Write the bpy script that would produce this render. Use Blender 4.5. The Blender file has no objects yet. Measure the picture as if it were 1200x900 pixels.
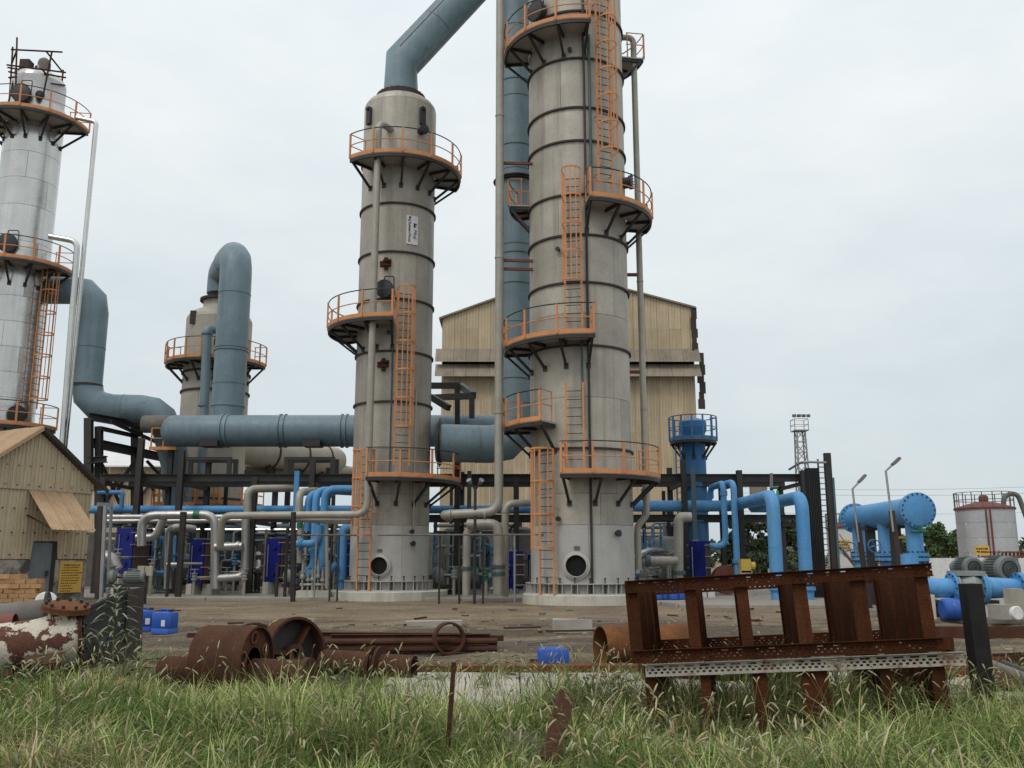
import bpy, math, random
import numpy as np
from mathutils import Vector as V, Matrix
rnd = random.Random(11)
nrg = np.random.default_rng(5)
sc = bpy.context.scene
C = sc.collection
R = math.radians
pi = math.pi
Z = V((0, 0, 1))

# ------------------------------------------------------------------ camera
F = 1060.0
EYE = 1.6
TH = math.atan(205 / F)
sT, cT = math.sin(TH), math.cos(TH)
cam = bpy.data.objects.new('camera', bpy.data.cameras.new('camera'))
C.objects.link(cam)
cam.location = (0, 0, EYE)
cam.rotation_euler = (pi / 2 + TH, 0, 0)
cam.data.sensor_width = 36
cam.data.lens = 36 * F / 1200
cam.data.clip_start = 0.1
cam.data.clip_end = 3000
sc.camera = cam

# ------------------------------------------------------------------ light and sky (overcast)
SUN_EL, SUN_AZ = 52, -145      # degrees; azimuth from +Y clockwise
w = bpy.data.worlds.new('World')
sc.world = w
w.use_nodes = True
nt = w.node_tree
nt.nodes.clear()
out = nt.nodes.new('ShaderNodeOutputWorld')
sky = nt.nodes.new('ShaderNodeTexSky')
sky.sky_type = 'NISHITA'
sky.sun_disc = False
sky.sun_elevation = R(SUN_EL)
sky.sun_rotation = R(SUN_AZ)
sky.dust_density = 3
bg1 = nt.nodes.new('ShaderNodeBackground')
bg1.inputs[1].default_value = 0.1
nt.links.new(sky.outputs[0], bg1.inputs[0])
tc = nt.nodes.new('ShaderNodeTexCoord')
sx = nt.nodes.new('ShaderNodeSeparateXYZ')
nt.links.new(tc.outputs['Generated'], sx.inputs[0])
ramp = nt.nodes.new('ShaderNodeValToRGB')
ramp.color_ramp.elements[0].position = 0.0
ramp.color_ramp.elements[0].color = (0.65, 0.725, 0.755, 1)
ramp.color_ramp.elements[1].position = 1.0
ramp.color_ramp.elements[1].color = (1.30, 1.32, 1.35, 1)
e = ramp.color_ramp.elements.new(0.5)
e.color = (0.95, 0.99, 1.0, 1)
nt.links.new(sx.outputs[2], ramp.inputs[0])
mp = nt.nodes.new('ShaderNodeMapping')
mp.inputs['Scale'].default_value = (1.3, 1.3, 3.2)
nt.links.new(tc.outputs['Generated'], mp.inputs[0])
nz = nt.nodes.new('ShaderNodeTexNoise')
nz.inputs['Scale'].default_value = 1.9
nz.inputs['Detail'].default_value = 6
nz.inputs['Roughness'].default_value = 0.55
nt.links.new(mp.outputs[0], nz.inputs[0])
cr = nt.nodes.new('ShaderNodeValToRGB')
cr.color_ramp.elements[0].position = 0.3
cr.color_ramp.elements[0].color = (0.83, 0.88, 0.915, 1)
cr.color_ramp.elements[1].position = 0.72
cr.color_ramp.elements[1].color = (1.08, 1.06, 1.04, 1)
nt.links.new(nz.outputs[0], cr.inputs[0])
mx = nt.nodes.new('ShaderNodeMix')
mx.data_type = 'RGBA'
mx.blend_type = 'MULTIPLY'
mx.inputs[0].default_value = 1
nt.links.new(ramp.outputs[0], mx.inputs[6])
nt.links.new(cr.outputs[0], mx.inputs[7])
bg2 = nt.nodes.new('ShaderNodeBackground')
bg2.inputs[1].default_value = 1.0
nt.links.new(mx.outputs[2], bg2.inputs[0])
ms = nt.nodes.new('ShaderNodeMixShader')
ms.inputs[0].default_value = 0.93
nt.links.new(bg1.outputs[0], ms.inputs[1])
nt.links.new(bg2.outputs[0], ms.inputs[2])
nt.links.new(ms.outputs[0], out.inputs[0])
sl = bpy.data.lights.new('sun', 'SUN')
sl.energy = 1.1
sl.angle = R(18)
sl.color = (1, 0.96, 0.9)
sun = bpy.data.objects.new('sun', sl)
C.objects.link(sun)
sd = V((math.sin(R(SUN_AZ)) * math.cos(R(SUN_EL)), math.cos(R(SUN_AZ)) * math.cos(R(SUN_EL)), math.sin(R(SUN_EL))))
sun.rotation_euler = sd.to_track_quat('Z', 'Y').to_euler()
sun.location = (0, 0, 60)
vs = sc.view_settings
vs.view_transform = 'Standard'
vs.look = 'None'
vs.gamma = 1
vs.exposure = 0.0
try:
    sc.cycles.use_denoising = True
    sc.cycles.max_bounces = 6
except Exception:
    pass


# ------------------------------------------------------------------ sight lines of the survey: a pixel and a distance give a place
def ray(px, py):
    u, v = (px - 600) / F, (450 - py) / F
    return V((u, cT - v * sT, sT + v * cT))


def P(px, py, Y):
    d = ray(px, py)
    return V((0, 0, EYE)) + d * (Y / d.y)


def G(px, py, z=0.0):
    d = ray(px, py)
    return V((0, 0, EYE)) + d * ((z - EYE) / d.z)


def onplane(px, py, o, n):
    d = ray(px, py)
    e = V((0, 0, EYE))
    return e + d * ((V(o) - e).dot(n) / d.dot(n))


def pp(*a):
    return [P(*q) for q in a]


# ------------------------------------------------------------------ materials
def M(name, c1, c2=None, rough=0.6, metal=0.0, ns=2.0, streak=0.0, scol=(0.05, 0.045, 0.04), sscale=(5, 5, 0.25),
      rust=0.0, rcol=(0.11, 0.04, 0.018), rs=2.2, bump=0.15, bs=30.0, rand=0.0, spec=0.4, grain=0.12, lo=0.3, hi=0.7, rw=None):
    m = bpy.data.materials.new(name)
    m.use_nodes = True
    t = m.node_tree
    N, L = t.nodes, t.links
    b = N['Principled BSDF']
    geo = N.new('ShaderNodeNewGeometry')
    pos = geo.outputs['Position']

    def noise(scale, detail=6, rough_=0.6, vec=pos):
        n = N.new('ShaderNodeTexNoise')
        n.inputs['Scale'].default_value = scale
        n.inputs['Detail'].default_value = detail
        n.inputs['Roughness'].default_value = rough_
        L.new(vec, n.inputs['Vector'])
        return n.outputs[0]

    def rng(v, a, b_, c=0.0, d=1.0):
        n = N.new('ShaderNodeMapRange')
        n.inputs[1].default_value = a
        n.inputs[2].default_value = b_
        n.inputs[3].default_value = c
        n.inputs[4].default_value = d
        L.new(v, n.inputs[0])
        return n.outputs[0]

    def mix(fac, a, b_, mode='MIX'):
        n = N.new('ShaderNodeMix')
        n.data_type = 'RGBA'
        n.blend_type = mode
        for s, val in ((0, fac), (6, a), (7, b_)):
            if isinstance(val, (int, float)):
                n.inputs[s].default_value = val
            elif isinstance(val, tuple):
                n.inputs[s].default_value = (*val[:3], 1)
            else:
                L.new(val, n.inputs[s])
        return n.outputs[2]
    c2 = c2 or tuple(x * 0.8 for x in c1)
    col = mix(rng(noise(ns), lo, hi), c1, c2)
    if grain:
        g = rng(noise(ns * 14, 4), 0.25, 0.75, 1 - grain, 1 + grain)
        gm = N.new('ShaderNodeCombineColor')
        for k in range(3):
            L.new(g, gm.inputs[k])
        col = mix(1.0, col, gm.outputs[0], 'MULTIPLY')
    if rand:
        oi = N.new('ShaderNodeObjectInfo')
        g = rng(oi.outputs['Random'], 0, 1, 1 - rand, 1 + rand)
        gm = N.new('ShaderNodeCombineColor')
        for k in range(3):
            L.new(g, gm.inputs[k])
        col = mix(1.0, col, gm.outputs[0], 'MULTIPLY')
    rgh = rng(noise(ns * 3), 0.2, 0.8, max(0.05, rough - 0.12), min(1, rough + 0.12))
    if streak:
        mpn = N.new('ShaderNodeMapping')
        mpn.inputs['Scale'].default_value = sscale
        L.new(pos, mpn.inputs[0])
        s = rng(noise(1.0, 5, 0.6, mpn.outputs[0]), 0.5, 0.75, 0, streak)
        col = mix(s, col, scol)
    if rust:
        rn = rng(noise(rs, 9, 0.68), 0.72 - rust * 0.4, (0.72 - rust * 0.4 + rw) if rw else (0.78 - rust * 0.36))
        col = mix(rn, col, mix(rng(noise(rs * 6), 0.3, 0.7), rcol, tuple(x * 1.9 for x in rcol)))
        rr = N.new('ShaderNodeMix')
        L.new(rn, rr.inputs[0])
        L.new(rgh, rr.inputs[2])
        rr.inputs[3].default_value = 0.9
        rgh = rr.outputs[0]
        if metal:
            mm = N.new('ShaderNodeMix')
            L.new(rn, mm.inputs[0])
            mm.inputs[2].default_value = metal
            mm.inputs[3].default_value = 0
            L.new(mm.outputs[0], b.inputs['Metallic'])
    elif metal:
        b.inputs['Metallic'].default_value = metal
    L.new(col, b.inputs['Base Color'])
    L.new(rgh, b.inputs['Roughness'])
    b.inputs['Specular IOR Level'].default_value = spec
    if bump:
        bn = N.new('ShaderNodeBump')
        bn.inputs['Strength'].default_value = bump
        bn.inputs['Distance'].default_value = 0.02
        L.new(noise(bs, 5), bn.inputs['Height'])
        L.new(bn.outputs[0], b.inputs['Normal'])
    return m


m_tower = M('dull_stainless', (0.43, 0.392, 0.33), (0.315, 0.285, 0.24), rough=0.5, metal=0.25, ns=0.8, streak=0.7, scol=(0.17, 0.15, 0.12), rand=0.11, bump=0.06, sscale=(2.4, 2.4, 0.16), grain=0.10, rust=0.07, rs=1.3, rcol=(0.15, 0.125, 0.10))
m_tower2 = M('pale_stainless', (0.42, 0.385, 0.32), (0.34, 0.31, 0.255), rough=0.55, metal=0.05, ns=1.0, streak=0.35, scol=(0.2, 0.18, 0.14), rand=0.08, bump=0.06)
m_skirt = M('grey_primer', (0.44, 0.43, 0.405), (0.37, 0.36, 0.335), rough=0.75, ns=1.3, streak=0.25, scol=(0.25, 0.23, 0.2), bump=0.08, rand=0.05)
m_joint = M('tower_joint', (0.10, 0.09, 0.08), rough=0.8)
m_blue = M('grey_blue_paint', (0.175, 0.242, 0.275), (0.125, 0.182, 0.21), rough=0.5, ns=0.9, streak=0.5, scol=(0.09, 0.118, 0.132), rust=0.13, rs=1.8, bump=0.05, rand=0.06)
m_orange = M('orange_paint', (0.64, 0.275, 0.10), (0.50, 0.20, 0.08), rough=0.65, ns=1.6, rust=0.22, rs=4, bump=0.05, streak=0.3, scol=(0.3, 0.14, 0.07))
m_black = M('black_steel', (0.022, 0.021, 0.021), (0.035, 0.031, 0.028), rough=0.55, ns=2, rust=0.10, rs=4, rcol=(0.05, 0.026, 0.016), bump=0.1)
m_under = M('grey_plate', (0.42, 0.40, 0.37), (0.30, 0.285, 0.265), rough=0.7, ns=2)
m_silver = M('aluminium_cladding', (0.60, 0.59, 0.565), (0.50, 0.49, 0.47), rough=0.27, metal=0.95, ns=0.8, streak=0.6, scol=(0.30, 0.28, 0.25), bump=0.10, bs=3, rand=0.08, grain=0.05, sscale=(2, 2, 0.1))
m_silver2 = M('silver_lagging', (0.43, 0.425, 0.405), (0.34, 0.335, 0.32), rough=0.42, metal=0.75, ns=1.5, streak=0.4, scol=(0.18, 0.17, 0.15), bump=0.12, bs=8, rand=0.08, grain=0.06, rust=0.04)
m_ss = M('stainless_pipe', (0.37, 0.345, 0.295), (0.29, 0.268, 0.228), rough=0.5, metal=0.2, ns=2, streak=0.35, scol=(0.16, 0.14, 0.11), bump=0.05, rand=0.06)
m_bright = M('bright_blue_paint', (0.07, 0.255, 0.52), (0.115, 0.295, 0.52), rough=0.55, ns=0.8, streak=0.45, scol=(0.06, 0.15, 0.27), bump=0.05, rust=0.09, rs=4, rand=0.08, spec=0.3)
m_deep = M('deep_blue_paint', (0.055, 0.185, 0.39), (0.042, 0.15, 0.32), rough=0.5, ns=1.3, streak=0.4, scol=(0.03, 0.08, 0.17), bump=0.05, rust=0.05)
m_hx = M('navy_enamel', (0.006, 0.012, 0.165), (0.005, 0.010, 0.12), rough=0.55, ns=2, streak=0.3, scol=(0.02, 0.022, 0.06), bump=0.04, rust=0.03, rs=6, rand=0.12, spec=0.22)
m_pack = M('plate_pack', (0.12, 0.09, 0.075), (0.07, 0.06, 0.055), rough=0.6, ns=6)
m_teal = M('teal_grey_paint', (0.075, 0.12, 0.14), (0.05, 0.085, 0.10), rough=0.5, ns=1.5, streak=0.3, rust=0.08)
m_green = M('green_paint', (0.09, 0.33, 0.13), rough=0.5, ns=3)
m_dkgreen = M('green_band', (0.02, 0.13, 0.075), rough=0.5, ns=3)
m_rust = M('rust', (0.085, 0.038, 0.022), (0.055, 0.027, 0.018), rough=0.92, ns=2.5, rust=0.25, rs=6, rcol=(0.10, 0.042, 0.02), bump=0.4, bs=40, grain=0.25, rand=0.15, spec=0.15)
m_rust2 = M('rust_orange', (0.20, 0.085, 0.032), (0.10, 0.042, 0.02), rough=0.92, ns=2, rust=0.2, rs=4, rcol=(0.06, 0.03, 0.02), bump=0.4, bs=40, grain=0.25, rand=0.08, spec=0.15)
m_rustrack = M('rack_rust', (0.088, 0.030, 0.013), (0.050, 0.019, 0.010), rough=0.95, ns=3, rust=0.2, rs=5, rcol=(0.075, 0.030, 0.014), bump=0.5, bs=60, grain=0.3, rand=0.2, spec=0.08, streak=0.4, scol=(0.022, 0.012, 0.009), sscale=(14, 14, 0.8))
m_galv = M('galvanised_rail', (0.40, 0.375, 0.33), (0.30, 0.28, 0.24), rough=0.7, metal=0.1, ns=4, rust=0.42, rs=3.5, rcol=(0.09, 0.035, 0.017), bump=0.2, streak=0.4, scol=(0.14, 0.09, 0.06), sscale=(10, 10, 1))
m_peel = M('peeling_white', (0.58, 0.53, 0.44), (0.46, 0.41, 0.33), rough=0.8, ns=4, rust=0.60, rw=0.012, rs=3.2, rcol=(0.07, 0.03, 0.018), bump=0.5, bs=18, grain=0.2)
m_dusty = M('dusty_grey', (0.17, 0.155, 0.14), (0.11, 0.10, 0.09), rough=0.85, ns=3, rust=0.1, bump=0.2)
m_darkplate = M('dark_plate', (0.045, 0.042, 0.04), (0.028, 0.026, 0.025), rough=0.7, ns=2, streak=0.4, scol=(0.09, 0.06, 0.04), sscale=(8, 8, 0.6), rust=0.12, rs=3, bump=0.2)
m_post = M('black_post', (0.016, 0.015, 0.016), (0.028, 0.026, 0.026), rough=0.85, ns=5, bump=0.3, rust=0.06, rs=6, spec=0.2)
m_beige = M('beige_sheet', (0.52, 0.415, 0.275), (0.42, 0.335, 0.22), rough=0.65, ns=0.8, streak=0.55, scol=(0.24, 0.175, 0.11), sscale=(3, 3, 0.12), rand=0.10, bump=0.05, rust=0.04, rs=1.5)
m_beige2 = M('cream_sheet', (0.53, 0.44, 0.305), (0.44, 0.365, 0.25), rough=0.65, ns=1.4, streak=0.5, scol=(0.22, 0.16, 0.10), sscale=(6, 6, 0.5), rand=0.08, bump=0.05, rust=0.08, rs=3)
m_tan = M('tan_roof', (0.47, 0.325, 0.195), (0.37, 0.25, 0.145), rough=0.7, ns=1.5, streak=0.35, scol=(0.2, 0.13, 0.08), rand=0.08, bump=0.05, rust=0.08, rs=2.5)
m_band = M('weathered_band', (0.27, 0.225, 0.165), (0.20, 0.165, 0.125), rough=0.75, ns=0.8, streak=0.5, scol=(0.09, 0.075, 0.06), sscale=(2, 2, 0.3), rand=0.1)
m_brown = M('dark_brown_trim', (0.055, 0.04, 0.032), (0.035, 0.026, 0.022), rough=0.8, ns=2, rust=0.15)
m_door = M('grey_blue_door', (0.19, 0.22, 0.235), (0.14, 0.165, 0.18), rough=0.6, ns=3, streak=0.4, scol=(0.08, 0.09, 0.09), rust=0.06, rs=5)
m_conc = M('concrete', (0.40, 0.37, 0.32), (0.30, 0.275, 0.235), rough=0.9, ns=1.6, streak=0.25, scol=(0.2, 0.17, 0.13), sscale=(5, 5, 1), bump=0.3, bs=25, spec=0.2)
m_concpale = M('whitewashed_concrete', (0.56, 0.53, 0.46), (0.44, 0.41, 0.35), rough=0.9, ns=2, streak=0.55, scol=(0.26, 0.2, 0.13), sscale=(5, 5, 0.5), bump=0.25, spec=0.2)
m_stained = M('stained_wall', (0.36, 0.33, 0.285), (0.085, 0.075, 0.068), rough=0.9, ns=1.5, lo=0.44, hi=0.58, streak=0.35, scol=(0.05, 0.045, 0.04), sscale=(4, 4, 0.7), bump=0.2)
m_white = M('white_paint', (0.66, 0.66, 0.65), (0.58, 0.58, 0.57), rough=0.6, ns=1, streak=0.2, scol=(0.4, 0.38, 0.35))
m_tankgrey = M('tank_sheet', (0.50, 0.51, 0.52), (0.43, 0.44, 0.45), rough=0.5, metal=0.3, ns=0.5, streak=0.25, scol=(0.3, 0.3, 0.3), rand=0.07)
m_redrust = M('red_brown_paint', (0.17, 0.055, 0.04), (0.12, 0.042, 0.03), rough=0.75, ns=2)
m_yellow = M('yellow_sign', (0.66, 0.40, 0.06), (0.58, 0.36, 0.09), rough=0.6, ns=3, bump=0)
m_yel2 = M('yellow_plastic', (0.62, 0.43, 0.08), rough=0.5, ns=5)
m_ink = M('dark_print', (0.035, 0.025, 0.02), rough=0.8, bump=0)
m_inkred = M('brown_print', (0.22, 0.06, 0.03), rough=0.8, bump=0)
m_pump = M('pump_grey', (0.27, 0.29, 0.275), (0.21, 0.23, 0.22), rough=0.55, ns=3, streak=0.3, scol=(0.13, 0.13, 0.12), rust=0.05, rs=6)
m_motor = M('motor_green_grey', (0.17, 0.188, 0.172), (0.12, 0.135, 0.125), rough=0.6, ns=3, rust=0.08, rs=6, streak=0.3)
m_plastic = M('blue_plastic', (0.022, 0.10, 0.42), (0.018, 0.075, 0.33), rough=0.38, ns=5, streak=0.2, scol=(0.1, 0.1, 0.12), bump=0.04, rand=0.1)
m_lid = M('dark_cap', (0.03, 0.03, 0.035), rough=0.5)
m_brick = M('tan_brick', (0.46, 0.275, 0.14), (0.36, 0.205, 0.10), rough=0.9, ns=4, bump=0.3, bs=50, rand=0.22, grain=0.2, spec=0.15)
m_cream = M('cream_box', (0.55, 0.50, 0.38), rough=0.5, ns=3)
m_dark = M('painted_dark', (0.006, 0.006, 0.006), rough=0.95, bump=0)  # near-black: paints the shade in openings and gaps, also colours the eyes
m_dirt = None
m_lamp = M('lamp_grey', (0.30, 0.30, 0.30), rough=0.5, metal=0.4)
m_cable = M('cable_black', (0.02, 0.02, 0.02), rough=0.6)
m_skin = M('skin', (0.17, 0.085, 0.05), rough=0.6, ns=8, bump=0)
m_shirt = M('shirt_cloth', (0.55, 0.54, 0.56), (0.48, 0.47, 0.5), rough=0.9, ns=8, bump=0.2)
m_trouser = M('trouser_cloth', (0.03, 0.028, 0.03), rough=0.9, ns=8, bump=0.2)
m_helmet = M('helmet_white', (0.74, 0.74, 0.70), rough=0.4, ns=3)
m_leafgrey = M('thistle_leaf', (0.19, 0.225, 0.145), (0.14, 0.17, 0.11), rough=0.75, ns=9, rand=0.2, bump=0.1)
m_stem = M('plant_stem', (0.13, 0.13, 0.075), rough=0.8, ns=9)
m_bark = M('bark', (0.14, 0.115, 0.09), rough=0.95, ns=4, bump=0.5)
m_leaf = M('tree_leaf', (0.045, 0.085, 0.025), (0.075, 0.115, 0.035), rough=0.7, ns=0.6, lo=0.35, hi=0.65, rand=0.12, bump=0, grain=0.25)
m_leafdk = M('tree_leaf_dark', (0.05, 0.075, 0.035), (0.075, 0.10, 0.05), rough=0.8, ns=0.5, bump=0, grain=0.25, rand=0.1)


# ------------------------------------------------------------------ mesh building
def basis(ax, up=None):
    ax = V(ax).normalized()
    up = V(up) if up else (V((0, 0, 1)) if abs(ax.z) < 0.95 else V((0, 1, 0)))
    x = up.cross(ax)
    if x.length < 1e-6:
        x = V((1, 0, 0)).cross(ax)
    x.normalize()
    y = ax.cross(x).normalized()
    return x, y, ax


class MB:
    def __init__(s):
        s.v, s.f = [], []

    def add(s, vs_, fs_):
        o = len(s.v)
        s.v += [V(p) for p in vs_]
        s.f += [[i + o for i in f] for f in fs_]
        return s

    def box(s, c, d, rz=0.0):
        c = V(c)
        a, b, h = d[0] / 2, d[1] / 2, d[2] / 2
        cr_, sr = math.cos(rz), math.sin(rz)
        q = []
        for z in (-h, h):
            for x, y in ((-a, -b), (a, -b), (a, b), (-a, b)):
                q.append(c + V((x * cr_ - y * sr, x * sr + y * cr_, z)))
        return s.add(q, [[3, 2, 1, 0], [4, 5, 6, 7], [0, 1, 5, 4], [1, 2, 6, 5], [2, 3, 7, 6], [3, 0, 4, 7]])

    def obox(s, o, x, y, z):       # corner + three edge vectors
        o, x, y, z = V(o), V(x), V(y), V(z)
        return s.add([o, o + x, o + x + y, o + y, o + z, o + x + z, o + x + y + z, o + y + z],
                     [[3, 2, 1, 0], [4, 5, 6, 7], [0, 1, 5, 4], [1, 2, 6, 5], [2, 3, 7, 6], [3, 0, 4, 7]])

    def bar(s, a, b, w_, h_, up=None):
        a, b = V(a), V(b)
        x, y, _ = basis(b - a, up)
        q = []
        for p in (a, b):
            for i, j in ((-1, -1), (1, -1), (1, 1), (-1, 1)):
                q.append(p + x * (i * w_ / 2) + y * (j * h_ / 2))
        return s.add(q, [[3, 2, 1, 0], [4, 5, 6, 7], [0, 1, 5, 4], [1, 2, 6, 5], [2, 3, 7, 6], [3, 0, 4, 7]])

    def prof(s, poly, a, b, up=None):
        a, b = V(a), V(b)
        x, y, _ = basis(b - a, up)
        n = len(poly)
        q = [a + x * p[0] + y * p[1] for p in poly] + [b + x * p[0] + y * p[1] for p in poly]
        fs_ = [[i, (i + 1) % n, n + (i + 1) % n, n + i] for i in range(n)]
        fs_ += [list(range(n))[::-1], list(range(n, 2 * n))]
        return s.add(q, fs_)

    def ibeam(s, a, b, w_, h_, t=0.03, up=None):
        W, Hh = w_ / 2, h_ / 2
        k = t / 2
        poly = [(-W, -Hh), (W, -Hh), (W, -Hh + t), (k, -Hh + t), (k, Hh - t), (W, Hh - t), (W, Hh), (-W, Hh), (-W, Hh - t), (-k, Hh - t), (-k, -Hh + t), (-W, -Hh + t)]
        return s.prof(poly, a, b, up)

    def tube(s, pts, r, n=12, caps=True):
        pts = [V(p) for p in pts]
        k = len(pts)
        rr = r if isinstance(r, (list, tuple)) else [r] * k
        T = []
        for i in range(k):
            d = pts[min(i + 1, k - 1)] - pts[max(i - 1, 0)]
            T.append(d.normalized() if d.length > 1e-9 else Z)
        x, y, _ = basis(T[0])
        q = []
        for i in range(k):
            if i:
                x = (x - T[i] * x.dot(T[i]))
                if x.length < 1e-6:
                    x = basis(T[i])[0]
                x.normalize()
            y = T[i].cross(x)
            sc_ = 1.0
            if 0 < i < k - 1:
                d1 = (pts[i] - pts[i - 1])
                d2 = (pts[i + 1] - pts[i])
                if d1.length > 1e-9 and d2.length > 1e-9:
                    cc = max(0.3, math.cos(d1.angle(d2) / 2))
                    nrm = (d2.normalized() - d1.normalized())
                    sc_ = 1 / cc
            for j in range(n):
                t = 2 * pi * j / n
                o = x * math.cos(t) + y * math.sin(t)
                if sc_ > 1.001 and nrm.length > 1e-6:
                    nn = nrm.normalized()
                    o = o + nn * (o.dot(nn) * (sc_ - 1))
                q.append(pts[i] + o * rr[i])
        fs_ = []
        for i in range(k - 1):
            for j in range(n):
                a, b = i * n + j, i * n + (j + 1) % n
                fs_.append([a, b, b + n, a + n])
        if caps:
            fs_ += [list(range(n))[::-1], list(range((k - 1) * n, k * n))]
        return s.add(q, fs_)

    def rev(s, prof, o, ax=(0, 0, 1), n=24, caps=True, closed=False):   # prof: (radius, along)
        x, y, a = basis(ax)
        o = V(o)
        k = len(prof)
        q = []
        for r, z in prof:
            for j in range(n):
                t = 2 * pi * j / n
                q.append(o + a * z + (x * math.cos(t) + y * math.sin(t)) * max(r, 1e-4))
        fs_ = []
        for i in range(k if closed else k - 1):
            i2 = (i + 1) % k
            for j in range(n):
                fs_.append([i * n + j, i * n + (j + 1) % n, i2 * n + (j + 1) % n, i2 * n + j])
        if caps and not closed:
            fs_ += [list(range(n))[::-1], list(range((k - 1) * n, k * n))]
        return s.add(q, fs_)

    def sector(s, c, r0, r1, a0, a1, z0, z1, n=24):
        q, fs_ = [], []
        for i in range(n + 1):
            a = a0 + (a1 - a0) * i / n
            ca, sa = math.cos(a), math.sin(a)
            for r, z in ((r0, z0), (r1, z0), (r1, z1), (r0, z1)):
                q.append((c[0] + ca * r, c[1] + sa * r, z))
        for i in range(n):
            o = 4 * i
            for j in range(4):
                fs_.append([o + j, o + (j + 1) % 4, o + 4 + (j + 1) % 4, o + 4 + j])
        fs_ += [[3, 2, 1, 0], [4 * n, 4 * n + 1, 4 * n + 2, 4 * n + 3]]
        return s.add(q, fs_)

    def plate(s, c, r, a0, a1, z0, z1, n=14, g=0.009):
        d = g / r
        A = [a0, a0 + d] + [a0 + (a1 - a0) * i / n for i in range(1, n)] + [a1 - d, a1]
        Zs = [z0, z0 + g, z1 - g, z1]
        q = []
        for j, z in enumerate(Zs):
            for i, a in enumerate(A):
                rr = r - (0.022 if j in (0, 3) or i in (0, len(A) - 1) else 0)
                q.append((c[0] + rr * math.cos(a), c[1] + rr * math.sin(a), z))
        k = len(A)
        return s.add(q, [[j * k + i, j * k + i + 1, (j + 1) * k + i + 1, (j + 1) * k + i] for j in range(3) for i in range(k - 1)])

    def corr(s, o, U, wd, Vh, ht, nrm, pitch=0.2, dep=0.03, top=None, bot=None):
        o, U, Vh, nrm = V(o), V(U), V(Vh), V(nrm)
        us = []
        k = max(1, round(wd / pitch))
        p = wd / k
        for i in range(k):
            us += [(i * p, 0), (i * p + 0.3 * p, 0), (i * p + 0.42 * p, 1), (i * p + 0.85 * p, 1)]
        us.append((wd, 0))
        q = []
        for u, h in us:
            t = top(u) if top else ht
            b_ = bot(u) if bot else 0
            q += [o + U * u + Vh * b_ + nrm * (h * dep), o + U * u + Vh * max(t, b_ + 0.002) + nrm * (h * dep)]
        return s.add(q, [[2 * i, 2 * i + 2, 2 * i + 3, 2 * i + 1] for i in range(len(us) - 1)])


def fil(pts, rad, seg=5):
    pts = [V(p) for p in pts]
    o = [pts[0]]
    for i in range(1, len(pts) - 1):
        a, b, c = pts[i - 1], pts[i], pts[i + 1]
        d1, d2 = (a - b), (c - b)
        l1, l2 = d1.length, d2.length
        d1.normalize()
        d2.normalize()
        ang = d1.angle(d2)
        if ang > pi - 0.02:
            o.append(b)
            continue
        t = min(rad / math.tan(ang / 2), l1 * 0.49, l2 * 0.49)
        p, q = b + d1 * t, b + d2 * t
        for k in range(seg + 1):
            u = k / seg
            # circular-like quadratic blend
            o.append(p * ((1 - u) ** 2) + b * (2 * u * (1 - u)) + q * (u * u))
    o.append(pts[-1])
    return o


WO = {}


def tag(o, label=None, cat=None, group=None, kind=None):
    if label:
        o['label'] = label
    if cat:
        o['category'] = cat
    if group:
        o['group'] = group
    if kind:
        o['kind'] = kind
    return o


def thing(name, label, cat, loc, group=None, kind=None):
    o = bpy.data.objects.new(name, None)
    C.objects.link(o)
    o.empty_display_size = 0.3
    o.location = loc
    WO[o.name] = V(loc)
    return tag(o, label, cat, group, kind)


def mesh(mb, name, m, center, ang=38):
    me = bpy.data.meshes.new(name)
    me.from_pydata([tuple(p - center) for p in mb.v], [], mb.f)
    if m:
        me.materials.append(m)
    me.polygons.foreach_set('use_smooth', [True] * len(me.polygons))
    me.set_sharp_from_angle(angle=R(ang))
    me.update()
    return me


def part(mb, name, m, par=None, label=None, ang=38, kind=None):
    n = len(mb.v)
    lo = V([min(p[i] for p in mb.v) for i in range(3)])
    hi = V([max(p[i] for p in mb.v) for i in range(3)])
    c = (lo + hi) / 2
    if par is None:
        c.z = lo.z
    ob = bpy.data.objects.new(name, mesh(mb, name, m, c, ang))
    C.objects.link(ob)
    WO[ob.name] = c
    if par is not None:
        ob.parent = par
        ob.location = c - WO[par.name]
    else:
        ob.location = c
    return tag(ob, label, None, None, kind)


def solo(mb, name, m, label, cat, group=None, kind=None, ang=38):
    return tag(part(mb, name, m, None, None, ang), label, cat, group, kind)


def inst(me, name, par, Mw):
    ob = bpy.data.objects.new(name, me)
    C.objects.link(ob)
    ob.parent = par
    ob.matrix_local = Matrix.Translation(-WO[par.name]) @ Mw
    WO[ob.name] = Mw.translation.copy()
    return ob


def frameM(o, x, y, z):
    m = Matrix.Identity(4)
    for i, a in enumerate((x, y, z)):
        m[0][i], m[1][i], m[2][i] = a
    m.translation = V(o)
    return m


def raw(mb, name, m):       # mesh in its own coordinates, for sharing
    return mesh(mb, name, m, V((0, 0, 0)))


me_bolt = raw(MB().rev([(0.03, -0.05), (0.03, 0.05)], (0, 0, 0), n=6), 'bolt', m_black)


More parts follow.
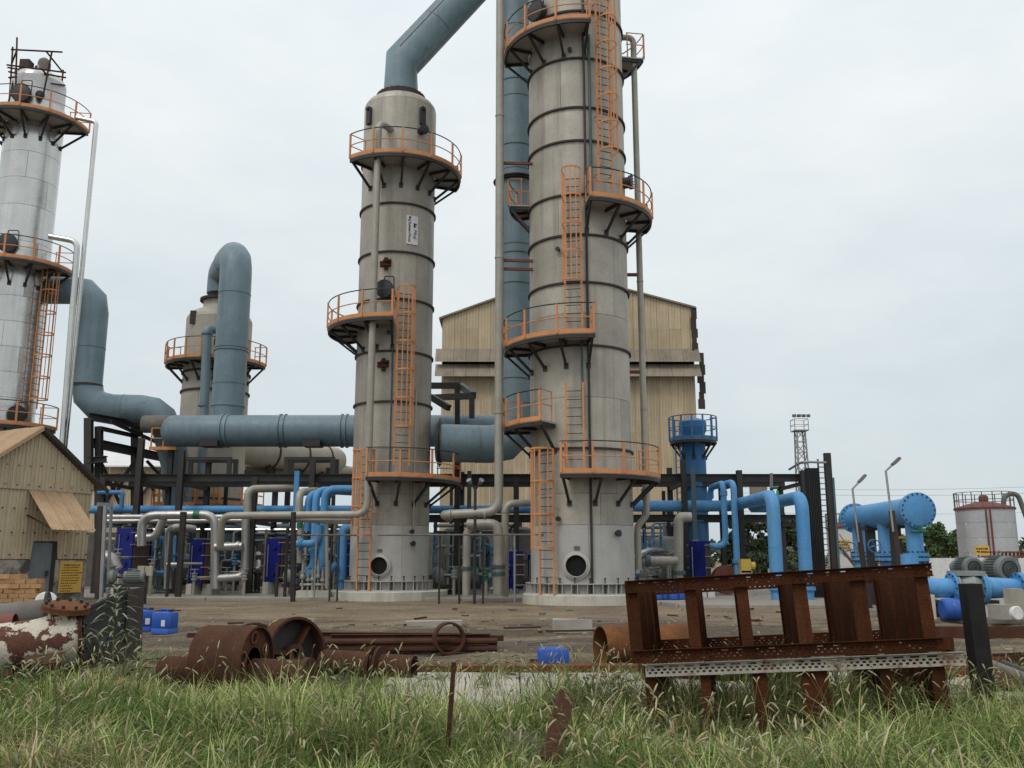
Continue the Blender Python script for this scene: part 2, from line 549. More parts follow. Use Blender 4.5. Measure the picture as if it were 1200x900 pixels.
def pipe(name, label, cat, pts, r, m, bend=None, fl=(), bands=(), group=None, n=14, seg=5, flm=None, bm_=None, loc=None, par=None):
    path = [V(q_) for q_ in pts] if bend == 0 else fil(pts, bend if bend is not None else r * 2.2, seg)
    mb = MB().tube(path, r, n)
    weld = []
    if r >= 0.125 and m.name in ('bright_blue_paint', 'deep_blue_paint', 'grey_blue_paint'):
        stp = 2.3 if r < 0.5 else 3.4
        for a_, b_ in zip(pts, pts[1:]):
            a_, b_ = V(a_), V(b_)
            L_ = (b_ - a_).length
            if L_ > 1.6 * (1 if r < 0.5 else 2):
                kk = max(1, int(L_ / stp))
                for q_ in range(kk):
                    weld.append((a_.lerp(b_, (q_ + 0.5) / kk), (b_ - a_), 0.012, 1.03))
    bands = list(bands)
    if not fl and not bands and not weld and par is None:
        return solo(mb, name, m, label, cat, group)
    root = par or thing(name, label, cat, loc or V(pts[0]), group)
    part(mb, 'pipe_run', m, root)
    for q in fl:                      # (point, axis[, ratio, thickness])
        o, ax = V(q[0]), V(q[1]).normalized()
        rt = q[2] if len(q) > 2 else 1.55
        th = q[3] if len(q) > 3 else 0.05
        f = MB()
        f.rev([(r * 0.98, -th), (r * rt, -th), (r * rt, -0.006), (r * 1.3, -0.006), (r * 1.3, 0.006), (r * rt, 0.006), (r * rt, th), (r * 0.98, th)], o, ax, n=22, caps=False)
        x, y, _ = basis(ax)
        nb = 12
        for k in range(nb):
            t = 2 * pi * k / nb
            c = o + (x * math.cos(t) + y * math.sin(t)) * r * (rt + 1.0) / 2
            f.rev([(0.018, -th - 0.03), (0.018, th + 0.03)], c, ax, n=5)
        part(f, 'flange', flm or m, root)
    for k_, q in enumerate(bands + weld):
        o, ax = V(q[0]), V(q[1]).normalized()
        wd = q[2] if len(q) > 2 else 0.05
        rt = q[3] if len(q) > 3 else 1.06
        part(MB().rev([(r * 0.99, -wd), (r * rt, -wd), (r * rt, wd), (r * 0.99, wd)], o, ax, n=24, caps=False), 'band' if k_ < len(bands) else 'weld_bead', (bm_ or m) if k_ < len(bands) else m, root)
    return root


# ------------------------------------------------------------------ ground
def dirt_material():
    m = bpy.data.materials.new('dirt')
    m.use_nodes = True
    t = m.node_tree
    N, L = t.nodes, t.links
    b = N['Principled BSDF']
    b.inputs['Roughness'].default_value = 0.95
    b.inputs['Specular IOR Level'].default_value = 0.15
    g = N.new('ShaderNodeNewGeometry')

    def noise(s_, d=8, scale=None, rg=0.62):
        n = N.new('ShaderNodeTexNoise')
        n.inputs['Scale'].default_value = s_
        n.inputs['Detail'].default_value = d
        n.inputs['Roughness'].default_value = rg
        if scale:
            mp_ = N.new('ShaderNodeMapping')
            mp_.inputs['Scale'].default_value = scale
            L.new(g.outputs[0], mp_.inputs[0])
            L.new(mp_.outputs[0], n.inputs[0])
        else:
            L.new(g.outputs[0], n.inputs[0])
        return n.outputs[0]

    def rmp(v, *st):
        r_ = N.new('ShaderNodeValToRGB')
        el = r_.color_ramp.elements
        while len(el) < len(st):
            el.new(0.5)
        for k, (p, c) in enumerate(st):
            el[k].position = p
            el[k].color = (*c, 1)
        L.new(v, r_.inputs[0])
        return r_.outputs[0]

    def mix(f_, a, c, mode='MIX'):
        n = N.new('ShaderNodeMix')
        n.data_type = 'RGBA'
        n.blend_type = mode
        for s_, q in ((0, f_), (6, a), (7, c)):
            if isinstance(q, float):
                n.inputs[s_].default_value = q
            elif isinstance(q, tuple):
                n.inputs[s_].default_value = (*q, 1)
            else:
                L.new(q, n.inputs[s_])
        return n.outputs[2]
    base = rmp(noise(0.5, 9), (0.3, (0.165, 0.125, 0.083)), (0.5, (0.25, 0.196, 0.133)), (0.72, (0.325, 0.262, 0.182)))
    # damp, oily tracks worn along the yard
    damp = rmp(noise(1.0, 8, (0.13, 0.75, 1)), (0.42, (0, 0, 0)), (0.56, (1, 1, 1)))
    spr = N.new('ShaderNodeSeparateXYZ')
    L.new(g.outputs[0], spr.inputs[0])
    fld = N.new('ShaderNodeMapRange')          # the worked strip of yard where scrap is dragged about
    fld.inputs[1].default_value = 27
    fld.inputs[2].default_value = 22
    L.new(spr.outputs[1], fld.inputs[0])
    ml = N.new('ShaderNodeMath')
    ml.operation = 'MULTIPLY_ADD'
    L.new(fld.outputs[0], ml.inputs[0])
    ml.inputs[1].default_value = 0.52
    ml.inputs[2].default_value = 0.12
    mm = N.new('ShaderNodeMath')
    mm.operation = 'ADD'
    L.new(damp, mm.inputs[0])
    mm.inputs[1].default_value = 0.35
    m3 = N.new('ShaderNodeMath')
    m3.operation = 'MULTIPLY'
    m3.use_clamp = True
    L.new(mm.outputs[0], m3.inputs[0])
    L.new(ml.outputs[0], m3.inputs[1])
    m4 = N.new('ShaderNodeMath')
    m4.operation = 'MULTIPLY'
    m4.use_clamp = True
    L.new(m3.outputs[0], m4.inputs[0])
    m4.inputs[1].default_value = 1.5
    col = mix(m4.outputs[0], base, (0.105, 0.086, 0.064))
    gr = rmp(noise(9, 9, None, 0.75), (0.3, (0.55, 0.55, 0.55)), (0.7, (1.32, 1.3, 1.26)))
    col = mix(1.0, col, gr, 'MULTIPLY')
    pale = rmp(noise(5, 5), (0.68, (0, 0, 0)), (0.74, (1, 1, 1)))
    pm = N.new('ShaderNodeMath')
    pm.operation = 'MULTIPLY'
    L.new(pale, pm.inputs[0])
    pm.inputs[1].default_value = 0.5
    col = mix(pm.outputs[0], col, (0.42, 0.38, 0.31))
    oil = rmp(noise(0.9, 9, (0.6, 1.6, 1), 0.7), (0.56, (0, 0, 0)), (0.62, (0.75, 0.75, 0.75)))
    col = mix(oil, col, (0.085, 0.068, 0.05))
    L.new(col, b.inputs['Base Color'])
    bn = N.new('ShaderNodeBump')
    bn.inputs['Strength'].default_value = 0.7
    bn.inputs['Distance'].default_value = 0.16
    L.new(noise(6, 10), bn.inputs['Height'])
    L.new(bn.outputs[0], b.inputs['Normal'])
    return m


m_dirt = dirt_material()
m_slab = M('slab_concrete', (0.31, 0.285, 0.245), (0.22, 0.20, 0.175), rough=0.92, ns=0.5, bump=0.25, bs=14, streak=0.35, scol=(0.13, 0.115, 0.10), sscale=(0.4, 0.5, 1), spec=0.2)
m_kerb = M('pale_strip', (0.44, 0.405, 0.35), (0.34, 0.31, 0.265), rough=0.95, ns=1.2, bump=0.2, spec=0.2)


def vnoise(x, y, s_, seed):
    g_ = np.random.default_rng(seed).random((257, 257))
    x = x * s_ + 1000
    y = y * s_ + 1000
    xi, yi = np.floor(x).astype(int), np.floor(y).astype(int)
    fx, fy = x - xi, y - yi
    fx, fy = fx * fx * (3 - 2 * fx), fy * fy * (3 - 2 * fy)
    a, b_, c, d = g_[xi % 256, yi % 256], g_[(xi + 1) % 256, yi % 256], g_[xi % 256, (yi + 1) % 256], g_[(xi + 1) % 256, (yi + 1) % 256]
    return (a * (1 - fx) + b_ * fx) * (1 - fy) + (c * (1 - fx) + d * fx) * fy


def gz(x, y):
    x = np.asarray(x, float)
    y = np.asarray(y, float)
    amp = np.clip((y - 2) / 4, 0, 1) * np.clip((29 - y) / 5, 0, 1) * np.clip((24 - abs(x)) / 6, 0, 1)
    n = (vnoise(x, y, 0.5, 1) - 0.5) * 0.10 + (vnoise(x, y, 1.7, 2) - 0.5) * 0.05 + (vnoise(x, y, 5, 3) - 0.5) * 0.025
    rut = -0.035 * np.exp(-((y - 20.3 - 0.5 * np.sin(x * 0.3)) / 0.35) ** 2) - 0.03 * np.exp(-((y - 22.0 - 0.4 * np.sin(x * 0.27)) / 0.3) ** 2)
    return (n + rut - 0.01) * amp


xs = np.concatenate([[-1500, -500, -200, -80, -40], np.arange(-26, 26.01, 0.2), [40, 80, 200, 500, 1500]])
ys = np.concatenate([[-60, -20, -5, 0], np.arange(2, 31, 0.2), [33, 37, 42, 50, 60, 75, 100, 150, 250, 500, 1000, 2000]])
gx, gy = np.meshgrid(xs, ys)
gzv = gz(gx, gy)
me = bpy.data.meshes.new('ground')
nx, ny = len(xs), len(ys)
vv = np.stack([gx.ravel(), gy.ravel(), gzv.ravel()], 1)
ii = (np.arange(ny - 1)[:, None] * nx + np.arange(nx - 1)[None, :]).ravel()
ff = np.stack([ii, ii + 1, ii + nx + 1, ii + nx], 1)
me.from_pydata(vv.tolist(), [], ff.tolist())
me.materials.append(m_dirt)
me.polygons.foreach_set('use_smooth', [True] * len(me.polygons))
gob = bpy.data.objects.new('ground', me)
C.objects.link(gob)
gob['kind'] = 'structure'

# concrete apron under the plant: a raised slab with an uneven front edge, cast in bays
SL = 0.12
root = thing('concrete_apron', None, None, (0, 40, 0), kind='structure')
front = [(-26, 36.6), (-12, 36.4), (-5, 36.2), (1.2, 36.0), (1.6, 33.2), (5.2, 32.6), (5.6, 31.2), (10.5, 30.6), (11, 24.3), (26, 22.6)]


def fy_at(x):
    for (x0, y0), (x1, y1) in zip(front, front[1:]):
        if x0 <= x <= x1:
            return y0 + (y1 - y0) * (x - x0) / (x1 - x0)
    return 36


xb = sorted(set([p[0] for p in front] + [-22, -17, -8.5, -2, 8, 14, 18, 22]))
for x0, x1 in zip(xb, xb[1:]):
    ya, yb_ = fy_at(x0 + 1e-4), fy_at(x1 - 1e-4)
    mb = MB()
    n = 8
    q = []
    for i in range(n + 1):
        x = x0 + 0.008 + (x1 - x0 - 0.016) * i / n
        y = ya + (yb_ - ya) * i / n + rnd.uniform(-0.07, 0.07)
        q += [(x, y - 0.02, -0.1), (x, y, SL - 0.025), (x, y + 0.03, SL), (x, 62, SL), (x, 62, -0.1)]
    fs_ = []
    for i in range(n):
        for j in range(4):
            fs_.append([5 * i + j, 5 * i + 5 + j, 5 * i + 6 + j, 5 * i + 1 + j])
    fs_ += [[0, 1, 2, 3, 4], [5 * n + 4, 5 * n + 3, 5 * n + 2, 5 * n + 1, 5 * n]]
    mb.add(q, fs_)
    part(mb, 'slab_bay', m_slab, root)

# stones and clods on the dirt
mb = MB()
for k in range(2600):
    y = rnd.uniform(12, 36)
    x = rnd.uniform(-0.62, 0.62) * y
    if y > fy_at(max(-25.9, min(25.9, x))) - 0.3:
        continue
    s_ = rnd.choice([0.012, 0.015, 0.02, 0.02, 0.03]) * rnd.uniform(0.7, 1.6)
    z = float(gz(x, y))
    q = [V((math.cos(t) * s_ * rnd.uniform(0.7, 1.3), math.sin(t) * s_ * rnd.uniform(0.7, 1.3), 0)) + V((x, y, z - 0.005)) for t in [i * pi / 2.5 for i in range(5)]]
    tp = [V(((p.x - x) * 0.6 + x, (p.y - y) * 0.6 + y, z + s_ * rnd.uniform(0.4, 0.9))) for p in q]
    mb.add(q + tp, [[i, (i + 1) % 5, 5 + (i + 1) % 5, 5 + i] for i in range(5)] + [[5, 6, 7, 8, 9]])
o = part(mb, 'loose_stones', M('stone', (0.30, 0.26, 0.21), (0.15, 0.13, 0.11), rough=0.95, ns=3, bump=0.2, spec=0.15), None, ang=10)
o['kind'] = 'stuff'

# ------------------------------------------------------------------ tower kit
class Tower:
    def __init__(s, root, cx, cy, r):
        s.root, s.cx, s.cy, s.r = root, cx, cy, r
        s.c = V((cx, cy, 0))

    def front(s, px, py, rr):
        Y = s.cy - rr
        for _ in range(8):
            p = P(px, py, Y)
            t = max(-0.98, min(0.98, (p.x - s.cx) / rr))
            Y = s.cy - rr * math.cos(math.asin(t))
        return -pi / 2 + math.asin(t), p.z

    def pt(s, a, rr, z):
        return V((s.cx + math.cos(a) * rr, s.cy + math.sin(a) * rr, z))

    def z(s, px, py):            # silhouette height
        return P(px, py, s.cy).z


def courses(T, zs, m, name='shell_plate', ns=3, skirt=None):
    core = MB().rev([(T.r - 0.028, zs[0]), (T.r - 0.028, zs[-1])], (T.cx, T.cy, 0), n=48)
    part(core, 'shell', m_joint, T.root)
    for i in range(len(zs) - 1):
        a = rnd.uniform(0, 2 * pi)
        mm = skirt if (skirt and i == 0) else m
        for k in range(ns):
            part(MB().plate((T.cx, T.cy), T.r, a + 2 * pi * k / ns, a + 2 * pi * (k + 1) / ns, zs[i], zs[i + 1], n=12), 'shell_plate', mm, T.root)


def ringband(T, z, h=0.075, pr=0.07, m=None):
    part(MB().rev([(T.r - 0.02, z - h / 2), (T.r + pr, z - h / 2), (T.r + pr, z + h / 2), (T.r - 0.02, z + h / 2)], (T.cx, T.cy, 0), n=48, caps=False), 'stiffener_ring', m or m_brown, T.root)


def dome(T, z0, hgt, neck_r, neck_z, m):
    pr = [(T.r, z0)]
    for k in range(1, 9):
        t = k / 8 * pi / 2
        pr.append((T.r * math.cos(t), z0 + hgt * math.sin(t)))
    pr = [p for p in pr if p[0] > neck_r] + [(neck_r, pr[-1][1] - 0.02), (neck_r, neck_z)]
    part(MB().rev(pr, (T.cx, T.cy, 0), n=48), 'dome_head', m, T.root)


def platform(T, z, r1, a0, a1, rail=1.1, npost=None, nbr=None, brdrop=0.95, th=0.06, mo=None, kind='grey', label=None):
    mo = mo or m_orange
    r0 = T.r + 0.02
    d = part(MB().sector((T.cx, T.cy), r0, r1, a0, a1, z - th, z, 28), 'platform', m_under, T.root, label)
    c = (T.cx, T.cy)
    part(MB().sector(c, r1 - 0.006, r1 + 0.022, a0, a1, z - 0.03, z + 0.13, 28), 'toe_plate', mo, d)
    part(MB().sector(c, r1 - 0.09, r1 - 0.01, a0, a1, z - th - 0.13, z - th + 0.002, 28), 'rim_beam', m_black, d)
    n = 28
    arc = [a0 + (a1 - a0) * i / n for i in range(n + 1)]
    part(MB().tube([T.pt(a, r1, z + rail) for a in arc], 0.024, 6), 'top_rail', m_black, d)
    part(MB().tube([T.pt(a, r1, z + rail * 0.52) for a in arc], 0.022, 6), 'mid_rail', mo, d)
    npost = npost or max(3, round((a1 - a0) * r1 / 1.25) + 1)
    me_p = raw(MB().box((0, 0, rail / 2), (0.062, 0.075, rail)), 'post', mo)
    for k in range(npost):
        a = a0 + (a1 - a0) * k / (npost - 1)
        a = min(max(a, a0 + 0.02), a1 - 0.02)
        inst(me_p, 'post', d, Matrix.Translation(T.pt(a, r1 + 0.03, z - 0.02)) @ Matrix.Rotation(a, 4, 'Z'))
    for aa in (a0, a1):           # end rails across the walkway
        q = MB()
        for zz in (rail, rail * 0.52):
            q.tube([T.pt(aa, r0 + 0.25, z + zz), T.pt(aa, r1, z + zz)], 0.022, 6)
        q.tube([T.pt(aa, r0 + 0.3, z), T.pt(aa, r0 + 0.3, z + rail)], 0.026, 6)
        part(q, 'end_rail', mo, d)
    nbr = nbr or max(3, round((a1 - a0) * r1 / 1.35) + 1)
    w_ = r1 - T.r
    b = MB()
    b.bar((0, 0, -0.07), (w_ - 0.05, 0, -0.07), 0.075, 0.11)
    b.bar((w_ * 0.9, 0, -0.1), (0.02, 0, -brdrop), 0.085, 0.085, up=(0, 1, 0))
    b.box((0.03, 0, -brdrop), (0.06, 0.16, 0.2))
    me_b = raw(b, 'bracket', m_black)
    for k in range(nbr):
        a = a0 + (a1 - a0) * (k + 0.03 + 0.94 * 0) / (nbr - 1) if nbr > 1 else a0
        a = min(max(a, a0 + 0.03), a1 - 0.03)
        inst(me_b, 'bracket', d, Matrix.Translation(T.pt(a, T.r, z - th - 0.0)) @ Matrix.Rotation(a, 4, 'Z'))
    return d


def ladder(T, a, z0, z1, off=0.28, wd=0.5, cage=None, mo=None, rtop=None):
    mo = mo or m_orange
    rr = T.r + off
    tx = V((-math.sin(a), math.cos(a), 0))
    ox = V((math.cos(a), math.sin(a), 0))
    c = T.pt(a, rr, 0)
    q = MB()
    for s_ in (-1, 1):
        p = c + tx * (s_ * wd / 2)
        q.bar(p + Z * z0, p + Z * z1, 0.07, 0.04, up=ox)
    k = z0 + 0.6
    while k < z1 - 0.2:
        for s_ in (-1, 1):
            p = c + tx * (s_ * wd / 2)
            q.bar(p + Z * k, p + Z * k - ox * (off - 0.01), 0.05, 0.02)
        k += 2.4
    L = part(q, 'ladder', mo, T.root)
    me_r = raw(MB().tube([(-wd / 2, 0, 0), (wd / 2, 0, 0)], 0.016, 6), 'rung', m_black if mo is m_orange else mo)
    z = z0 + 0.3
    while z < z1 - 0.05:
        inst(me_r, 'rung', L, frameM(c + Z * z, tx, -ox, Z))
        z += 0.31
    if cage:
        R0 = 0.36
        arc = [R(-180 + 360 * 0 + t) for t in range(-8, 189, 14)]
        hb = MB()
        pts = [(wd / 2 + 0.02, 0)] + [(math.cos(R(t)) * R0, 0.36 + math.sin(R(t)) * R0) for t in range(0, 181, 20)] + [(-wd / 2 - 0.02, 0)]
        qv = []
        for x, y in pts:
            for zz in (-0.03, 0.03):
                qv.append((x, y, zz))
                qv.append((x * 0.96, y * 0.96 + 0.002, zz))
        nn = len(pts)
        fs_ = []
        for i in range(nn - 1):
            A, B = 4 * i, 4 * i + 4
            fs_ += [[A, B, B + 2, A + 2], [A + 1, A + 3, B + 3, B + 1], [A, A + 1, B + 1, B], [A + 2, B + 2, B + 3, A + 3]]
        hb.add(qv, fs_)
        me_h = raw(hb, 'cage_hoop', mo)
        z = cage[0]
        while z <= cage[1] + 0.01:
            inst(me_h, 'cage_hoop', L, frameM(c + Z * z, tx, ox, Z))
            z += (cage[1] - cage[0]) / max(1, round((cage[1] - cage[0]) / 1.15))
        me_s = raw(MB().box((0, 0, (cage[1] - cage[0]) / 2), (0.045, 0.012, cage[1] - cage[0])), 'cage_bar', mo)
        for t in (0, 55, 90, 125, 180):
            o_ = c + tx * (math.cos(R(t)) * (R0 - 0.02)) + ox * (0.36 + math.sin(R(t)) * (R0 - 0.02)) + Z * cage[0]
            inst(me_s, 'cage_bar', L, frameM(o_, tx, ox, Z))
    return L


def manhole(T, a, z, rad=0.36, m=None, dep=0.28, davit=True, name='manhole'):
    o = T.pt(a, T.r - 0.05, z)
    ax = V((math.cos(a), math.sin(a), 0))
    q = MB().rev([(rad * 0.86, 0), (rad * 0.86, dep), (rad * 1.08, dep), (rad * 1.08, dep + 0.09), (rad * 0.9, dep + 0.1), (rad * 0.25, dep + 0.14)], o, ax, n=24)
    for k in range(14):
        t = 2 * pi * k / 14
        x, y, _ = basis(ax)
        q.rev([(0.022, dep - 0.03), (0.022, dep + 0.13)], o + (x * math.cos(t) + y * math.sin(t)) * rad * 0.98, ax, n=5)
    mh = part(q, name, m or m_lid, T.root)
    if davit:
        tx = V((-math.sin(a), math.cos(a), 0))
        p = o + ax * (dep + 0.05)
        part(MB().tube(fil([p + tx * rad * 1.15 - Z * rad * 0.4, p + tx * rad * 1.15 + Z * rad * 1.45, p + Z * rad * 1.45, p + Z * rad * 1.05], 0.12), 0.026, 6), 'davit_arm', m_brown, mh)
    return mh


def baseskirt(T, z, n=24, m=None):
    r0 = T.r
    part(MB().sector((T.cx, T.cy), r0 - 0.02, r0 + 0.22, 0, 2 * pi - 0.001, z, z + 0.04, 48), 'base_ring', m_skirt, T.root)
    part(MB().sector((T.cx, T.cy), r0 - 0.02, r0 + 0.2, 0, 2 * pi - 0.001, z + 0.36, z + 0.39, 48), 'top_ring', m_skirt, T.root)
    me_g = raw(MB().box((0.09, 0, 0.16), (0.2, 0.02, 0.318)), 'gusset', m_skirt)
    me_a = raw(MB().rev([(0.022, 0), (0.022, 0.52), (0.045, 0.521), (0.045, 0.56)], (0.13, 0, 0), n=6), 'anchor_bolt', m_brown)
    for k in range(n):
        a = 2 * pi * k / n + 0.05
        for da in (-0.05, 0.05):
            inst(me_g, 'gusset', T.root, Matrix.Translation(T.pt(a + da, r0, z + 0.04)) @ Matrix.Rotation(a + da, 4, 'Z'))
        inst(me_a, 'anchor_bolt', T.root, Matrix.Translation(T.pt(a, r0, z + 0.02)) @ Matrix.Rotation(a, 4, 'Z'))


def nozzle(T, a, z, r=0.06, L=0.22, m=None, name='nozzle'):
    ax = V((math.cos(a), math.sin(a), 0))
    part(MB().rev([(r, 0), (r, L), (r * 1.8, L), (r * 1.8, L + 0.05)], T.pt(a, T.r - 0.04, z), ax, n=12), name, m or m_lid, T.root)


def opening(T, px, py, rad, m=None):
    a, z = T.front(px, py, T.r + 0.1)
    ax = V((math.cos(a), math.sin(a), 0))
    o = T.pt(a, T.r - 0.1, z)
    f = part(MB().rev([(rad, 0), (rad + 0.02, 0.2), (rad * 1.34, 0.16), (rad * 1.34, 0.1)], o, ax, n=28, caps=False), 'skirt_opening', m or m_skirt, T.root)
    part(MB().rev([(0.0, 0.12), (rad + 0.01, 0.12)], o, ax, n=28, caps=False), 'inside_shade', m_dark, f)  # black disc paints the shade of the opening; the shell is not cut
    part(MB().rev([(rad * 1.0, 0.12), (rad * 1.0, 0.235), (rad * 1.07, 0.235), (rad * 1.07, 0.12)], o, ax, n=28, caps=False), 'collar', m or m_skirt, f)


# ------------------------------------------------------------------ middle tower
MT = V((P(456.5, 640, 37.9).x, 37.9, 0))
root = thing('process_tower', 'grey stainless tower topped by the slanting blue duct, white maker sign on its shell', 'tower', MT, 'bare steel process towers')
T = Tower(root, MT.x, MT.y, 1.61)
PZ = 0.36
zs = [PZ] + [T.z(404, y) for y in (617, 582, 531, 478, 421, 362, 309, 254)]
ztop = T.z(420, 133)
zs += [T.z(420, 199), ztop]
courses(T, zs, m_tower, skirt=m_skirt)
for y in (478, 421, 362, 309, 254, 199):
    ringband(T, T.z(410, y))
zneck = T.z(465, 116)
dome(T, ztop, 0.72, 0.86, zneck, m_tower)
part(MB().rev([(0.8, zneck - 0.2), (1.12, zneck - 0.2), (1.12, zneck + 0.02), (0.8, zneck + 0.02)], (T.cx, T.cy, 0), n=32), 'top_flange', m_brown, root)
for k in range(24):
    a = 2 * pi * k / 24
    inst(me_bolt, 'bolt', root, Matrix.Translation((T.cx + 1.06 * math.cos(a), T.cy + 1.06 * math.sin(a), zneck - 0.08)) @ Matrix.Scale(3.2, 4, (0, 0, 1)))
baseskirt(T, PZ, 22)
for px in (433, 495):
    a, z = T.front(px, 136, T.r + 0.05)
    b = MB()
    tx = V((-math.sin(a), math.cos(a), 0))
    ox = V((math.cos(a), math.sin(a), 0))
    c = T.pt(a, T.r + 0.02, z)
    poly = [(-0.13, -0.4), (0.13, -0.4), (0.13, 0.3)] + [(0.13 * math.cos(R(t)), 0.3 + 0.14 * math.sin(R(t))) for t in range(20, 161, 20)] + [(-0.13, 0.3)]
    b.prof(poly, c, c + ox * 0.12, up=Z)
    b.tube([c + ox * 0.05 + Z * 0.3, c + ox * 0.2 + Z * 0.3], 0.07, 10)
    part(b, 'lifting_lug', m_black, root)


def plat_px(T, pxf, pyf, r1, a0, a1, **k):
    zf = P(pxf, pyf, T.cy - r1).z
    return platform(T, zf, r1, R(a0), R(a1), **k)


plat_px(T, 470, 177, 2.75, -132, 25)
plat_px(T, 452, 369, 2.85, -215, -84)
plat_px(T, 480, 557, 2.85, -103, 5, nbr=5)
aL, z1 = T.front(475, 339, T.r + 0.28)
z0 = P(475, 545, T.cy - 2).z
ladder(T, aL, z0, z1, wd=0.62, cage=(P(475, 500, T.cy - 2.2).z, z1))
aL2, zc = T.front(430, 529, T.r + 0.28)
ladder(T, aL2, PZ, zc, wd=0.58, cage=(P(430, 627, T.cy - 2.2).z, zc))
a, z = T.front(450, 338, T.r + 0.3)
manhole(T, a, z, 0.36)
a, z = T.front(496, 152, T.r + 0.2)
manhole(T, a, z, 0.2, davit=False, name='blind_nozzle')
for px, py in ((453, 309), (450, 427)):
    a, z = T.front(px, py, T.r)
    q = MB()
    tx = V((-math.sin(a), math.cos(a), 0))
    ox = V((math.cos(a), math.sin(a), 0))
    c = T.pt(a, T.r - 0.02, z)
    q.bar(c - tx * 0.28, c + tx * 0.2, 0.1, 0.24, up=Z)
    q.bar(c + ox * 0.1 - Z * 0.28, c + ox * 0.1 + Z * 0.24, 0.14, 0.1, up=ox)
    q.bar(c + ox * 0.16 - tx * 0.1 + Z * 0.1, c + ox * 0.16 + tx * 0.24 + Z * 0.1, 0.08, 0.08, up=Z)
    q.bar(c + ox * 0.16 - tx * 0.2 - Z * 0.1, c + ox * 0.16 + tx * 0.18 - Z * 0.1, 0.08, 0.08, up=Z)
    part(q, 'clip', m_rust, root, 'rusty clip welded to the shell')
for px, py, r_ in ((481, 623, 0.05), (482, 637, 0.06), (456, 390, 0.05)):
    a, z = T.front(px, py, T.r)
    nozzle(T, a, z, r_, 0.16)
opening(T, 444, 663, 0.34)
a, z = T.front(445, 645, T.r)
part(MB().bar(T.pt(a - 0.06, T.r + 0.03, z), T.pt(a + 0.06, T.r + 0.03, z), 0.03, 0.1, up=Z), 'name_plate', m_dusty, root)
# thin vertical lines clipped to the shell
aL, z1 = T.front(488, 455, T.r + 0.1)
part(MB().tube([T.pt(aL, T.r + 0.1, z1), T.pt(aL, T.r + 0.1, P(487, 625, T.cy - 1.8).z)], 0.035, 8), 'drain_line', m_ss, root)
aL, z1 = T.front(461, 372, T.r + 0.06)
part(MB().tube([T.pt(aL, T.r + 0.06, z1), T.pt(aL, T.r + 0.06, P(455, 555, T.cy - 1.8).z)], 0.03, 8), 'conduit', m_teal, root)
# the maker's sign: a thin curved plate lettered sideways
a0, zt = T.front(476.5, 252, T.r)
a1_, zb = T.front(489, 288, T.r)
sg = MB()
n = 6
for i in range(n + 1):
    a = a0 + (a1_ - a0) * i / n
    for rr in (T.r + 0.012, T.r + 0.03):
        for z in (zb, zt):
            sg.v.append(T.pt(a, rr, z))
for i in range(n):
    o = 4 * i
    sg.f += [[o + 2, o + 6, o + 7, o + 3], [o, o + 1, o + 5, o + 4], [o + 1, o + 3, o + 7, o + 5], [o, o + 4, o + 6, o + 2]]
sg.f += [[0, 2, 3, 1], [4 * n, 4 * n + 1, 4 * n + 3, 4 * n + 2]]
sign = part(sg, 'sign_plate', m_white, root, 'white sign plate lettered sideways')


def lettering(s_, par, o, xdir, ydir, size, m, bold=0.0, shear=0.0, name='lettering', align='LEFT'):
    cu = bpy.data.curves.new(name, 'FONT')
    cu.body = s_
    cu.size = size
    cu.offset = bold
    cu.shear = shear
    cu.extrude = 0.002
    cu.align_x = align
    cu.resolution_u = 3
    tmp = bpy.data.objects.new(name, cu)
    C.objects.link(tmp)
    bpy.context.view_layer.update()
    me_ = bpy.data.meshes.new_from_object(tmp.evaluated_get(bpy.context.evaluated_depsgraph_get()))
    me_.name = name
    bpy.data.objects.remove(tmp)
    me_.materials.clear()
    me_.materials.append(m)
    xd, yd = V(xdir).normalized(), V(ydir).normalized()
    return inst(me_, name, par, frameM(o, xd, yd, xd.cross(yd)))


def wid(me_):
    xs_ = [v_.co.x for v_ in me_.vertices]
    return max(xs_) - min(xs_)


def fit_text(s_, par, o, xd, yd, size, length, m, **k):
    ob = lettering(s_, par, o, xd, yd, size, m, **k)
    f_ = length / max(1e-6, wid(ob.data))
    for v_ in ob.data.vertices:
        v_.co.x *= f_
    return ob


for s_, ta, f0, f1, sz, kw in (('Mojj Engineers Pvt.Ltd.', 0.17, 0.03, 0.93, 0.17, dict(bold=0.003)), ('Mojj', 0.62, 0.46, 0.80, 0.2, dict(shear=0.25))):
    a = a0 + (a1_ - a0) * ta
    tx = V((-math.sin(a), math.cos(a), 0))
    fit_text(s_, sign, T.pt(a, T.r + 0.034, zt + (zb - zt) * f0), (0, 0, -1), tx, sz, abs(zt - zb) * (f1 - f0), m_ink, **kw)
a = a0 + (a1_ - a0) * 0.60
tx = V((-math.sin(a), math.cos(a), 0))
ox = V((math.cos(a), math.sin(a), 0))
lg = MB()
for f0, ww, hh in ((0.25, 0.10, 0.17), (0.33, 0.085, 0.13)):
    zq = zt + (zb - zt) * f0
    o = T.pt(a, T.r + 0.032, zq)
    lg.add([o, o + tx * hh - Z * 0.02, o - Z * ww * 1.5, o + ox * 0.004, o + tx * hh - Z * 0.02 + ox * 0.004, o - Z * ww * 1.5 + ox * 0.004], [[0, 1, 2], [3, 5, 4], [0, 2, 5, 3], [0, 3, 4, 1], [1, 4, 5, 2]])
part(lg, 'logo', m_ink, sign)
# plinth
pl = MB().rev([(2.42, 0.0), (2.42, PZ - 0.03), (2.38, PZ)], (T.cx, T.cy, 0), n=14)
solo(pl, 'tower_plinth', m_concpale, 'stained whitewashed concrete plinth under the tower with the white sign', 'plinth', 'tower plinths', ang=20)

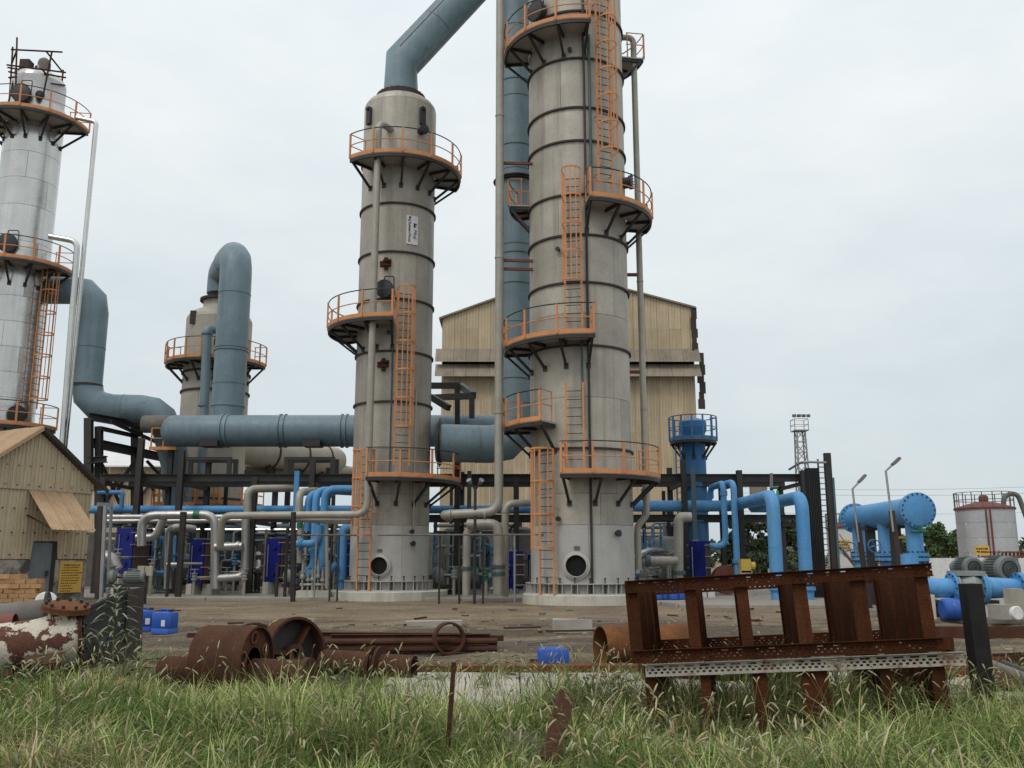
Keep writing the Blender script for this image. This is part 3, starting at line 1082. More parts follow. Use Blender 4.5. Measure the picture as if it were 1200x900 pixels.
# ------------------------------------------------------------------ tall tower
TT = V((P(683, 690, 34.4).x, 34.4, 0))
root = thing('process_tower', 'tallest grey stainless tower, its head out of the picture, with five orange railed platforms', 'tower', TT, 'bare steel process towers')
T2 = T = Tower(root, TT.x, TT.y, 1.93)
zs = [PZ] + [T.z(622, y) for y in (617, 582, 532, 475, 418, 382, 348, 295, 250, 190, 153, 98, 45, 0)]
zs += [zs[-1] + 1.6, zs[-1] + 3.2, zs[-1] + 4.8]
courses(T, zs, m_tower, skirt=m_skirt)
for y in (532, 418, 348, 295, 250, 190, 153, 98, 45):
    ringband(T, T.z(622, y))
dome(T, zs[-1], 1.1, 0.86, zs[-1] + 1.8, m_tower)
baseskirt(T, PZ, 24)
plat_px(T, 690, 20, 2.95, -188, -82)
plat_px(T, 690, 228, 2.95, -86, 14)
plat_px(T, 690, 389, 2.95, -190, -83)
plat_px(T, 645, 489, 2.95, -186, -122)
plat_px(T, 690, 553, 2.95, -109, 4, nbr=5)
zp = P(740, 78, 35.5).z
platform(T, zp, 2.95, R(8), R(50))
zp = P(605, 258, 36).z
platform(T, zp, 2.75, R(150), R(182))


def lad(T, px, ytop, ybot, wd, cage=None, mo=None):
    aL, z1 = T.front(px, ytop, T.r + 0.28)
    z0 = P(px, ybot, T.cy - (T.r + 0.28) * math.cos(aL + pi / 2)).z if ybot else PZ
    cg = None
    if cage:
        zc = P(px, cage, T.cy - (T.r + 0.5) * math.cos(aL + pi / 2)).z
        cg = (zc, z1)
    return ladder(T, aL, z0, z1, wd=wd, cage=cg, mo=mo)


lad(T, 673, 448, 548, 0.62)
lad(T, 670, 203, 386, 0.62, cage=330)
lad(T, 704, -60, 222, 0.6, cage=178)
lad(T, 640, 527, None, 0.62, cage=642)
a, z = T.front(627, 12, T.r + 0.3)
manhole(T, a, z, 0.42)
a, z = T.front(737, 214, T.r + 0.2)
manhole(T, a, z, 0.26, davit=True)
opening(T, 675, 663, 0.37)
for px, py, r_ in ((722, 625, 0.07), (656, 608, 0.05), (668, 60, 0.05), (655, 293, 0.05)):
    a, z = T.front(px, py, T.r)
    nozzle(T, a, z, r_, 0.16)
a, z = T.front(676, 642, T.r)
part(MB().bar(T.pt(a - 0.05, T.r + 0.03, z), T.pt(a + 0.05, T.r + 0.03, z), 0.03, 0.12, up=Z), 'name_plate', m_dusty, root)
for px0, px1, y0, y1, r_, m, nm in ((684.5, 692, -40, 700, 0.045, m_black, 'cable_tray'), (691, 692, 40, 224, 0.05, m_teal, 'conduit'), (682, 683, 392, 500, 0.04, m_teal, 'conduit')):
    aL, z1 = T.front((px0 + px1) / 2, (y0 + y1) / 2, T.r + 0.08)
    Yq = T.cy - T.r - 0.08
    part(MB().tube([T.pt(aL, T.r + 0.08, P(px0, y0, Yq).z), T.pt(aL, T.r + 0.08, max(0.1, P(px1, y1, Yq).z))], r_, 8), nm, m, root)
pl = MB().rev([(2.25, 0.0), (2.25, PZ - 0.03), (2.2, PZ)], (T.cx, T.cy, 0), n=28)
solo(pl, 'tower_plinth', m_concpale, 'whitewashed concrete plinth under the tallest tower beside the rusty rack', 'plinth', 'tower plinths', ang=20)

# ------------------------------------------------------------------ second grey column on the left
c3 = P(246, 560, 50)
root = thing('process_tower', 'shorter grey column on the left with a blue duct looping over its domed head', 'tower', (c3.x, 50, 0), 'bare steel process towers')
T = Tower(root, c3.x, 50, 1.80)
T3 = T
zs = [SL] + [T.z(210, y) for y in (640, 586, 520, 462, 425, 378)]
courses(T, zs, m_tower2)
for y in (586, 462, 440):
    ringband(T, T.z(210, y), 0.1, 0.08)
zt = zs[-1]
dome(T, zt, 0.85, 0.95, zt + 1.25, m_tower2)
part(MB().rev([(0.9, zt + 1.18), (1.15, zt + 1.18), (1.15, zt + 1.32), (0.9, zt + 1.32)], (T.cx, T.cy, 0), n=28), 'top_flange', m_brown, root)
plat_px(T, 255, 417, 2.75, -180, 0, npost=11, nbr=8)
plat_px(T, 255, 590, 2.9, -200, 10)
a, z = T.front(227, 372, T.r)
part(MB().box(T.pt(a, T.r + 0.05, z), (0.3, 0.12, 0.75)), 'lifting_lug', m_black, root)
a, z = T.front(262, 402, T.r)
manhole(T, a, z, 0.5, m_brown, dep=0.2, davit=False)

# ------------------------------------------------------------------ aluminium clad column at the left edge
c4 = P(5, 480, 44)
root = thing('clad_tower', 'shiny aluminium clad column at the left edge behind the shed', 'tower', (c4.x, 44, 0))
T = Tower(root, c4.x, 44, 1.38)
T4 = T
zs = [SL] + [T.z(50, y) for y in (560, 500, 470, 441, 412, 383, 354, 324, 291, 250, 219, 189, 159, 128)]
courses(T, zs, m_silver, ns=2)
zt = T.z(64, 100)
part(MB().rev([(1.30, zs[-1]), (1.30, zt)], (T.cx, T.cy, 0), n=40), 'upper_shell', m_white, root)
T5 = Tower(root, c4.x, 44, 1.30)
dome(T5, zt, 0.7, 0.3, zt + 1.0, m_silver)
c = V((T.cx + 0.15, T.cy, zt + 0.5))
part(MB().rev([(0.32, 0), (0.32, 0.75), (0.27, 0.92), (0.15, 1.03), (0.0, 1.06)], c, Z, n=20), 'vent_pipe', m_dusty, root)
part(MB().box((T.cx - 0.55, T.cy - 0.4, zt + 0.75), (0.5, 0.5, 0.8)), 'top_box', m_brown, root)
plat_px(T, 33, 122, 2.7, -190, 8)
plat_px(T, 30, 299, 2.55, -190, 8)
plat_px(T, 25, 494, 2.5, -190, 8)
for px, py, rd in ((24, 108, 0.46), (8, 284, 0.44), (30, 488, 0.4)):
    a, z = T.front(px, py, T.r + 0.3)
    manhole(T, a, z, rd)
a, z = T.front(47, 111, T.r + 0.3)
manhole(T, a, z, 0.2, davit=False, name='blind_nozzle')
ladder(T, R(-14), P(50, 480, 44).z, P(50, 315, 44).z, wd=0.5, cage=(P(50, 470, 44).z, P(50, 320, 44).z))
# scaffold on its head
root = thing('scaffold', 'rusty scaffold poles lashed around the top of the shiny column', 'scaffold', (T.cx, T.cy - 1.2, zs[-1]))
for a_, b_, Ya, Yb in (((18, 118), (20, 44), 42.4, 42.4), ((11, 118), (15, 55), 43.5, 43.5), ((13, 58), (73, 61), 42.4, 42.4), ((51, 110), (61, 60), 42.4, 42.4), ((54, 60), (73, 84), 42.4, 44), ((70, 128), (74, 82), 44, 44), ((8, 76), (77, 85), 42.4, 42.6), ((9, 79), (77, 91), 43, 43),
                       ((10, 84), (20, 86), 42.5, 42.5), ((10, 91), (20, 90), 42.5, 42.5), ((14, 74), (20, 58), 42.5, 42.4), ((60, 98), (76, 100), 42.8, 44), ((48, 80), (70, 104), 42.6, 44), ((10, 120), (19, 80), 42.4, 43.4)):
    part(MB().tube([P(*a_, Ya), P(*b_, Yb)], 0.045, 7), 'pole', m_rust, root)

# ------------------------------------------------------------------ big ducts
X = V((1, 0, 0))
YV = V((0, 1, 0))
p = pp((465, 118, 37.9), (465, 74, 37.9), (580, -42, 38.2))
p[0].x = p[1].x = MT.x
end = p[1] + (p[2] - p[1]) * 1.5
pipe('overhead_duct', 'slanting grey blue duct rising from the head of the signed tower', 'duct', [p[0], p[1], end], 0.80, m_blue, bend=0, n=32,
     bands=[(p[0] + Z * 0.1, Z, 0.06, 1.32)], bm_=m_brown)
od = (end - p[1]).normalized()
of = od.cross(YV).normalized() * -0.0 + V((-od.z, 0, od.x)).normalized() * 0.25 + V((0, -0.765, 0))
part(MB().tube([p[1] + of + od * 0.3, end + of], 0.022, 6), 'rusty_seam', m_redrust, bpy.data.objects['overhead_duct'])
q0 = pp((512, 519, 37.9), (605, 517, 38.6), (612, 420, 38.6), (611, -80, 38.6))
q0[1].z = q0[0].z
q0[2] = V((q0[1].x, q0[1].y, q0[2].z))
q0[3] = V((q0[1].x, q0[1].y, q0[3].z))
bz = [P(606, y, 38.6).z for y in (445, 335, 300, 175, 100)]
pipe('riser_duct', 'tall grey blue duct rising behind the tallest tower from a flanged elbow', 'duct', [q0[0], q0[1], q0[3]], 0.80, m_blue, bend=1.15, n=32, seg=3,
     fl=[(q0[0] + X * 0.12, X, 1.16, 0.07)] + [(V((q0[1].x, q0[1].y, P(606, 214, 38.6).z)), Z, 1.2, 0.08)],
     bands=[(V((q0[1].x, q0[1].y, z)), Z, 0.04, 1.05) for z in bz], flm=m_black)
# long horizontal duct, dished at its left end
a, b = P(200, 507, 44), P(640, 503, 44)
b.z = a.z = P(300, 505, 44).z
prof = [(0.01, -0.45), (0.3, -0.40), (0.55, -0.26), (0.72, -0.05), (0.78, 0.2), (0.78, (b - a).length)]
root = thing('header_duct', 'long horizontal grey blue duct with a dished left end passing behind the signed tower', 'duct', a)
part(MB().rev(prof, a, X, n=36), 'pipe_run', m_blue, root)
for px in (265, 332, 404, 545):
    for dx in (-0.12, 0.12):
        o = P(px, 505, 44)
        part(MB().rev([(0.77, -0.04), (0.84, -0.04), (0.84, 0.04), (0.77, 0.04)], V((o.x + dx, 44, a.z)), X, n=32, caps=False), 'band', m_blue, root)
o = P(203, 505, 43.4)
part(MB().rev([(0.09, 0), (0.09, 0.35), (0.16, 0.35), (0.16, 0.42)], V((a.x + 0.15, 43.7, a.z + 0.08)), (-0.3, -1, 0), n=12), 'nozzle', m_redrust, root)
# duct looping over the second column
zt3 = P(268, 345, 50).z
b0 = V((T3.cx, 50, zt3))
t0 = V((T3.cx, 50, P(268, 294, 48).z - 1.25))
t1 = V((P(277, 312, 46).x, 46.0, P(281, 312, 46).z))
t1.z = t0.z
t2 = V((P(271, 500, 46).x, 46.0, P(271, 505, 46).z))
t2.x = t1.x
pipe('loop_duct', 'grey blue duct bent over the shorter column head and dropping before it', 'duct', [b0, t0 + Z * 0.55, t1 + Z * 0.55, t2], 0.82, m_blue, bend=1.6, n=30, seg=4,
     bands=[(V((t1.x, 46, P(275, 408, 46).z)), Z, 0.05, 1.06), (V((t1.x, 46, P(275, 411, 46).z)), Z, 0.05, 1.06), (V((t1.x, 46, P(275, 476, 46).z)), Z, 0.05, 1.05)], bm_=m_blue)
# duct from the clad column
p = pp((55, 340, 45), (112, 340, 45), (108, 478, 45), (190, 480, 45.5), (206, 545, 46.5), (208, 590, 47))
p[1].z = p[0].z
p[2] = V((p[1].x, 45, p[2].z))
p[3].z = p[2].z
pipe('side_duct', 'grey blue duct leaving the shiny column and stepping down to the left', 'duct', p, 0.72, m_blue, bend=1.3, n=28, seg=3,
     bands=[(V((p[1].x, 45, P(108, 452, 45).z)), Z, 0.05, 1.07)], bm_=m_brown)
# pale drum lying behind the rack
a, b = P(250, 521, 53), P(392, 541, 60)
root = thing('drum_vessel', 'pale grey drum lying behind the long blue duct on black steel', 'vessel', a)
L_ = (b - a).length
part(MB().rev([(0.95, 0), (0.95, L_), (0.8, L_ + 0.35), (0.45, L_ + 0.6), (0.02, L_ + 0.7)], a, b - a, n=28), 'shell', m_tower2, root)
for t in (0.45, 0.7, 0.9):
    o = a.lerp(b, t)
    part(MB().rev([(0.94, -0.05), (1.0, -0.05), (1.0, 0.05), (0.94, 0.05)], o, b - a, n=28, caps=False), 'band', m_brown, root)
    part(MB().box(o - Z * 0.95, (0.3, 1.2, 0.8)), 'saddle', m_black, root)
part(MB().bar(a - Z * 1.5, b - Z * 1.5, 0.5, 0.35), 'support_beam', m_black, root)
for t in (0.3, 0.6, 0.95):
    o = a.lerp(b, t)
    part(MB().bar(V((o.x, o.y, SL)), o - Z * 1.6, 0.3, 0.3, up=YV), 'post', m_black, root)
a, b = P(285, 550, 56), P(402, 551, 60)
pipe('pale_pipe', 'pale pipe lying under the grey drum behind the rack', 'pipe', [a, b, b + V((0.6, 1.5, 0))], 0.33, m_tower2)

# ------------------------------------------------------------------ stand pipes
p = pp((586, -60, 33.6), (584.5, 600, 33.6), (520, 603, 33.8), (516, 606, 36))
p[0].x = p[1].x
p[3] = V((p[2].x, 36.5, p[2].z))
z6 = [P(586, y, 33.6).z for y in (136, 302, 484)]
pipe('stand_pipe', 'tall grey stand pipe left of the tallest tower, bent left at its foot', 'pipe', p, 0.165, m_ss, bend=0.55, n=16, bands=[(V((p[0].x, 33.6, z)), Z, 0.03, 1.12) for z in z6] + [(P(527, 603, 33.75), X, 0.03, 1.12), (P(568, 603, 33.65), X, 0.03, 1.12)])
root = thing('pipe_clamps', 'rusty pipe stays tying the tall stand pipe to the tower', 'bracket', P(600, 300, 33.8))
for y in (191, 305, 315):
    a_ = P(588, y, 33.7)
    part(MB().bar(a_, a_ + X * 1.3 + YV * 0.1, 0.1, 0.1), 'stay', m_redrust, root)
p = pp((572, 614, 34.6), (584, 614, 34.6), (584, 690, 34.6))
p = [P(548, 616, 34.7)] + p
p[1] = V((p[2].x - 1.0, 34.6, p[2].z))
p[3].x = p[2].x
p = [p[0] + YV * 0.2, p[2], V((p[2].x, 34.6, 0.3))]
p[0].z = p[1].z
pipe('drop_pipe', 'thick grey pipe dropping to a green valve just left of the tall plinth', 'pipe', p, 0.19, m_ss, bend=0.35, n=16, fl=[(V((p[2].x, 34.6, P(584, 664, 34.6).z)), Z, 1.4, 0.05), (V((p[2].x, 34.6, P(584, 672, 34.6).z)), Z, 1.4, 0.05)], flm=m_teal,
     bands=[(V((p[2].x, 34.6, P(584, 648, 34.6).z)), Z, 0.02, 1.08)])
p = pp((592, 700, 35.2), (592, 590, 35.2), (632, 589, 35.4))
p[0] = V((p[1].x, 35.2, 0.2))
pipe('drop_pipe', 'grey pipe bending from the tallest tower down beside the green valve', 'pipe', p, 0.14, m_ss, bend=0.4, bands=[(V((p[1].x, 35.2, P(592, 600, 35.2).z)), Z, 0.03, 1.15)])
p = pp((547, 690, 35), (547, 617, 35), (578, 615, 35))
p[0] = V((p[1].x, 35, 0.25))
p[2].z = p[1].z
pipe('drop_pipe', 'grey pipe rising and turning right under the bent stand pipe', 'pipe', p, 0.15, m_ss, bend=0.4, fl=[(V((p[1].x, 35, P(547, 666, 35).z)), Z, 1.45, 0.05)], flm=m_teal, bands=[(P(564, 615, 35), X, 0.05, 1.2)], bm_=m_black)
# pipe climbing the front of the middle tower and running away left
Yp = 35.55
p = pp((258, 640, 37), (260, 606, 36.6), (430, 600, Yp), (440, 142, Yp), (452, 146, 36.8))
p[1].z = p[2].z = P(345, 603.5, 36).z
p[3].x = p[2].x
p[4] = V((p[3].x + 0.55, 36.6, p[3].z))
p[3].z += 0.0
pipe('tower_pipe', 'beige pipe climbing the front of the signed tower then running left at head height', 'pipe', p, 0.145, m_ss, bend=0.5, n=16, bands=[(P(308, 603.5, 36.4), X, 0.1, 1.1)] , bm_=m_dkgreen)
# pipe on the right side of the tall tower
Yq = 35.0
p = pp((732, 42, Yq - 0.2), (742, 44, Yq), (756, 604, Yq), (746, 612, Yq), (746, 660, Yq))
p[2].x = p[1].x
p[0] = V((p[1].x - 0.7, Yq, p[1].z))
p[3] = V((p[2].x - 0.36, Yq, p[2].z - 0.42))
p[4] = V((p[3].x, Yq, P(746, 668, Yq).z))
pipe('tower_pipe', 'grey pipe running down the right side of the tallest tower', 'pipe', p, 0.125, m_ss, bend=0.3, n=14, bands=[(V((p[1].x, Yq, P(748, y, Yq).z)), Z, 0.025, 1.12) for y in (330, 480)])
for y, lab in ((322, 'upper rusty stay holding the pipe to the tallest tower'), (436, 'lower rusty stay holding the pipe to the tallest tower')):
    a_ = P(736, y, Yq)
    a_.x = TT.x + 1.5
    solo(MB().bar(a_, V((p[1].x, Yq, a_.z)), 0.1, 0.12), 'pipe_stay', m_redrust, lab, 'bracket')

# ------------------------------------------------------------------ pipe rack of black beams
RY = 41.0
root = thing('pipe_rack', 'black steel pipe rack crossing behind both tall towers', 'pipe rack', (0, RY, SL))
zu = P(600, 560, RY).z
zl = P(600, 606, RY).z
for (xa, xb_) in ((118, 415), (418, 700), (700, 943)):
    xa_, xe = P(xa, 560, RY).x, P(xb_, 560, RY).x
    part(MB().ibeam(V((xa_ + 0.01, RY, zu)), V((xe - 0.01, RY, zu)), 0.25, 0.34), 'upper_beam', m_black, root)
    part(MB().ibeam(V((xa_ + 0.01, RY + 0.25, zl)), V((xe - 0.01, RY + 0.25, zl)), 0.2, 0.24), 'lower_beam', m_black, root)
    part(MB().ibeam(V((xa_ + 0.01, RY + 3, zu)), V((xe - 0.01, RY + 3, zu)), 0.25, 0.34), 'rear_beam', m_black, root)
    part(MB().ibeam(V((xa_ + 0.01, RY + 3, zl)), V((xe - 0.01, RY + 3, zl)), 0.2, 0.24), 'rear_beam', m_black, root)
for px, yt in ((122, 560), (163, 515), (212, 528), (299, 560), (366, 540), (536, 545), (605, 560), (715, 556), (801, 540), (866, 552), (941, 552)):
    x = P(px, 600, RY).x
    for dy in (-0.32, 3.3):
        part(MB().ibeam(V((x, RY + dy, SL)), V((x, RY + dy, P(px, yt, RY).z)), 0.24, 0.24, up=YV), 'post', m_black, root)
    for zz in (zu - 0.26, zl - 0.24):
        part(MB().bar(V((x, RY - 0.2, zz)), V((x, RY + 3.2, zz)), 0.14, 0.16), 'cross_beam', m_black, root)
for pa, pb in (((214, 690), (299, 612)), ((299, 690), (366, 612)), ((605, 690), (700, 612)), ((536, 690), (605, 612))):
    part(MB().bar(P(*pa, RY + 3.05), P(*pb, RY + 3.05), 0.1, 0.1), 'brace', m_black, root)

# duct stools on the rack
k = 0
for px, lab in ((245, 'black steel stool under the dished end of the long duct'), (365, 'black steel stool under the long duct near the signed tower')):
    root = thing('duct_stool', lab, 'support', P(px, 560, 43.6), 'duct stools')
    o = P(px, 560, 43.6)
    zt = P(px, 524, 43.6).z
    part(MB().box((o.x, 43.6, (zt + o.z + 1.7) / 2 + 0.05), (0.85, 0.9, max(0.3, zt - o.z - 1.7))), 'saddle', m_black, root)
    zb = o.z
    for s_ in (-1.1, 1.1):
        for yy in (-0.5, 0.5):
            part(MB().bar(V((o.x + s_, 43.6 + yy, zb)), V((o.x + s_, 43.6 + yy, zt - 0.7)), 0.2, 0.2, up=YV), 'leg', m_black, root)
    for yy in (-0.5, 0.5):
        part(MB().bar(V((o.x - 1.2, 43.6 + yy, zt - 0.62)), V((o.x + 1.2, 43.6 + yy, zt - 0.62)), 0.2, 0.16), 'beam', m_black, root)
root = thing('duct_stool', 'black steel portal above the flanged duct between the two tall towers', 'support', P(545, 500, 43), 'duct stools')
for a_, b_ in (((505, 452, 43), (540, 452, 43)), ((540, 452, 43), (555, 463, 40)), ((536, 452, 43), (536, 600, 43)), ((553, 463, 40), (553, 490, 40)), ((505, 466, 43), (555, 464, 40)), ((505, 465, 40.5), (526, 478, 39.8))):
    part(MB().bar(P(*a_), P(*b_), 0.24, 0.28, up=YV if a_[0] == b_[0] else None), 'beam', m_black, root)

# ------------------------------------------------------------------ support structure on the left
root = thing('pipe_bridge', 'black steel pipe bridge between the shed roof and the shorter column', 'pipe bridge', P(150, 690, 44))
for a_, b_, w_, h_ in (((104, 488, 42), (205, 506, 50), 0.3, 0.34), ((104, 488, 46), (170, 500, 50), 0.3, 0.3), ((104, 518, 42), (210, 540, 50), 0.3, 0.42), ((104, 490, 42), (104, 560, 42), 0.34, 0.3), ((116, 500, 42.5), (116, 640, 42.5), 0.3, 0.3),
                       ((163, 500, 46), (163, 600, 46), 0.3, 0.3), ((157, 500, 46.6), (157, 600, 46.6), 0.25, 0.25), ((104, 540, 42), (125, 538, 42), 0.3, 0.3), ((120, 545, 43), (140, 590, 46), 0.12, 0.12), ((160, 540, 46), (180, 575, 46), 0.12, 0.12), ((157, 540, 46), (138, 575, 46), 0.12, 0.12),
                       ((172, 540, 47), (205, 575, 47), 0.14, 0.14), ((140, 555, 45), (118, 605, 45), 0.12, 0.12), ((118, 575, 44), (150, 625, 44), 0.12, 0.12), ((118, 502, 42.4), (163, 512, 46), 0.14, 0.2), ((130, 494, 42.6), (205, 528, 50), 0.12, 0.16), ((205, 500, 50), (205, 600, 50), 0.3, 0.3)):
    part(MB().ibeam(P(*a_), P(*b_), w_, h_, up=YV if a_[0] == b_[0] else None), 'beam', m_black, root)
part(MB().rev([(0.42, 0), (0.45, 0.1), (0.45, 1.7), (0.4, 1.85)], P(168, 497, 44.6), X, n=20), 'muffler', m_dusty, root)
part(MB().tube([P(164, 512, 42.3), P(161, 600, 42.3)], 0.08, 8), 'conduit', m_ss, root)
# landing with orange rails beside the duct end
root = thing('access_landing', 'small orange railed landing at the dished end of the long duct', 'landing', P(196, 527, 44.5))
o = P(196, 527, 44.5)
part(MB().box(o, (1.3, 1.2, 0.08)), 'deck', m_under, root)
for dx in (-0.6, 0.0, 0.6):
    part(MB().box(o + V((dx, -0.55, 0.5)), (0.06, 0.06, 1.0)), 'post', m_orange, root)
for dz in (0.5, 1.0):
    part(MB().bar(o + V((-0.62, -0.55, dz)), o + V((0.62, -0.55, dz)), 0.045, 0.045), 'rail', m_orange, root)
part(MB().bar(o + V((-0.66, -0.62, 0)), o + V((0.66, -0.62, 0)), 0.03, 0.16), 'toe_plate', m_orange, root)
# low orange railing in front of the shorter column
root = thing('orange_railing', 'low orange railing in front of the shorter column above the blue header', 'railing', P(220, 591, 46.5))
for x0, x1 in ((180, 193), (196, 228), (245, 256)):
    for y in (570, 580, 590):
        part(MB().bar(P(x0, y, 46.5), P(x1, y, 46.5), 0.06, 0.08 if y < 590 else 0.16), 'rail', m_orange, root)
    for px in (x0, (x0 + x1) / 2, x1):
        part(MB().bar(P(px, 567, 46.5), P(px, 591, 46.5), 0.07, 0.07, up=YV), 'post', m_orange, root)

# ------------------------------------------------------------------ blue headers on the rack and their drops
hz = P(300, 597, RY + 0.5).z
xa, xe = P(95, 597, RY + 0.5).x, P(700, 597, RY + 0.5).x
xm = (xa + xe) / 2
pipe('blue_header', 'bright blue header pipe along the left of the rack behind the signed tower', 'pipe', [V((xa, RY + 0.6, hz)), V((xe, RY + 0.6, hz))], 0.185, m_bright, bands=[(P(x, 597, RY + 0.6), X, 0.05, 1.12) for x in (220, 420)])
pz = P(820, 593, RY).z
a_ = V((P(722, 593, RY).x, RY, pz))
b_ = V((P(903, 593, RY - 0.2).x, RY, pz))
e1 = P(899, 597, 35)
f1 = V((e1.x, 34.2, pz))
pipe('blue_drop_pipe', 'thick bright blue pipe leaving the rack and dropping left of the green pole', 'pipe', [a_, V((f1.x + 0.05, RY, pz)), f1, V((f1.x, 34.2, SL - 0.02))], 0.25, m_bright, bend=0.55, n=22, fl=[(V((f1.x, 34.2, P(902, 690, 34.2).z)), Z, 1.3, 0.05)])
e2 = P(936, 597, 35)
f2 = V((e2.x, 34.6, pz - 0.02))
pipe('blue_drop_pipe', 'thick bright blue pipe leaving the rack and dropping right of the green pole', 'pipe', [V((b_.x + 0.1, RY + 0.8, pz)), V((f2.x, RY + 0.8, pz)), f2, V((f2.x, 34.6, SL - 0.02))], 0.25, m_bright, bend=0.55, n=22, fl=[(V((f2.x, 34.6, P(936, 690, 34.6).z)), Z, 1.3, 0.05)])
z5 = P(847, 566, 39).z
x5 = P(848, 580, 39).x
pipe('blue_riser', 'slim blue pipe arched over the header and turning to the navy exchanger', 'pipe', [V((x5, 41.5, z5 - 0.5)), V((x5, 41.5, z5)), V((x5, 39, z5)), V((x5, 39, P(850, 640, 39).z)), V((P(820, 640, 39).x, 39, P(850, 640, 39).z))], 0.13, m_bright, bend=0.4, n=14, bands=[(V((x5, 39, P(848, 578, 39).z)), Z, 0.1, 1.25)])
x6 = P(860, 580, 38.5).x
pipe('blue_riser', 'slim blue pipe arched over the header and dropping straight to a flange', 'pipe', [V((x6 - 0.4, 41.5, z5 - 0.6)), V((x6 - 0.3, 41.5, z5)), V((x6, 38.5, z5)), V((x6, 38.5, SL))], 0.135, m_bright, bend=0.4, n=14, fl=[(V((x6, 38.5, P(863, 658, 38.5).z)), Z, 1.5, 0.06)])
x7 = P(812, 560, 39.6).x
solo(MB().bar(V((x7, 39.6, SL)), V((x7, 39.6, P(812, 548, 39.6).z)), 0.18, 0.16, up=YV), 'blue_post', m_teal, 'square teal blue post in front of the railed blue vessel', 'post')
x7 = P(550, 560, 39.6).x
solo(MB().bar(V((x7, 39.6, SL)), V((x7, 39.6, P(550, 552, 39.6).z)), 0.18, 0.16, up=YV), 'blue_post', m_teal, 'square teal blue post between the two tall towers', 'post')
x7 = P(348, 560, 39.8).x
solo(MB().bar(V((x7, 39.8, zl)), V((x7, 39.8, P(348, 552, 39.8).z)), 0.2, 0.18, up=YV), 'blue_post', m_bright, 'short bright blue post on the rack left of the signed tower', 'post')
x7 = P(142, 570, 40.2).x
pipe('blue_riser', 'thin blue pipe hooking over the rack beam by the shed', 'pipe', [V((x7 - 1.1, 40.4, P(142, 577, 40.4).z)), V((x7, 40.4, P(142, 577, 40.4).z)), V((x7, 40.4, hz))], 0.1, m_deep, bend=0.1)

# cluster of blue pipes left of the signed tower
def vert(px, y0, y1, Y):
    a0_, a1_ = P(px, y0, Y), P(px, y1, Y)
    return V((a0_.x, Y, a0_.z)), V((a0_.x, Y, a1_.z))


a_, b_ = vert(371, 574, 662, 38.2)
pipe('blue_process_pipe', 'bright blue pipe arching down left of its twin by the signed tower', 'pipe', [a_ + V((1.5, 1.4, 0)), a_, b_, b_ + V((-0.3, 0.2, -0.3))], 0.16, m_bright, bend=0.45, n=16, group='twin blue pipes by the signed tower')
a_, b_ = vert(381, 573, 665, 37.8)
pipe('blue_process_pipe', 'bright blue pipe arching down right of its twin by the signed tower', 'pipe', [a_ + V((2.2, 0.2, 0)), a_, b_, b_ + V((-0.6, 0.2, -0.35))], 0.16, m_bright, bend=0.45, n=16, group='twin blue pipes by the signed tower')
a_, b_ = vert(362, 578, 606, 39.2)
pipe('blue_process_pipe', 'short blue pipe elbow tucked behind the twin blue pipes', 'pipe', [a_ + V((0.9, 0.8, 0)), a_, b_ - Z * 0.6], 0.16, m_bright, bend=0.45)
a_, b_ = vert(374, 615, 637, 37.6)
pipe('blue_process_pipe', 'blue elbow joining the twin blue pipes to a navy exchanger', 'pipe', [a_, b_, V((P(346, 637, 37.9).x, 37.9, b_.z))], 0.15, m_bright, bend=0.5, fl=[(P(353, 637, 37.85), X, 1.5, 0.06)])
a_, b_ = vert(402, 618, 690, 38.4)
pipe('blue_process_pipe', 'blue pipe curving down close beside the signed tower', 'pipe', [a_ + X * 0.6, a_, b_], 0.2, m_bright, bend=0.5, n=16, fl=[(V((a_.x, 38.4, P(402, 678, 38.4).z)), Z, 1.35, 0.06)])
a_ = P(362, 646, 38.6)
pipe('blue_process_pipe', 'level blue stub pipe under the twin blue pipes', 'pipe', [a_, a_ + X * 0.9], 0.14, m_bright)
a_ = P(362, 672, 38)
pipe('blue_process_pipe', 'lowest level blue pipe stub left of the signed tower', 'pipe', [a_, a_ + X * 0.8, a_ + V((1.1, 0.1, 0.4))], 0.14, m_deep, bend=0.25)

# ------------------------------------------------------------------ silver pipes on the left
def run(name, label, pts, r, m, **k):
    pipe(name, label, 'pipe', pp(*pts), r, m, **k)


run('silver_pipe', 'silver pipe arched between two navy exchangers with a green band', [(166, 640, 38.2), (166, 604, 38.2), (252, 603, 38.2), (252, 690, 38.2)], 0.18, m_silver2, bend=0.55, n=18, bands=[(P(231, 603.4, 38.2), X, 0.13, 1.05)], bm_=m_dkgreen)
run('silver_pipe', 'silver pipe loop standing right of the middle navy exchanger', [(252, 641, 38.0), (284, 640, 38.0)], 0.165, m_silver2, bend=0.3, n=16, bands=[(P(279, 640, 38), X, 0.05, 1.2)])
run('silver_pipe', 'upright silver pipe left of the man in the white helmet', [(288, 603, 38.4), (287, 676, 38.4), (250, 678, 38.2)], 0.165, m_silver2, bend=0.4, n=16)
run('silver_pipe', 'low silver pipe elbows between the left navy exchangers', [(160, 630, 39), (182, 630, 39), (190, 612, 39), (194, 600, 39)], 0.17, m_silver2, bend=0.4, n=16)
run('silver_pipe', 'silver pipe hook standing behind a thin black post', [(197, 690, 39.4), (198, 622, 39.4), (205, 618, 39.4), (228, 620, 40)], 0.18, m_silver2, bend=0.35, n=16)
run('silver_pipe', 'long silver pipe just below the blue header at left', [(118, 606, 40.3), (290, 606, 40.3)], 0.13, m_silver2)
run('silver_pipe', 'second long silver pipe below the blue header at left', [(118, 611, 40.0), (290, 610, 40.0)], 0.11, m_silver2)
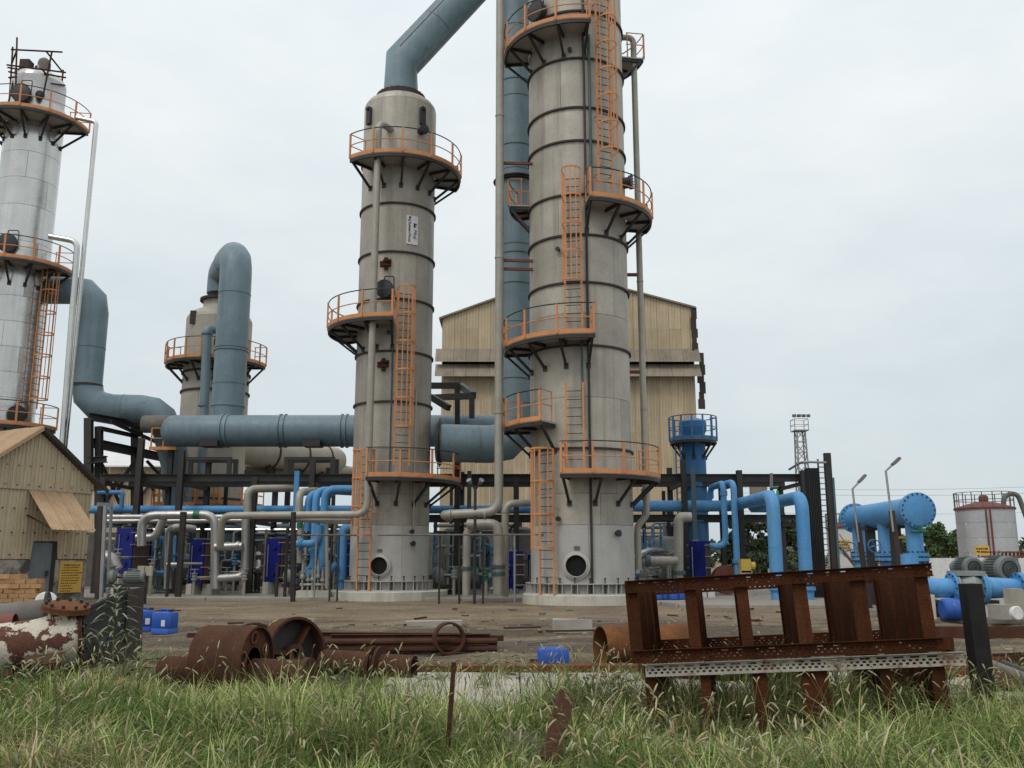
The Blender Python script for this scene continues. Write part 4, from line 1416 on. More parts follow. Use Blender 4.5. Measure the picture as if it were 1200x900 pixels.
run('silver_pipe', 'short silver pipe low beside a thick black post', [(196, 662, 39), (214, 662, 39)], 0.12, m_silver2)
run('silver_pipe', 'silver dome ended pipe behind the steel posts by the shed', [(118, 652, 36.5), (130, 655, 36.5), (136, 668, 36.5)], 0.28, m_silver2, bend=0.3, n=18)
run('white_pipe', 'dull white pipe rising above the blue header and turning right', [(290, 605, 40), (290, 573, 40), (345, 572, 41.2)], 0.17, m_ss, bend=0.4, n=14)
run('white_pipe', 'dull pipe elbow standing by the twin blue pipes', [(350, 610, 39), (351, 577, 39), (372, 575, 41)], 0.17, m_ss, bend=0.4, n=14)
run('green_band_pipe', 'pipe stub with a green band under the beige pipe', [(352, 604, 38.2), (351, 660, 38.2)], 0.12, m_ss, bands=[(P(351.5, 613, 38.2), Z, 0.22, 1.1)], bm_=m_dkgreen)
run('white_pipe', 'slanting white pipe below the beige pipe left of the signed tower', [(349, 608, 36.6), (382, 611, 36.2), (412, 611, 36)], 0.11, m_ss)
run('white_pipe', 'upright white pipe left of the signed tower ladder', [(383, 612, 36.2), (383, 690, 36.2)], 0.07, m_ss)
for q in (('galvanised_post', 'galvanised channel post standing just right of the shed', [(119, 594), (123, 594), (121, 698)], 0.16),):
    pass
root = thing('post_frame', 'hooped galvanised and dark posts standing against the shed corner', 'post', P(122, 704, 29.6))
part(MB().bar(P(118, 594, 29.8), P(114, 702, 29.8), 0.14, 0.12, up=YV), 'dark_post', m_brown, root)
part(MB().bar(P(123.5, 592, 29.7), P(118.5, 702, 29.7), 0.10, 0.10, up=YV), 'pale_post', m_lamp, root)
part(MB().bar(P(130.5, 592, 30.3), P(126, 702, 30.3), 0.08, 0.08, up=YV), 'pale_post', m_lamp, root)
part(MB().bar(P(115, 591, 29.75), P(131, 591.5, 30.2), 0.14, 0.12), 'top_bar', m_lamp, root)

# ------------------------------------------------------------------ plate heat exchangers
def exchanger(label, px, ytop, ybot, Y, wpx, rz=0.35, rods=4, plinth=True, rodm=None):
    a_, b_ = P(px, ytop, Y), P(px, ybot, Y)
    W = wpx * Y / F
    hgt = a_.z - b_.z
    root = thing('plate_exchanger', label, 'heat exchanger', V((a_.x, Y, b_.z)), 'navy plate heat exchangers')
    cr_, sr = math.cos(rz), math.sin(rz)
    ux, uy = V((cr_, sr, 0)), V((-sr, cr_, 0))   # across, back
    ux, uy = V((math.cos(rz), -math.sin(rz), 0)), V((math.sin(rz), math.cos(rz), 0))
    o = V((a_.x, Y, b_.z)) - ux * (W * 0.5)
    fw = W * 0.78

    def bx(o_, a, d, h_):
        return MB().obox(o_, ux * a, uy * d, Z * h_)
    part(bx(o, fw, 0.06, hgt), 'cover_plate', m_hx, root)
    part(bx(o + uy * 0.062 + ux * 0.04 + Z * 0.08, fw - 0.03, W * 0.62, hgt - 0.18), 'plate_pack', m_pack, root)
    npl = 8
    mep = raw(MB().box((0, 0, 0), (fw - 0.0, 0.018, hgt - 0.2), -rz), 'gasket_plate', m_pack)
    for k in range(npl):
        d = 0.1 + W * 0.56 * k / (npl - 1)
        inst(mep, 'gasket_plate', root, Matrix.Translation(o + uy * d + ux * (fw / 2 + 0.035) + Z * (hgt / 2)))
    part(bx(o + uy * (0.07 + W * 0.64), fw + 0.02, 0.06, hgt), 'back_plate', m_hx, root)
    part(bx(o + ux * (fw * 0.25) + Z * (hgt - 0.01), 0.07, W * 0.75, 0.07), 'carry_bar', m_lamp, root)
    for k in range(rods):
        z = hgt * (0.1 + 0.8 * k / (rods - 1))
        part(MB().tube([o + ux * (fw + 0.055) + Z * z - uy * 0.16, o + ux * (fw + 0.055) + Z * z + uy * (W * 0.95)], 0.022, 6), 'tie_rod', rodm or m_lamp, root)
        part(MB().tube([o - ux * 0.045 + Z * z - uy * 0.14, o - ux * 0.045 + Z * z + uy * (W * 0.95)], 0.022, 6), 'tie_rod', rodm or m_lamp, root)
    part(MB().tube([o + ux * fw * 0.2 - uy * 0.03 + Z * hgt * 0.12, o + ux * fw * 0.2 - uy * 0.03 + Z * hgt * 0.86], 0.022, 6), 'gauge_pipe', m_lamp, root)
    for zz in (0.2, 0.8):
        part(MB().rev([(0.11, 0), (0.11, 0.05)], o + ux * fw * 0.62 - uy * 0.05 + Z * hgt * zz, uy, n=14), 'port_cover', m_hx, root)
    if plinth:
        g_ = 'exchanger plinths'
        for dx, dpt, lab in ((0.12, 0.0, 'small pale block by the '), (0.7, 0.3, 'weathered concrete block under the '),):
            pb = MB().obox(V((o.x, o.y, SL - 0.01)) + ux * (W * dx - 0.12) + uy * (dpt - 0.1), ux * (W * (0.3 if dx < 0.5 else 0.5)), uy * 0.5, Z * max(0.1, b_.z - SL - 0.0))
            solo(pb, 'concrete_block', m_concpale if dx < 0.5 else m_conc, lab + label.split(',')[0].replace('navy plate exchanger', 'exchanger'), 'block', g_)
    return root


exchanger('navy plate exchanger at far left, partly behind the shed posts', 150, 619, 672, 39.6, 36, rz=0.5, rodm=m_lamp)
exchanger('navy plate exchanger with copper tie rods in the left bay', 234, 632, 684, 39.2, 31, rz=0.55, rodm=m_orange)
exchanger('navy plate exchanger beside the man in the white helmet', 323, 631, 682, 39.4, 30, rz=0.55, rodm=m_orange)
exchanger('narrow navy exchanger half hidden by the signed tower', 409, 632, 682, 39.8, 14, rz=0.9, plinth=False)
exchanger('navy exchanger glimpsed left of the tallest tower', 600, 646, 690, 38.5, 16, rz=0.7, plinth=False)
exchanger('navy exchanger standing under the railed blue vessel', 819, 634, 684, 38.2, 24, rz=0.5)
exchanger('dim navy exchanger behind the drop pipe by the tall plinth', 626, 650, 690, 41.5, 16, rz=0.4, plinth=False)

# ------------------------------------------------------------------ hopper tank, pumps, vessels behind
a_ = P(272, 650, 45)
root = thing('cone_tank', 'dull teal cone bottomed tank between the silver pipe and the man', 'tank', V((a_.x, 45, SL)))
part(MB().rev([(0.15, 0.5), (1.1, 1.4), (1.15, 1.5), (1.15, 3.1), (0.9, 3.35), (0.2, 3.5)], (a_.x, 45, 0), n=28), 'shell', m_teal, root)
for k in range(4):
    t = k * pi / 2 + 0.5
    part(MB().bar(V((a_.x + math.cos(t), 45 + math.sin(t), SL)), V((a_.x + math.cos(t), 45 + math.sin(t), 1.6)), 0.12, 0.12, up=YV), 'leg', m_black, root)
for k, (px, Y, hh, r_, lab, mm) in enumerate(((330, 46, 3.0, 0.7, 'dull teal upright vessel behind the man', m_teal), (196, 46, 2.7, 0.75, 'grey upright vessel behind the left silver pipes', m_teal), (388, 45.5, 2.9, 0.6, 'blue upright vessel behind the twin blue pipes', m_deep), (700 - 140, 44.5, 2.5, 0.55, 'dark upright vessel between the two tall towers', m_teal), (780, 43, 2.3, 0.7, 'grey upright vessel right of the tallest tower', m_pump), (610, 45, 2.8, 0.8, 'grey upright vessel seen left of the tallest tower', m_dusty))):
    c = P(px, 660, Y)
    root = thing('upright_vessel', lab, 'vessel', V((c.x, Y, SL)))
    part(MB().rev([(r_, 0.4), (r_, hh), (r_ * 0.85, hh + 0.2), (r_ * 0.4, hh + 0.33), (0.02, hh + 0.36)], (c.x, Y, 0), n=24), 'shell', mm, root)
    part(MB().rev([(r_ * 1.0, hh * 0.55), (r_ * 1.07, hh * 0.55), (r_ * 1.07, hh * 0.55 + 0.07), (r_, hh * 0.55 + 0.07)], (c.x, Y, 0), n=24, caps=False), 'band', mm, root)
    part(MB().rev([(r_ * 1.02, 0.12), (r_ * 1.02, 0.4)], (c.x, Y, 0), n=20), 'base', m_conc, root)
    part(MB().tube([V((c.x, Y, hh + 0.3)), V((c.x, Y, hh + 0.8)), V((c.x + 0.5, Y + 0.5, hh + 0.9))], 0.09, 8), 'outlet_pipe', mm, root)


def pump(label, px, py, Y, s_=1.0, rz=0.0, m1=None, m2=None, group='pumps on the apron'):
    o = P(px, py, Y)
    o.z = max(SL, min(o.z, 0.6)) if Y > 30 else o.z
    root = thing('pump', label, 'pump', o, group)
    ux, uy = V((math.cos(rz), math.sin(rz), 0)), V((-math.sin(rz), math.cos(rz), 0))
    m1, m2 = m1 or m_pump, m2 or m_motor
    part(MB().obox(o - ux * 0.75 * s_ - uy * 0.25 * s_, ux * 1.6 * s_, uy * 0.5 * s_, Z * 0.14 * s_), 'base_frame', m_black if o.z > 0.3 else m_conc, root)
    if o.z > 0.3:
        part(MB().box((o.x, o.y, o.z / 2 - 0.05), (0.8 * s_, 0.3 * s_, o.z)), 'stand', m_brown, root)
    mc = o + ux * 0.35 * s_ + Z * 0.42 * s_
    mb = MB().rev([(0.1 * s_, -0.42 * s_), (0.24 * s_, -0.40 * s_), (0.25 * s_, -0.3 * s_), (0.25 * s_, 0.25 * s_), (0.27 * s_, 0.26 * s_), (0.27 * s_, 0.4 * s_), (0.22 * s_, 0.44 * s_), (0.05 * s_, 0.45 * s_)], mc, ux, n=22)
    for k in range(18):
        t = 2 * pi * k / 18
        x, y, _ = basis(ux)
        d = (x * math.cos(t) + y * math.sin(t))
        mb.bar(mc + d * 0.26 * s_ - ux * 0.28 * s_, mc + d * 0.26 * s_ + ux * 0.24 * s_, 0.012 * s_, 0.04 * s_, up=d)
    mt_ = part(mb, 'motor', m2, root)
    part(MB().rev([(0.13 * s_, 0.0), (0.13 * s_, 0.016 * s_)], mc + ux * 0.45 * s_, ux, n=16), 'fan_cover', m_lid, mt_)
    part(MB().box(mc + Z * 0.28 * s_, (0.2 * s_, 0.2 * s_, 0.14 * s_), rz), 'terminal_box', m2, mt_)
    part(MB().rev([(0.05 * s_, -0.55 * s_), (0.05 * s_, 0.05 * s_)], mc - ux * 0.4 * s_, ux, n=10), 'shaft', m_lid, root)
    vc = o - ux * 0.55 * s_ + Z * 0.42 * s_
    part(MB().rev([(0.08 * s_, -0.18 * s_), (0.22 * s_, -0.14 * s_), (0.3 * s_, -0.05 * s_), (0.3 * s_, 0.08 * s_), (0.2 * s_, 0.16 * s_), (0.08 * s_, 0.2 * s_)], vc, ux, n=22), 'casing', m1, root)
    part(MB().rev([(0.1 * s_, 0), (0.1 * s_, 0.42 * s_), (0.17 * s_, 0.42 * s_), (0.17 * s_, 0.48 * s_)], vc + uy * 0.12 * s_, Z, n=14), 'outlet', m1, root)
    return root


pump('grey pump low left of the man in the white helmet', 268, 690, 44.5, 1.2, 0.3)
pump('grey pump at the foot of the left silver pipes', 205, 690, 41.5, 1.2, -0.2)
pump('small pump left of the signed tower plinth', 352, 688, 38.5, 1.0, 0.4)
pump('grey pump between the two tall tower plinths', 532, 690, 39.5, 1.3, 0.2)
pump('grey pump at the right foot of the tallest tower', 775, 690, 39, 1.2, -0.3)
pump('green grey motor pump by the shed corner behind the dark plate', 146, 688, 29.5, 0.75, 0.2, m_motor, m_motor)
c = P(137, 640 + 20, 33)
# junction boxes on a post
root = thing('junction_boxes', 'pair of cream junction boxes on a black post near the shed', 'junction box', P(170, 704, 33.5))
o = P(170, 669, 33.5)
part(MB().box(o - X * 0.13, (0.24, 0.16, 0.36)), 'box', m_cream, root)
part(MB().box(o + X * 0.14, (0.24, 0.16, 0.34)), 'box', m_cream, root)
part(MB().bar(V((o.x, 33.6, 0)), V((o.x, 33.6, o.z)), 0.14, 0.1, up=YV), 'post', m_black, root)

# small pipes of the tangle behind the rack
tang = random.Random(4)
LMK = ((128, 'the far left navy exchanger'), (168, 'the pair of cream junction boxes'), (200, 'the silver hook pipe'), (234, 'the navy exchanger with copper rods'), (262, 'the cone bottomed tank'), (288, 'the upright silver pipe'), (303, 'the man in the white helmet'), (330, 'the exchanger beside the man'), (372, 'the twin blue pipes'), (402, 'the curving blue pipe'),
       (520, 'the bent foot of the stand pipe'), (548, 'the floodlight post'), (584, 'the green valve drop pipe'), (605, 'the edge of the tallest tower'), (752, 'the pipe down the tallest tower'), (778, 'the level beige pipe'), (797, 'the hooked beige pipe'))
used_l = {}


def place_words(px):
    l_ = min(LMK, key=lambda q_: abs(q_[0] - px))
    return ('just left of ' if px < l_[0] - 5 else 'just right of ' if px > l_[0] + 5 else 'behind ') + l_[1]


def uniq(s_):
    return s_

pals = [m_ss, m_teal, m_deep, m_silver, m_bright, m_pump, m_ss, m_teal]
for k in range(46):
    px = tang.uniform(126, 410) if k < 26 else (tang.uniform(508, 605) if k < 38 else tang.uniform(748, 800))
    Y = tang.uniform(42, 47)
    y0 = tang.uniform(612, 660)
    y1 = y0 + tang.uniform(20, 60)
    wx = tang.uniform(-45, 45)
    x1 = px + wx
    if k >= 26 and k < 38:
        x1 = min(max(x1, 508), 606)
    if k < 26:
        x1 = min(max(x1, 124), 408)
    if k >= 38:
        x1 = min(max(x1, 746), 800)
    pts = [P(px, 0, Y), P(px, 0, Y), P(x1, 0, Y)]
    za, zb = P(px, y0, Y).z, max(SL + 0.15, P(px, y1, Y).z)
    pts = [V((P(px, 650, Y).x, Y, SL + 0.05)), V((P(px, 650, Y).x, Y, za)), V((P(x1, 650, Y).x, Y, za)), V((P(x1, 650, Y).x, Y + 0.4, zb))]
    r_, mm = tang.choice([0.05, 0.07, 0.09, 0.12]), tang.choice(pals)
    cn = {m_ss: 'beige', m_teal: 'teal grey', m_deep: 'dark blue', m_silver: 'silver', m_bright: 'bright blue', m_pump: 'grey'}[mm]
    pipe('tangle_pipe', {0.05: 'thin ', 0.07: 'slim ', 0.09: 'middling ', 0.12: 'stout '}[r_] + cn + ' tangle pipe bent ' + ('left ' if x1 < px else 'right ') + place_words(px), 'pipe', pts, r_, mm, bend=0.25, n=10, group='pipes in the tangle behind the rack')
for k in range(16):
    px = tang.uniform(124, 410) if k < 9 else (tang.uniform(508, 606) if k < 13 else tang.uniform(748, 800))
    Y = tang.uniform(42.5, 48)
    x = P(px, 650, Y).x
    solo(MB().ibeam(V((x, Y, SL)), V((x, Y, P(px, tang.uniform(565, 625), Y).z)), 0.16, 0.16, up=YV), 'support_post', m_black, ('nearer ' if Y < 45 else 'farther ') + 'dark tangle post ' + place_words(px), 'post', 'posts in the tangle behind the rack')
for k in range(8):
    y = [616, 621, 626, 632, 616, 624, 618, 628][k]
    x0, x1 = [(124, 240), (180, 400), (250, 400), (124, 200), (508, 606), (508, 606), (748, 800), (748, 802)][k]
    Y = 43.5 + 0.35 * k
    a_, b_ = P(x0, y, Y), P(x1, y, Y)
    b_.z = a_.z
    solo(MB().tube([a_, b_], 0.09, 8), 'level_pipe', [m_teal, m_silver, m_teal, m_ss, m_pump, m_teal, m_ss, m_silver][k], ['dull teal level pipe under the rack at far left', 'silver level pipe under the rack behind the man', 'dull teal level pipe under the rack behind the upright silver pipe', 'beige level pipe lowest of those under the rack at far left', 'grey level pipe under the rack between the two tall towers', 'dull teal level pipe under the rack behind the floodlight post', 'beige level pipe under the rack right of the tallest tower', 'silver level pipe under the rack behind the hooked beige pipe'][k], 'pipe', 'level pipes under the rack')
seen_q = set()
for k in range(90):
    px = tang.uniform(133, 408) if k % 3 else tang.choice([tang.uniform(510, 604), tang.uniform(748, 800)])
    Y = tang.uniform(39.9, 41.9)
    x1 = px + tang.choice([-1, 1]) * tang.uniform(10, 40)
    lo_, hi_ = (126, 408) if px < 450 else (508, 606) if px < 650 else (746, 802)
    x1 = min(max(x1, lo_), hi_)
    if min(px, x1) < 313 and max(px, x1) > 291:
        continue
    mm = tang.choice([m_ss, m_teal, m_bright, m_silver2, m_deep, m_pump, m_dkgreen])
    cn = {m_ss: 'beige', m_teal: 'teal grey', m_deep: 'dark blue', m_silver2: 'silver', m_bright: 'bright blue', m_pump: 'grey', m_dkgreen: 'dark green'}[mm]
    lab = 'narrow ' + cn + ' line stepping ' + ('left ' if x1 < px else 'right ') + place_words(px)
    if lab in seen_q or len(seen_q) > 44:
        continue
    seen_q.add(lab)
    za = P(px, tang.uniform(612, 640), Y).z
    zb = P(px, tang.uniform(645, 675), Y).z
    xa_, xb2 = P(px, 650, Y).x, P(x1, 650, Y).x
    pts = [V((xa_, Y + 0.5, za)), V((xa_, Y, za)), V((xa_, Y, zb)), V((xb2, Y, zb)), V((xb2, Y, SL + 0.02))]
    rr_ = tang.choice([0.035, 0.045, 0.06, 0.08])
    pipe('tangle_pipe', lab, 'pipe', pts, rr_, mm, bend=0.15, n=9, seg=4, bands=[(V((xa_, Y, (za + zb) / 2)), Z, 0.05, 1.9), (V((xb2, Y, max(SL + 0.2, zb * 0.5))), Z, 0.05, 1.9)], group='narrow lines in front of the tangle')
seen_p = set()
for k in range(44):
    px = tang.choice([tang.uniform(135, 405), tang.uniform(135, 405), tang.uniform(512, 604), tang.uniform(748, 800)])
    pw = place_words(px)
    if pw in seen_p or 288 < px < 315:
        continue
    seen_p.add(pw)
    Y = tang.uniform(37.6, 40.4)
    c_ = V((P(px, 680, Y).x, Y, SL))
    hh = tang.uniform(0.5, 1.5)
    mm = tang.choice([m_teal, m_dkgreen, m_ss, m_pump, m_deep])
    cn = {m_teal: 'teal grey', m_dkgreen: 'dark green', m_ss: 'beige', m_pump: 'grey', m_deep: 'dark blue'}[mm]
    root = thing('hand_valve', cn + ' hand valve ' + pw, 'valve', c_, 'small valves on the apron')
    part(MB().tube([c_, c_ + Z * hh], 0.06, 9), 'riser', m_ss, root)
    part(MB().rev([(0.06, 0), (0.13, 0.02), (0.13, 0.06), (0.08, 0.08), (0.11, 0.16), (0.08, 0.24), (0.13, 0.26), (0.13, 0.3), (0.03, 0.32), (0.03, 0.46)], c_ + Z * hh, Z, n=12), 'valve_body', mm, root)
    part(MB().tube([c_ + V((math.cos(t) * 0.16, math.sin(t) * 0.16, hh + 0.45)) for t in [2 * pi * i / 14 for i in range(15)]], 0.018, 5), 'hand_wheel', mm, root)
    part(MB().tube([c_ + Z * (hh + 0.12), c_ + V((tang.uniform(-0.9, 0.9), tang.uniform(0.2, 0.9), hh + 0.12))], 0.05, 8), 'branch_pipe', m_ss, root)
root = thing('rear_wall', 'low grey plant wall behind the pipe rack between the towers', 'wall', P(560, 690, 51))
x0, x1 = P(-10, 600, 51).x, P(800, 600, 51).x
nb_ = 16
for k in range(nb_):
    xa_ = x0 + (x1 - x0) * k / nb_
    xb2 = x0 + (x1 - x0) * (k + 1) / nb_
    part(MB().box(((xa_ + xb2) / 2, 51, 1.5), (xb2 - xa_ - 0.02, 0.25, 3.1)), 'panel', m_dusty, root)

# ------------------------------------------------------------------ right of the tall tower
run('beige_process_pipe', 'beige pipe standing right of the tallest tower with a hooked top', [(810, 606, 37), (795, 606, 37), (795, 690, 37)], 0.2, m_ss, bend=0.35, n=16, fl=[(P(795, 671, 37), Z, 1.45, 0.06)], flm=m_teal)
run('beige_process_pipe', 'level beige pipe joining the hooked pipe to the tallest tower', [(752, 657, 36.6), (793, 657, 36.8)], 0.17, m_ss, n=14, bands=[(P(759, 657, 36.6), X, 0.1, 1.35)], bm_=m_teal)
run('beige_process_pipe', 'beige elbow close at the right foot of the tallest tower', [(746, 672, 36), (746, 652, 36), (760, 646, 37), (790, 647, 39)], 0.16, m_silver, bend=0.4, n=14)
root = thing('railed_vessel', 'upright blue vessel with a blue railed platform in front of the shed wall', 'vessel', P(819, 690, 44.5))
o = P(819, 690, 44.5)
vr = 0.58
zt = P(819, 497, 44.5).z
part(MB().rev([(vr, SL), (vr, zt - 0.5), (vr * 1.15, zt - 0.35), (vr * 1.15, zt + 0.1), (vr * 0.7, zt + 0.25)], (o.x, 44.5, 0), n=30), 'shell', m_deep, root)
TV = Tower(root, o.x, 44.5, vr)
platform(TV, P(819, 513, 43.4).z, 1.15, 0, 2 * pi - 0.001, rail=1.15, npost=15, nbr=8, brdrop=0.8, mo=m_deep)
for zz in (600, 560):
    part(MB().rev([(vr, 0), (vr + 0.06, 0), (vr + 0.06, 0.08), (vr, 0.08)], (o.x, 44.5, P(819, zz, 44.5).z), n=28, caps=False), 'band', m_deep, root)
ladder(TV, R(-160), SL, zt - 0.2, off=0.3, wd=0.45, mo=m_deep)
# green pole
root = thing('green_poles', 'pair of thin green pipes hanging from the rack between the thick blue pipes', 'pipe', P(911, 700, 35.4))
for px in (906, 911):
    a_, b_ = P(px, 575, 35.4), P(px + 3, 704, 35.4)
    b_.x = a_.x
    part(MB().tube([a_, V((a_.x, 35.4, SL if px > 907 else P(906, 640, 35.4).z))], 0.05, 8), 'pipe_run', m_green, root)
part(MB().tube([P(904, 572, 35.4), P(912, 571, 35.4)], 0.06, 8), 'top_bar', m_dkgreen, root)
part(MB().bar(P(904, 574, 35.4), P(904, 556, 38), 0.12, 0.12), 'hanger', m_black, root)
# dark cable riser with ladder tray
root = thing('cable_riser', 'dark upright cable riser with a ladder tray at the end of the rack', 'cable riser', P(955, 704, 36.5))
a_, b_ = vert(951, 549, 703, 36.5)
b_.z = 0.1
part(MB().bar(b_, a_, 0.48, 0.4, up=YV), 'cable_bundle', m_post, root)
for k in range(7):
    part(MB().tube([b_ + V((-0.2 + k * 0.068, -0.22, 0)), a_ + V((-0.2 + k * 0.068, -0.22, 0))], 0.025, 6), 'cable', m_cable, root)
a_, b_ = vert(962, 538, 703, 36.5)
b_.z = 0.1
q = MB()
for s_ in (-0.13, 0.13):
    q.bar(b_ + X * s_, a_ + X * s_, 0.05, 0.08, up=YV)
lt = part(q, 'ladder_tray', m_teal, root)
merr = raw(MB().box((0, 0, 0), (0.26, 0.03, 0.04)), 'rung', m_pump)
z = 0.4
while z < a_.z:
    inst(merr, 'rung', lt, Matrix.Translation((a_.x, 36.48, z)))
    z += 0.22
a_, b_ = vert(969, 531, 703, 36.4)
b_.z = 0.1
part(MB().bar(b_, a_, 0.25, 0.2, up=YV), 'dark_post', m_black, root)
part(MB().bar(b_ + V((0.14, -0.12, 0)), a_ + V((0.14, -0.12, -1)), 0.08, 0.06, up=YV), 'edge_strip', m_teal, root)
part(MB().tube(fil(pp((968, 542, 36.3), (940, 541, 36.3), (925, 550, 38)), 0.3), 0.05, 7), 'conduit', m_lamp, root)

# big blue manifold
a_, b_ = P(1002, 611, 32.2), P(1075, 597, 26.8)
ax = (b_ - a_).normalized()
b_.z = a_.z = P(1040, 603, 29.5).z
ax = (b_ - a_).normalized()
root = thing('manifold', 'big bright blue manifold drum with a bolted blank end on flanged legs', 'manifold', V(((a_.x + b_.x) / 2, 29.5, 0)))
part(MB().rev([(0.40, 0), (0.40, (b_ - a_).length)], a_, ax, n=32), 'drum', m_bright, root)
for o, s_ in ((a_, -1), (b_, 1)):
    f_ = part(MB().rev([(0.40, -0.07), (0.52, -0.07), (0.52, -0.005), (0.40, -0.005)], o + ax * (0.0), ax * s_, n=32, caps=False), 'end_flange', m_bright, root)
    part(MB().rev([(0.52, 0.0), (0.52, 0.06), (0.5, 0.075), (0.02, 0.08)], o, ax * s_, n=32), 'blank_cover', m_bright, root)
    x, y, _ = basis(ax)
    for k in range(20):
        t = 2 * pi * k / 20
        c_ = o + (x * math.cos(t) + y * math.sin(t)) * 0.47
        inst(me_bolt, 'bolt', root, frameM(c_, x * 0.9, y * 0.9, ax * 1.9))
for t, r_ in ((0.05, 0.21), (0.53, 0.27), (0.93, 0.24)):
    o = a_.lerp(b_, t)
    lg = part(MB().rev([(r_, 0.15), (r_, o.z - 0.2)], (o.x, o.y, 0), n=24), 'leg', m_bright, root)
    zf = P(1040, 650, o.y).z
    for dz in (0, 0.14):
        part(MB().rev([(r_ * 0.99, -0.05), (r_ * 1.5, -0.05), (r_ * 1.5, 0.05), (r_ * 0.99, 0.05)], (o.x, o.y, zf - dz), n=26, caps=False), 'flange', m_bright, lg)
    for k in range(14):
        tt = 2 * pi * k / 14
        inst(me_bolt, 'bolt', lg, Matrix.Translation((o.x + math.cos(tt) * r_ * 1.3, o.y + math.sin(tt) * r_ * 1.3, zf - 0.07)) @ Matrix.Scale(3.4, 4, (0, 0, 1)))
    part(MB().rev([(r_ * 1.6, 0.1), (r_ * 1.6, 0.3)], (o.x, o.y, 0), n=20), 'footing', m_conc, root)
o = a_.lerp(b_, 0.2)
for px, py, Y, rr in ((996, 645, 30.5, 0.27), (1025, 640, 28.6, 0.2)):
    c_ = P(px, py, Y)
    vq = MB()
    vq.tube([c_ + V((math.cos(t) * rr, 0.05 * math.sin(t), math.sin(t) * rr)) for t in [2 * pi * i / 20 for i in range(21)]], 0.02, 6)
    for t in (0.3, 1.87):
        vq.tube([c_ + V((math.cos(t) * rr, 0, math.sin(t) * rr)), c_ - V((math.cos(t) * rr, 0, math.sin(t) * rr))], 0.014, 5)
    vq.tube([c_, c_ + V((0.1, 0.5, 0))], 0.03, 6)
    part(vq, 'hand_wheel', m_dusty if px < 1000 else m_deep, root)
c_ = P(1078, 623, 26.4)
vq = MB().tube([c_ - X * 0.25, c_ + X * 0.2], 0.045, 8).box(c_ + Z * 0.08, (0.1, 0.1, 0.18))
part(vq, 'small_valve', m_dkgreen, root)
c_ = P(1048, 629, 28.3)
part(MB().tube([c_, c_ + X * 0.5], 0.03, 8).box(c_, (0.14, 0.12, 0.16)), 'small_valve', m_dkgreen, root)
c_ = P(1052, 630, 28.1)
part(MB().tube([c_ - X * 0.05, c_ + X * 0.3], 0.035, 8), 'valve_lever', m_yel2, root)
# black supports under the manifold
root = thing('manifold_stand', 'black steel trestle under the blue manifold drum', 'support', P(1060, 700, 28))
for t in (0.35, 0.75):
    o = a_.lerp(b_, t)
    part(MB().bar(V((o.x - 0.1, o.y + 0.2, 0.1)), V((o.x - 0.1, o.y + 0.2, o.z - 0.3)), 0.26, 0.26, up=YV), 'leg', m_black, root)
    part(MB().box((o.x, o.y + 0.1, o.z - 0.42), (0.7, 0.3, 0.12)), 'saddle', m_black, root)

# lamp posts
for label, top, kn, pole, Y in (('taller slim lamp post leaning past the blue manifold', (1053, 538), (1038, 552), (1047, 700), 26.4), ('lower slim lamp post left of the blue manifold', (1013, 558), (999, 573), (1005, 700), 28.5)):
    root = thing('lamp_post', label, 'lamp post', G(pole[0], 706) if False else V((P(*pole, Y).x, Y, 0)), 'lamp posts by the manifold')
    k_ = P(*kn, Y)
    t_ = P(*top, Y)
    base = V((k_.x + 0.28, Y, 0.0))
    mid = base.lerp(k_, 0.72)
    part(MB().bar(base, mid, 0.14, 0.12, up=YV), 'post', m_brown, root)
    part(MB().tube([mid - (k_ - base).normalized() * 0.6 + V((-0.08, -0.1, 0)), k_, k_ + (t_ - k_) * 0.55], 0.032, 8), 'arm', m_lamp, root)
    d = (t_ - k_).normalized()
    h0 = k_ + (t_ - k_) * 0.5
    part(MB().prof([(-0.09, -0.03), (0.09, -0.03), (0.07, 0.04), (-0.07, 0.04)], h0, t_ + d * 0.05, up=Z), 'lamp_head', m_dusty, root)
    part(MB().prof([(-0.06, -0.045), (0.06, -0.045), (0.06, -0.031), (-0.06, -0.031)], h0 + d * 0.08, t_, up=Z), 'lens', m_white, root)
root = thing('lamp_post', 'short black post with two small floodlights between the tall towers', 'lamp post', V((P(557, 700, 33.6).x, 33.6, 0)))
a_ = P(557, 570, 33.6)
part(MB().tube([V((a_.x, 33.6, 0)), a_], 0.055, 8), 'post', m_black, root)
for s_ in (-1, 1):
    part(MB().tube([a_ - Z * 0.15, a_ + V((0.16 * s_, 0, 0.12))], 0.03, 7), 'arm', m_black, root)
    part(MB().rev([(0.05, 0), (0.09, 0.16), (0.1, 0.2)], a_ + V((0.16 * s_, 0, 0.1)), (0.3 * s_, -0.5, 0.5), n=12), 'flood_lamp', m_lamp, root)

# hand rail of grey tube on black posts
root = thing('hand_rail', 'grey tube hand rail on thin black posts in front of the signed tower', 'railing', V((P(500, 700, 33.9).x, 33.9, 0)))
zr = P(500, 627, 33.9).z
part(MB().tube([V((P(443, 627, 33.9).x, 33.9, zr)), V((P(637, 627, 33.2).x, 33.2, zr))], 0.032, 8), 'rail', m_dusty, root)
for px in (514.5, 538, 566, 603, 633):
    x = P(px, 700, 33.7).x
    part(MB().tube([V((x, 33.7, 0)), V((x, 33.7, zr - 0.02))], 0.038, 7), 'post', m_black if px != 603 else m_lamp, root)
root = thing('hand_rail', 'grey tube hand rail with black posts left of the signed tower', 'railing', V((P(370, 700, 35).x, 35.5, 0)))
zr = P(380, 627, 35.5).z
part(MB().tube([V((P(338, 627, 35.5).x, 35.5, zr)), V((P(418, 627, 35.5).x, 35.5, zr))], 0.035, 8), 'rail', m_dusty, root)
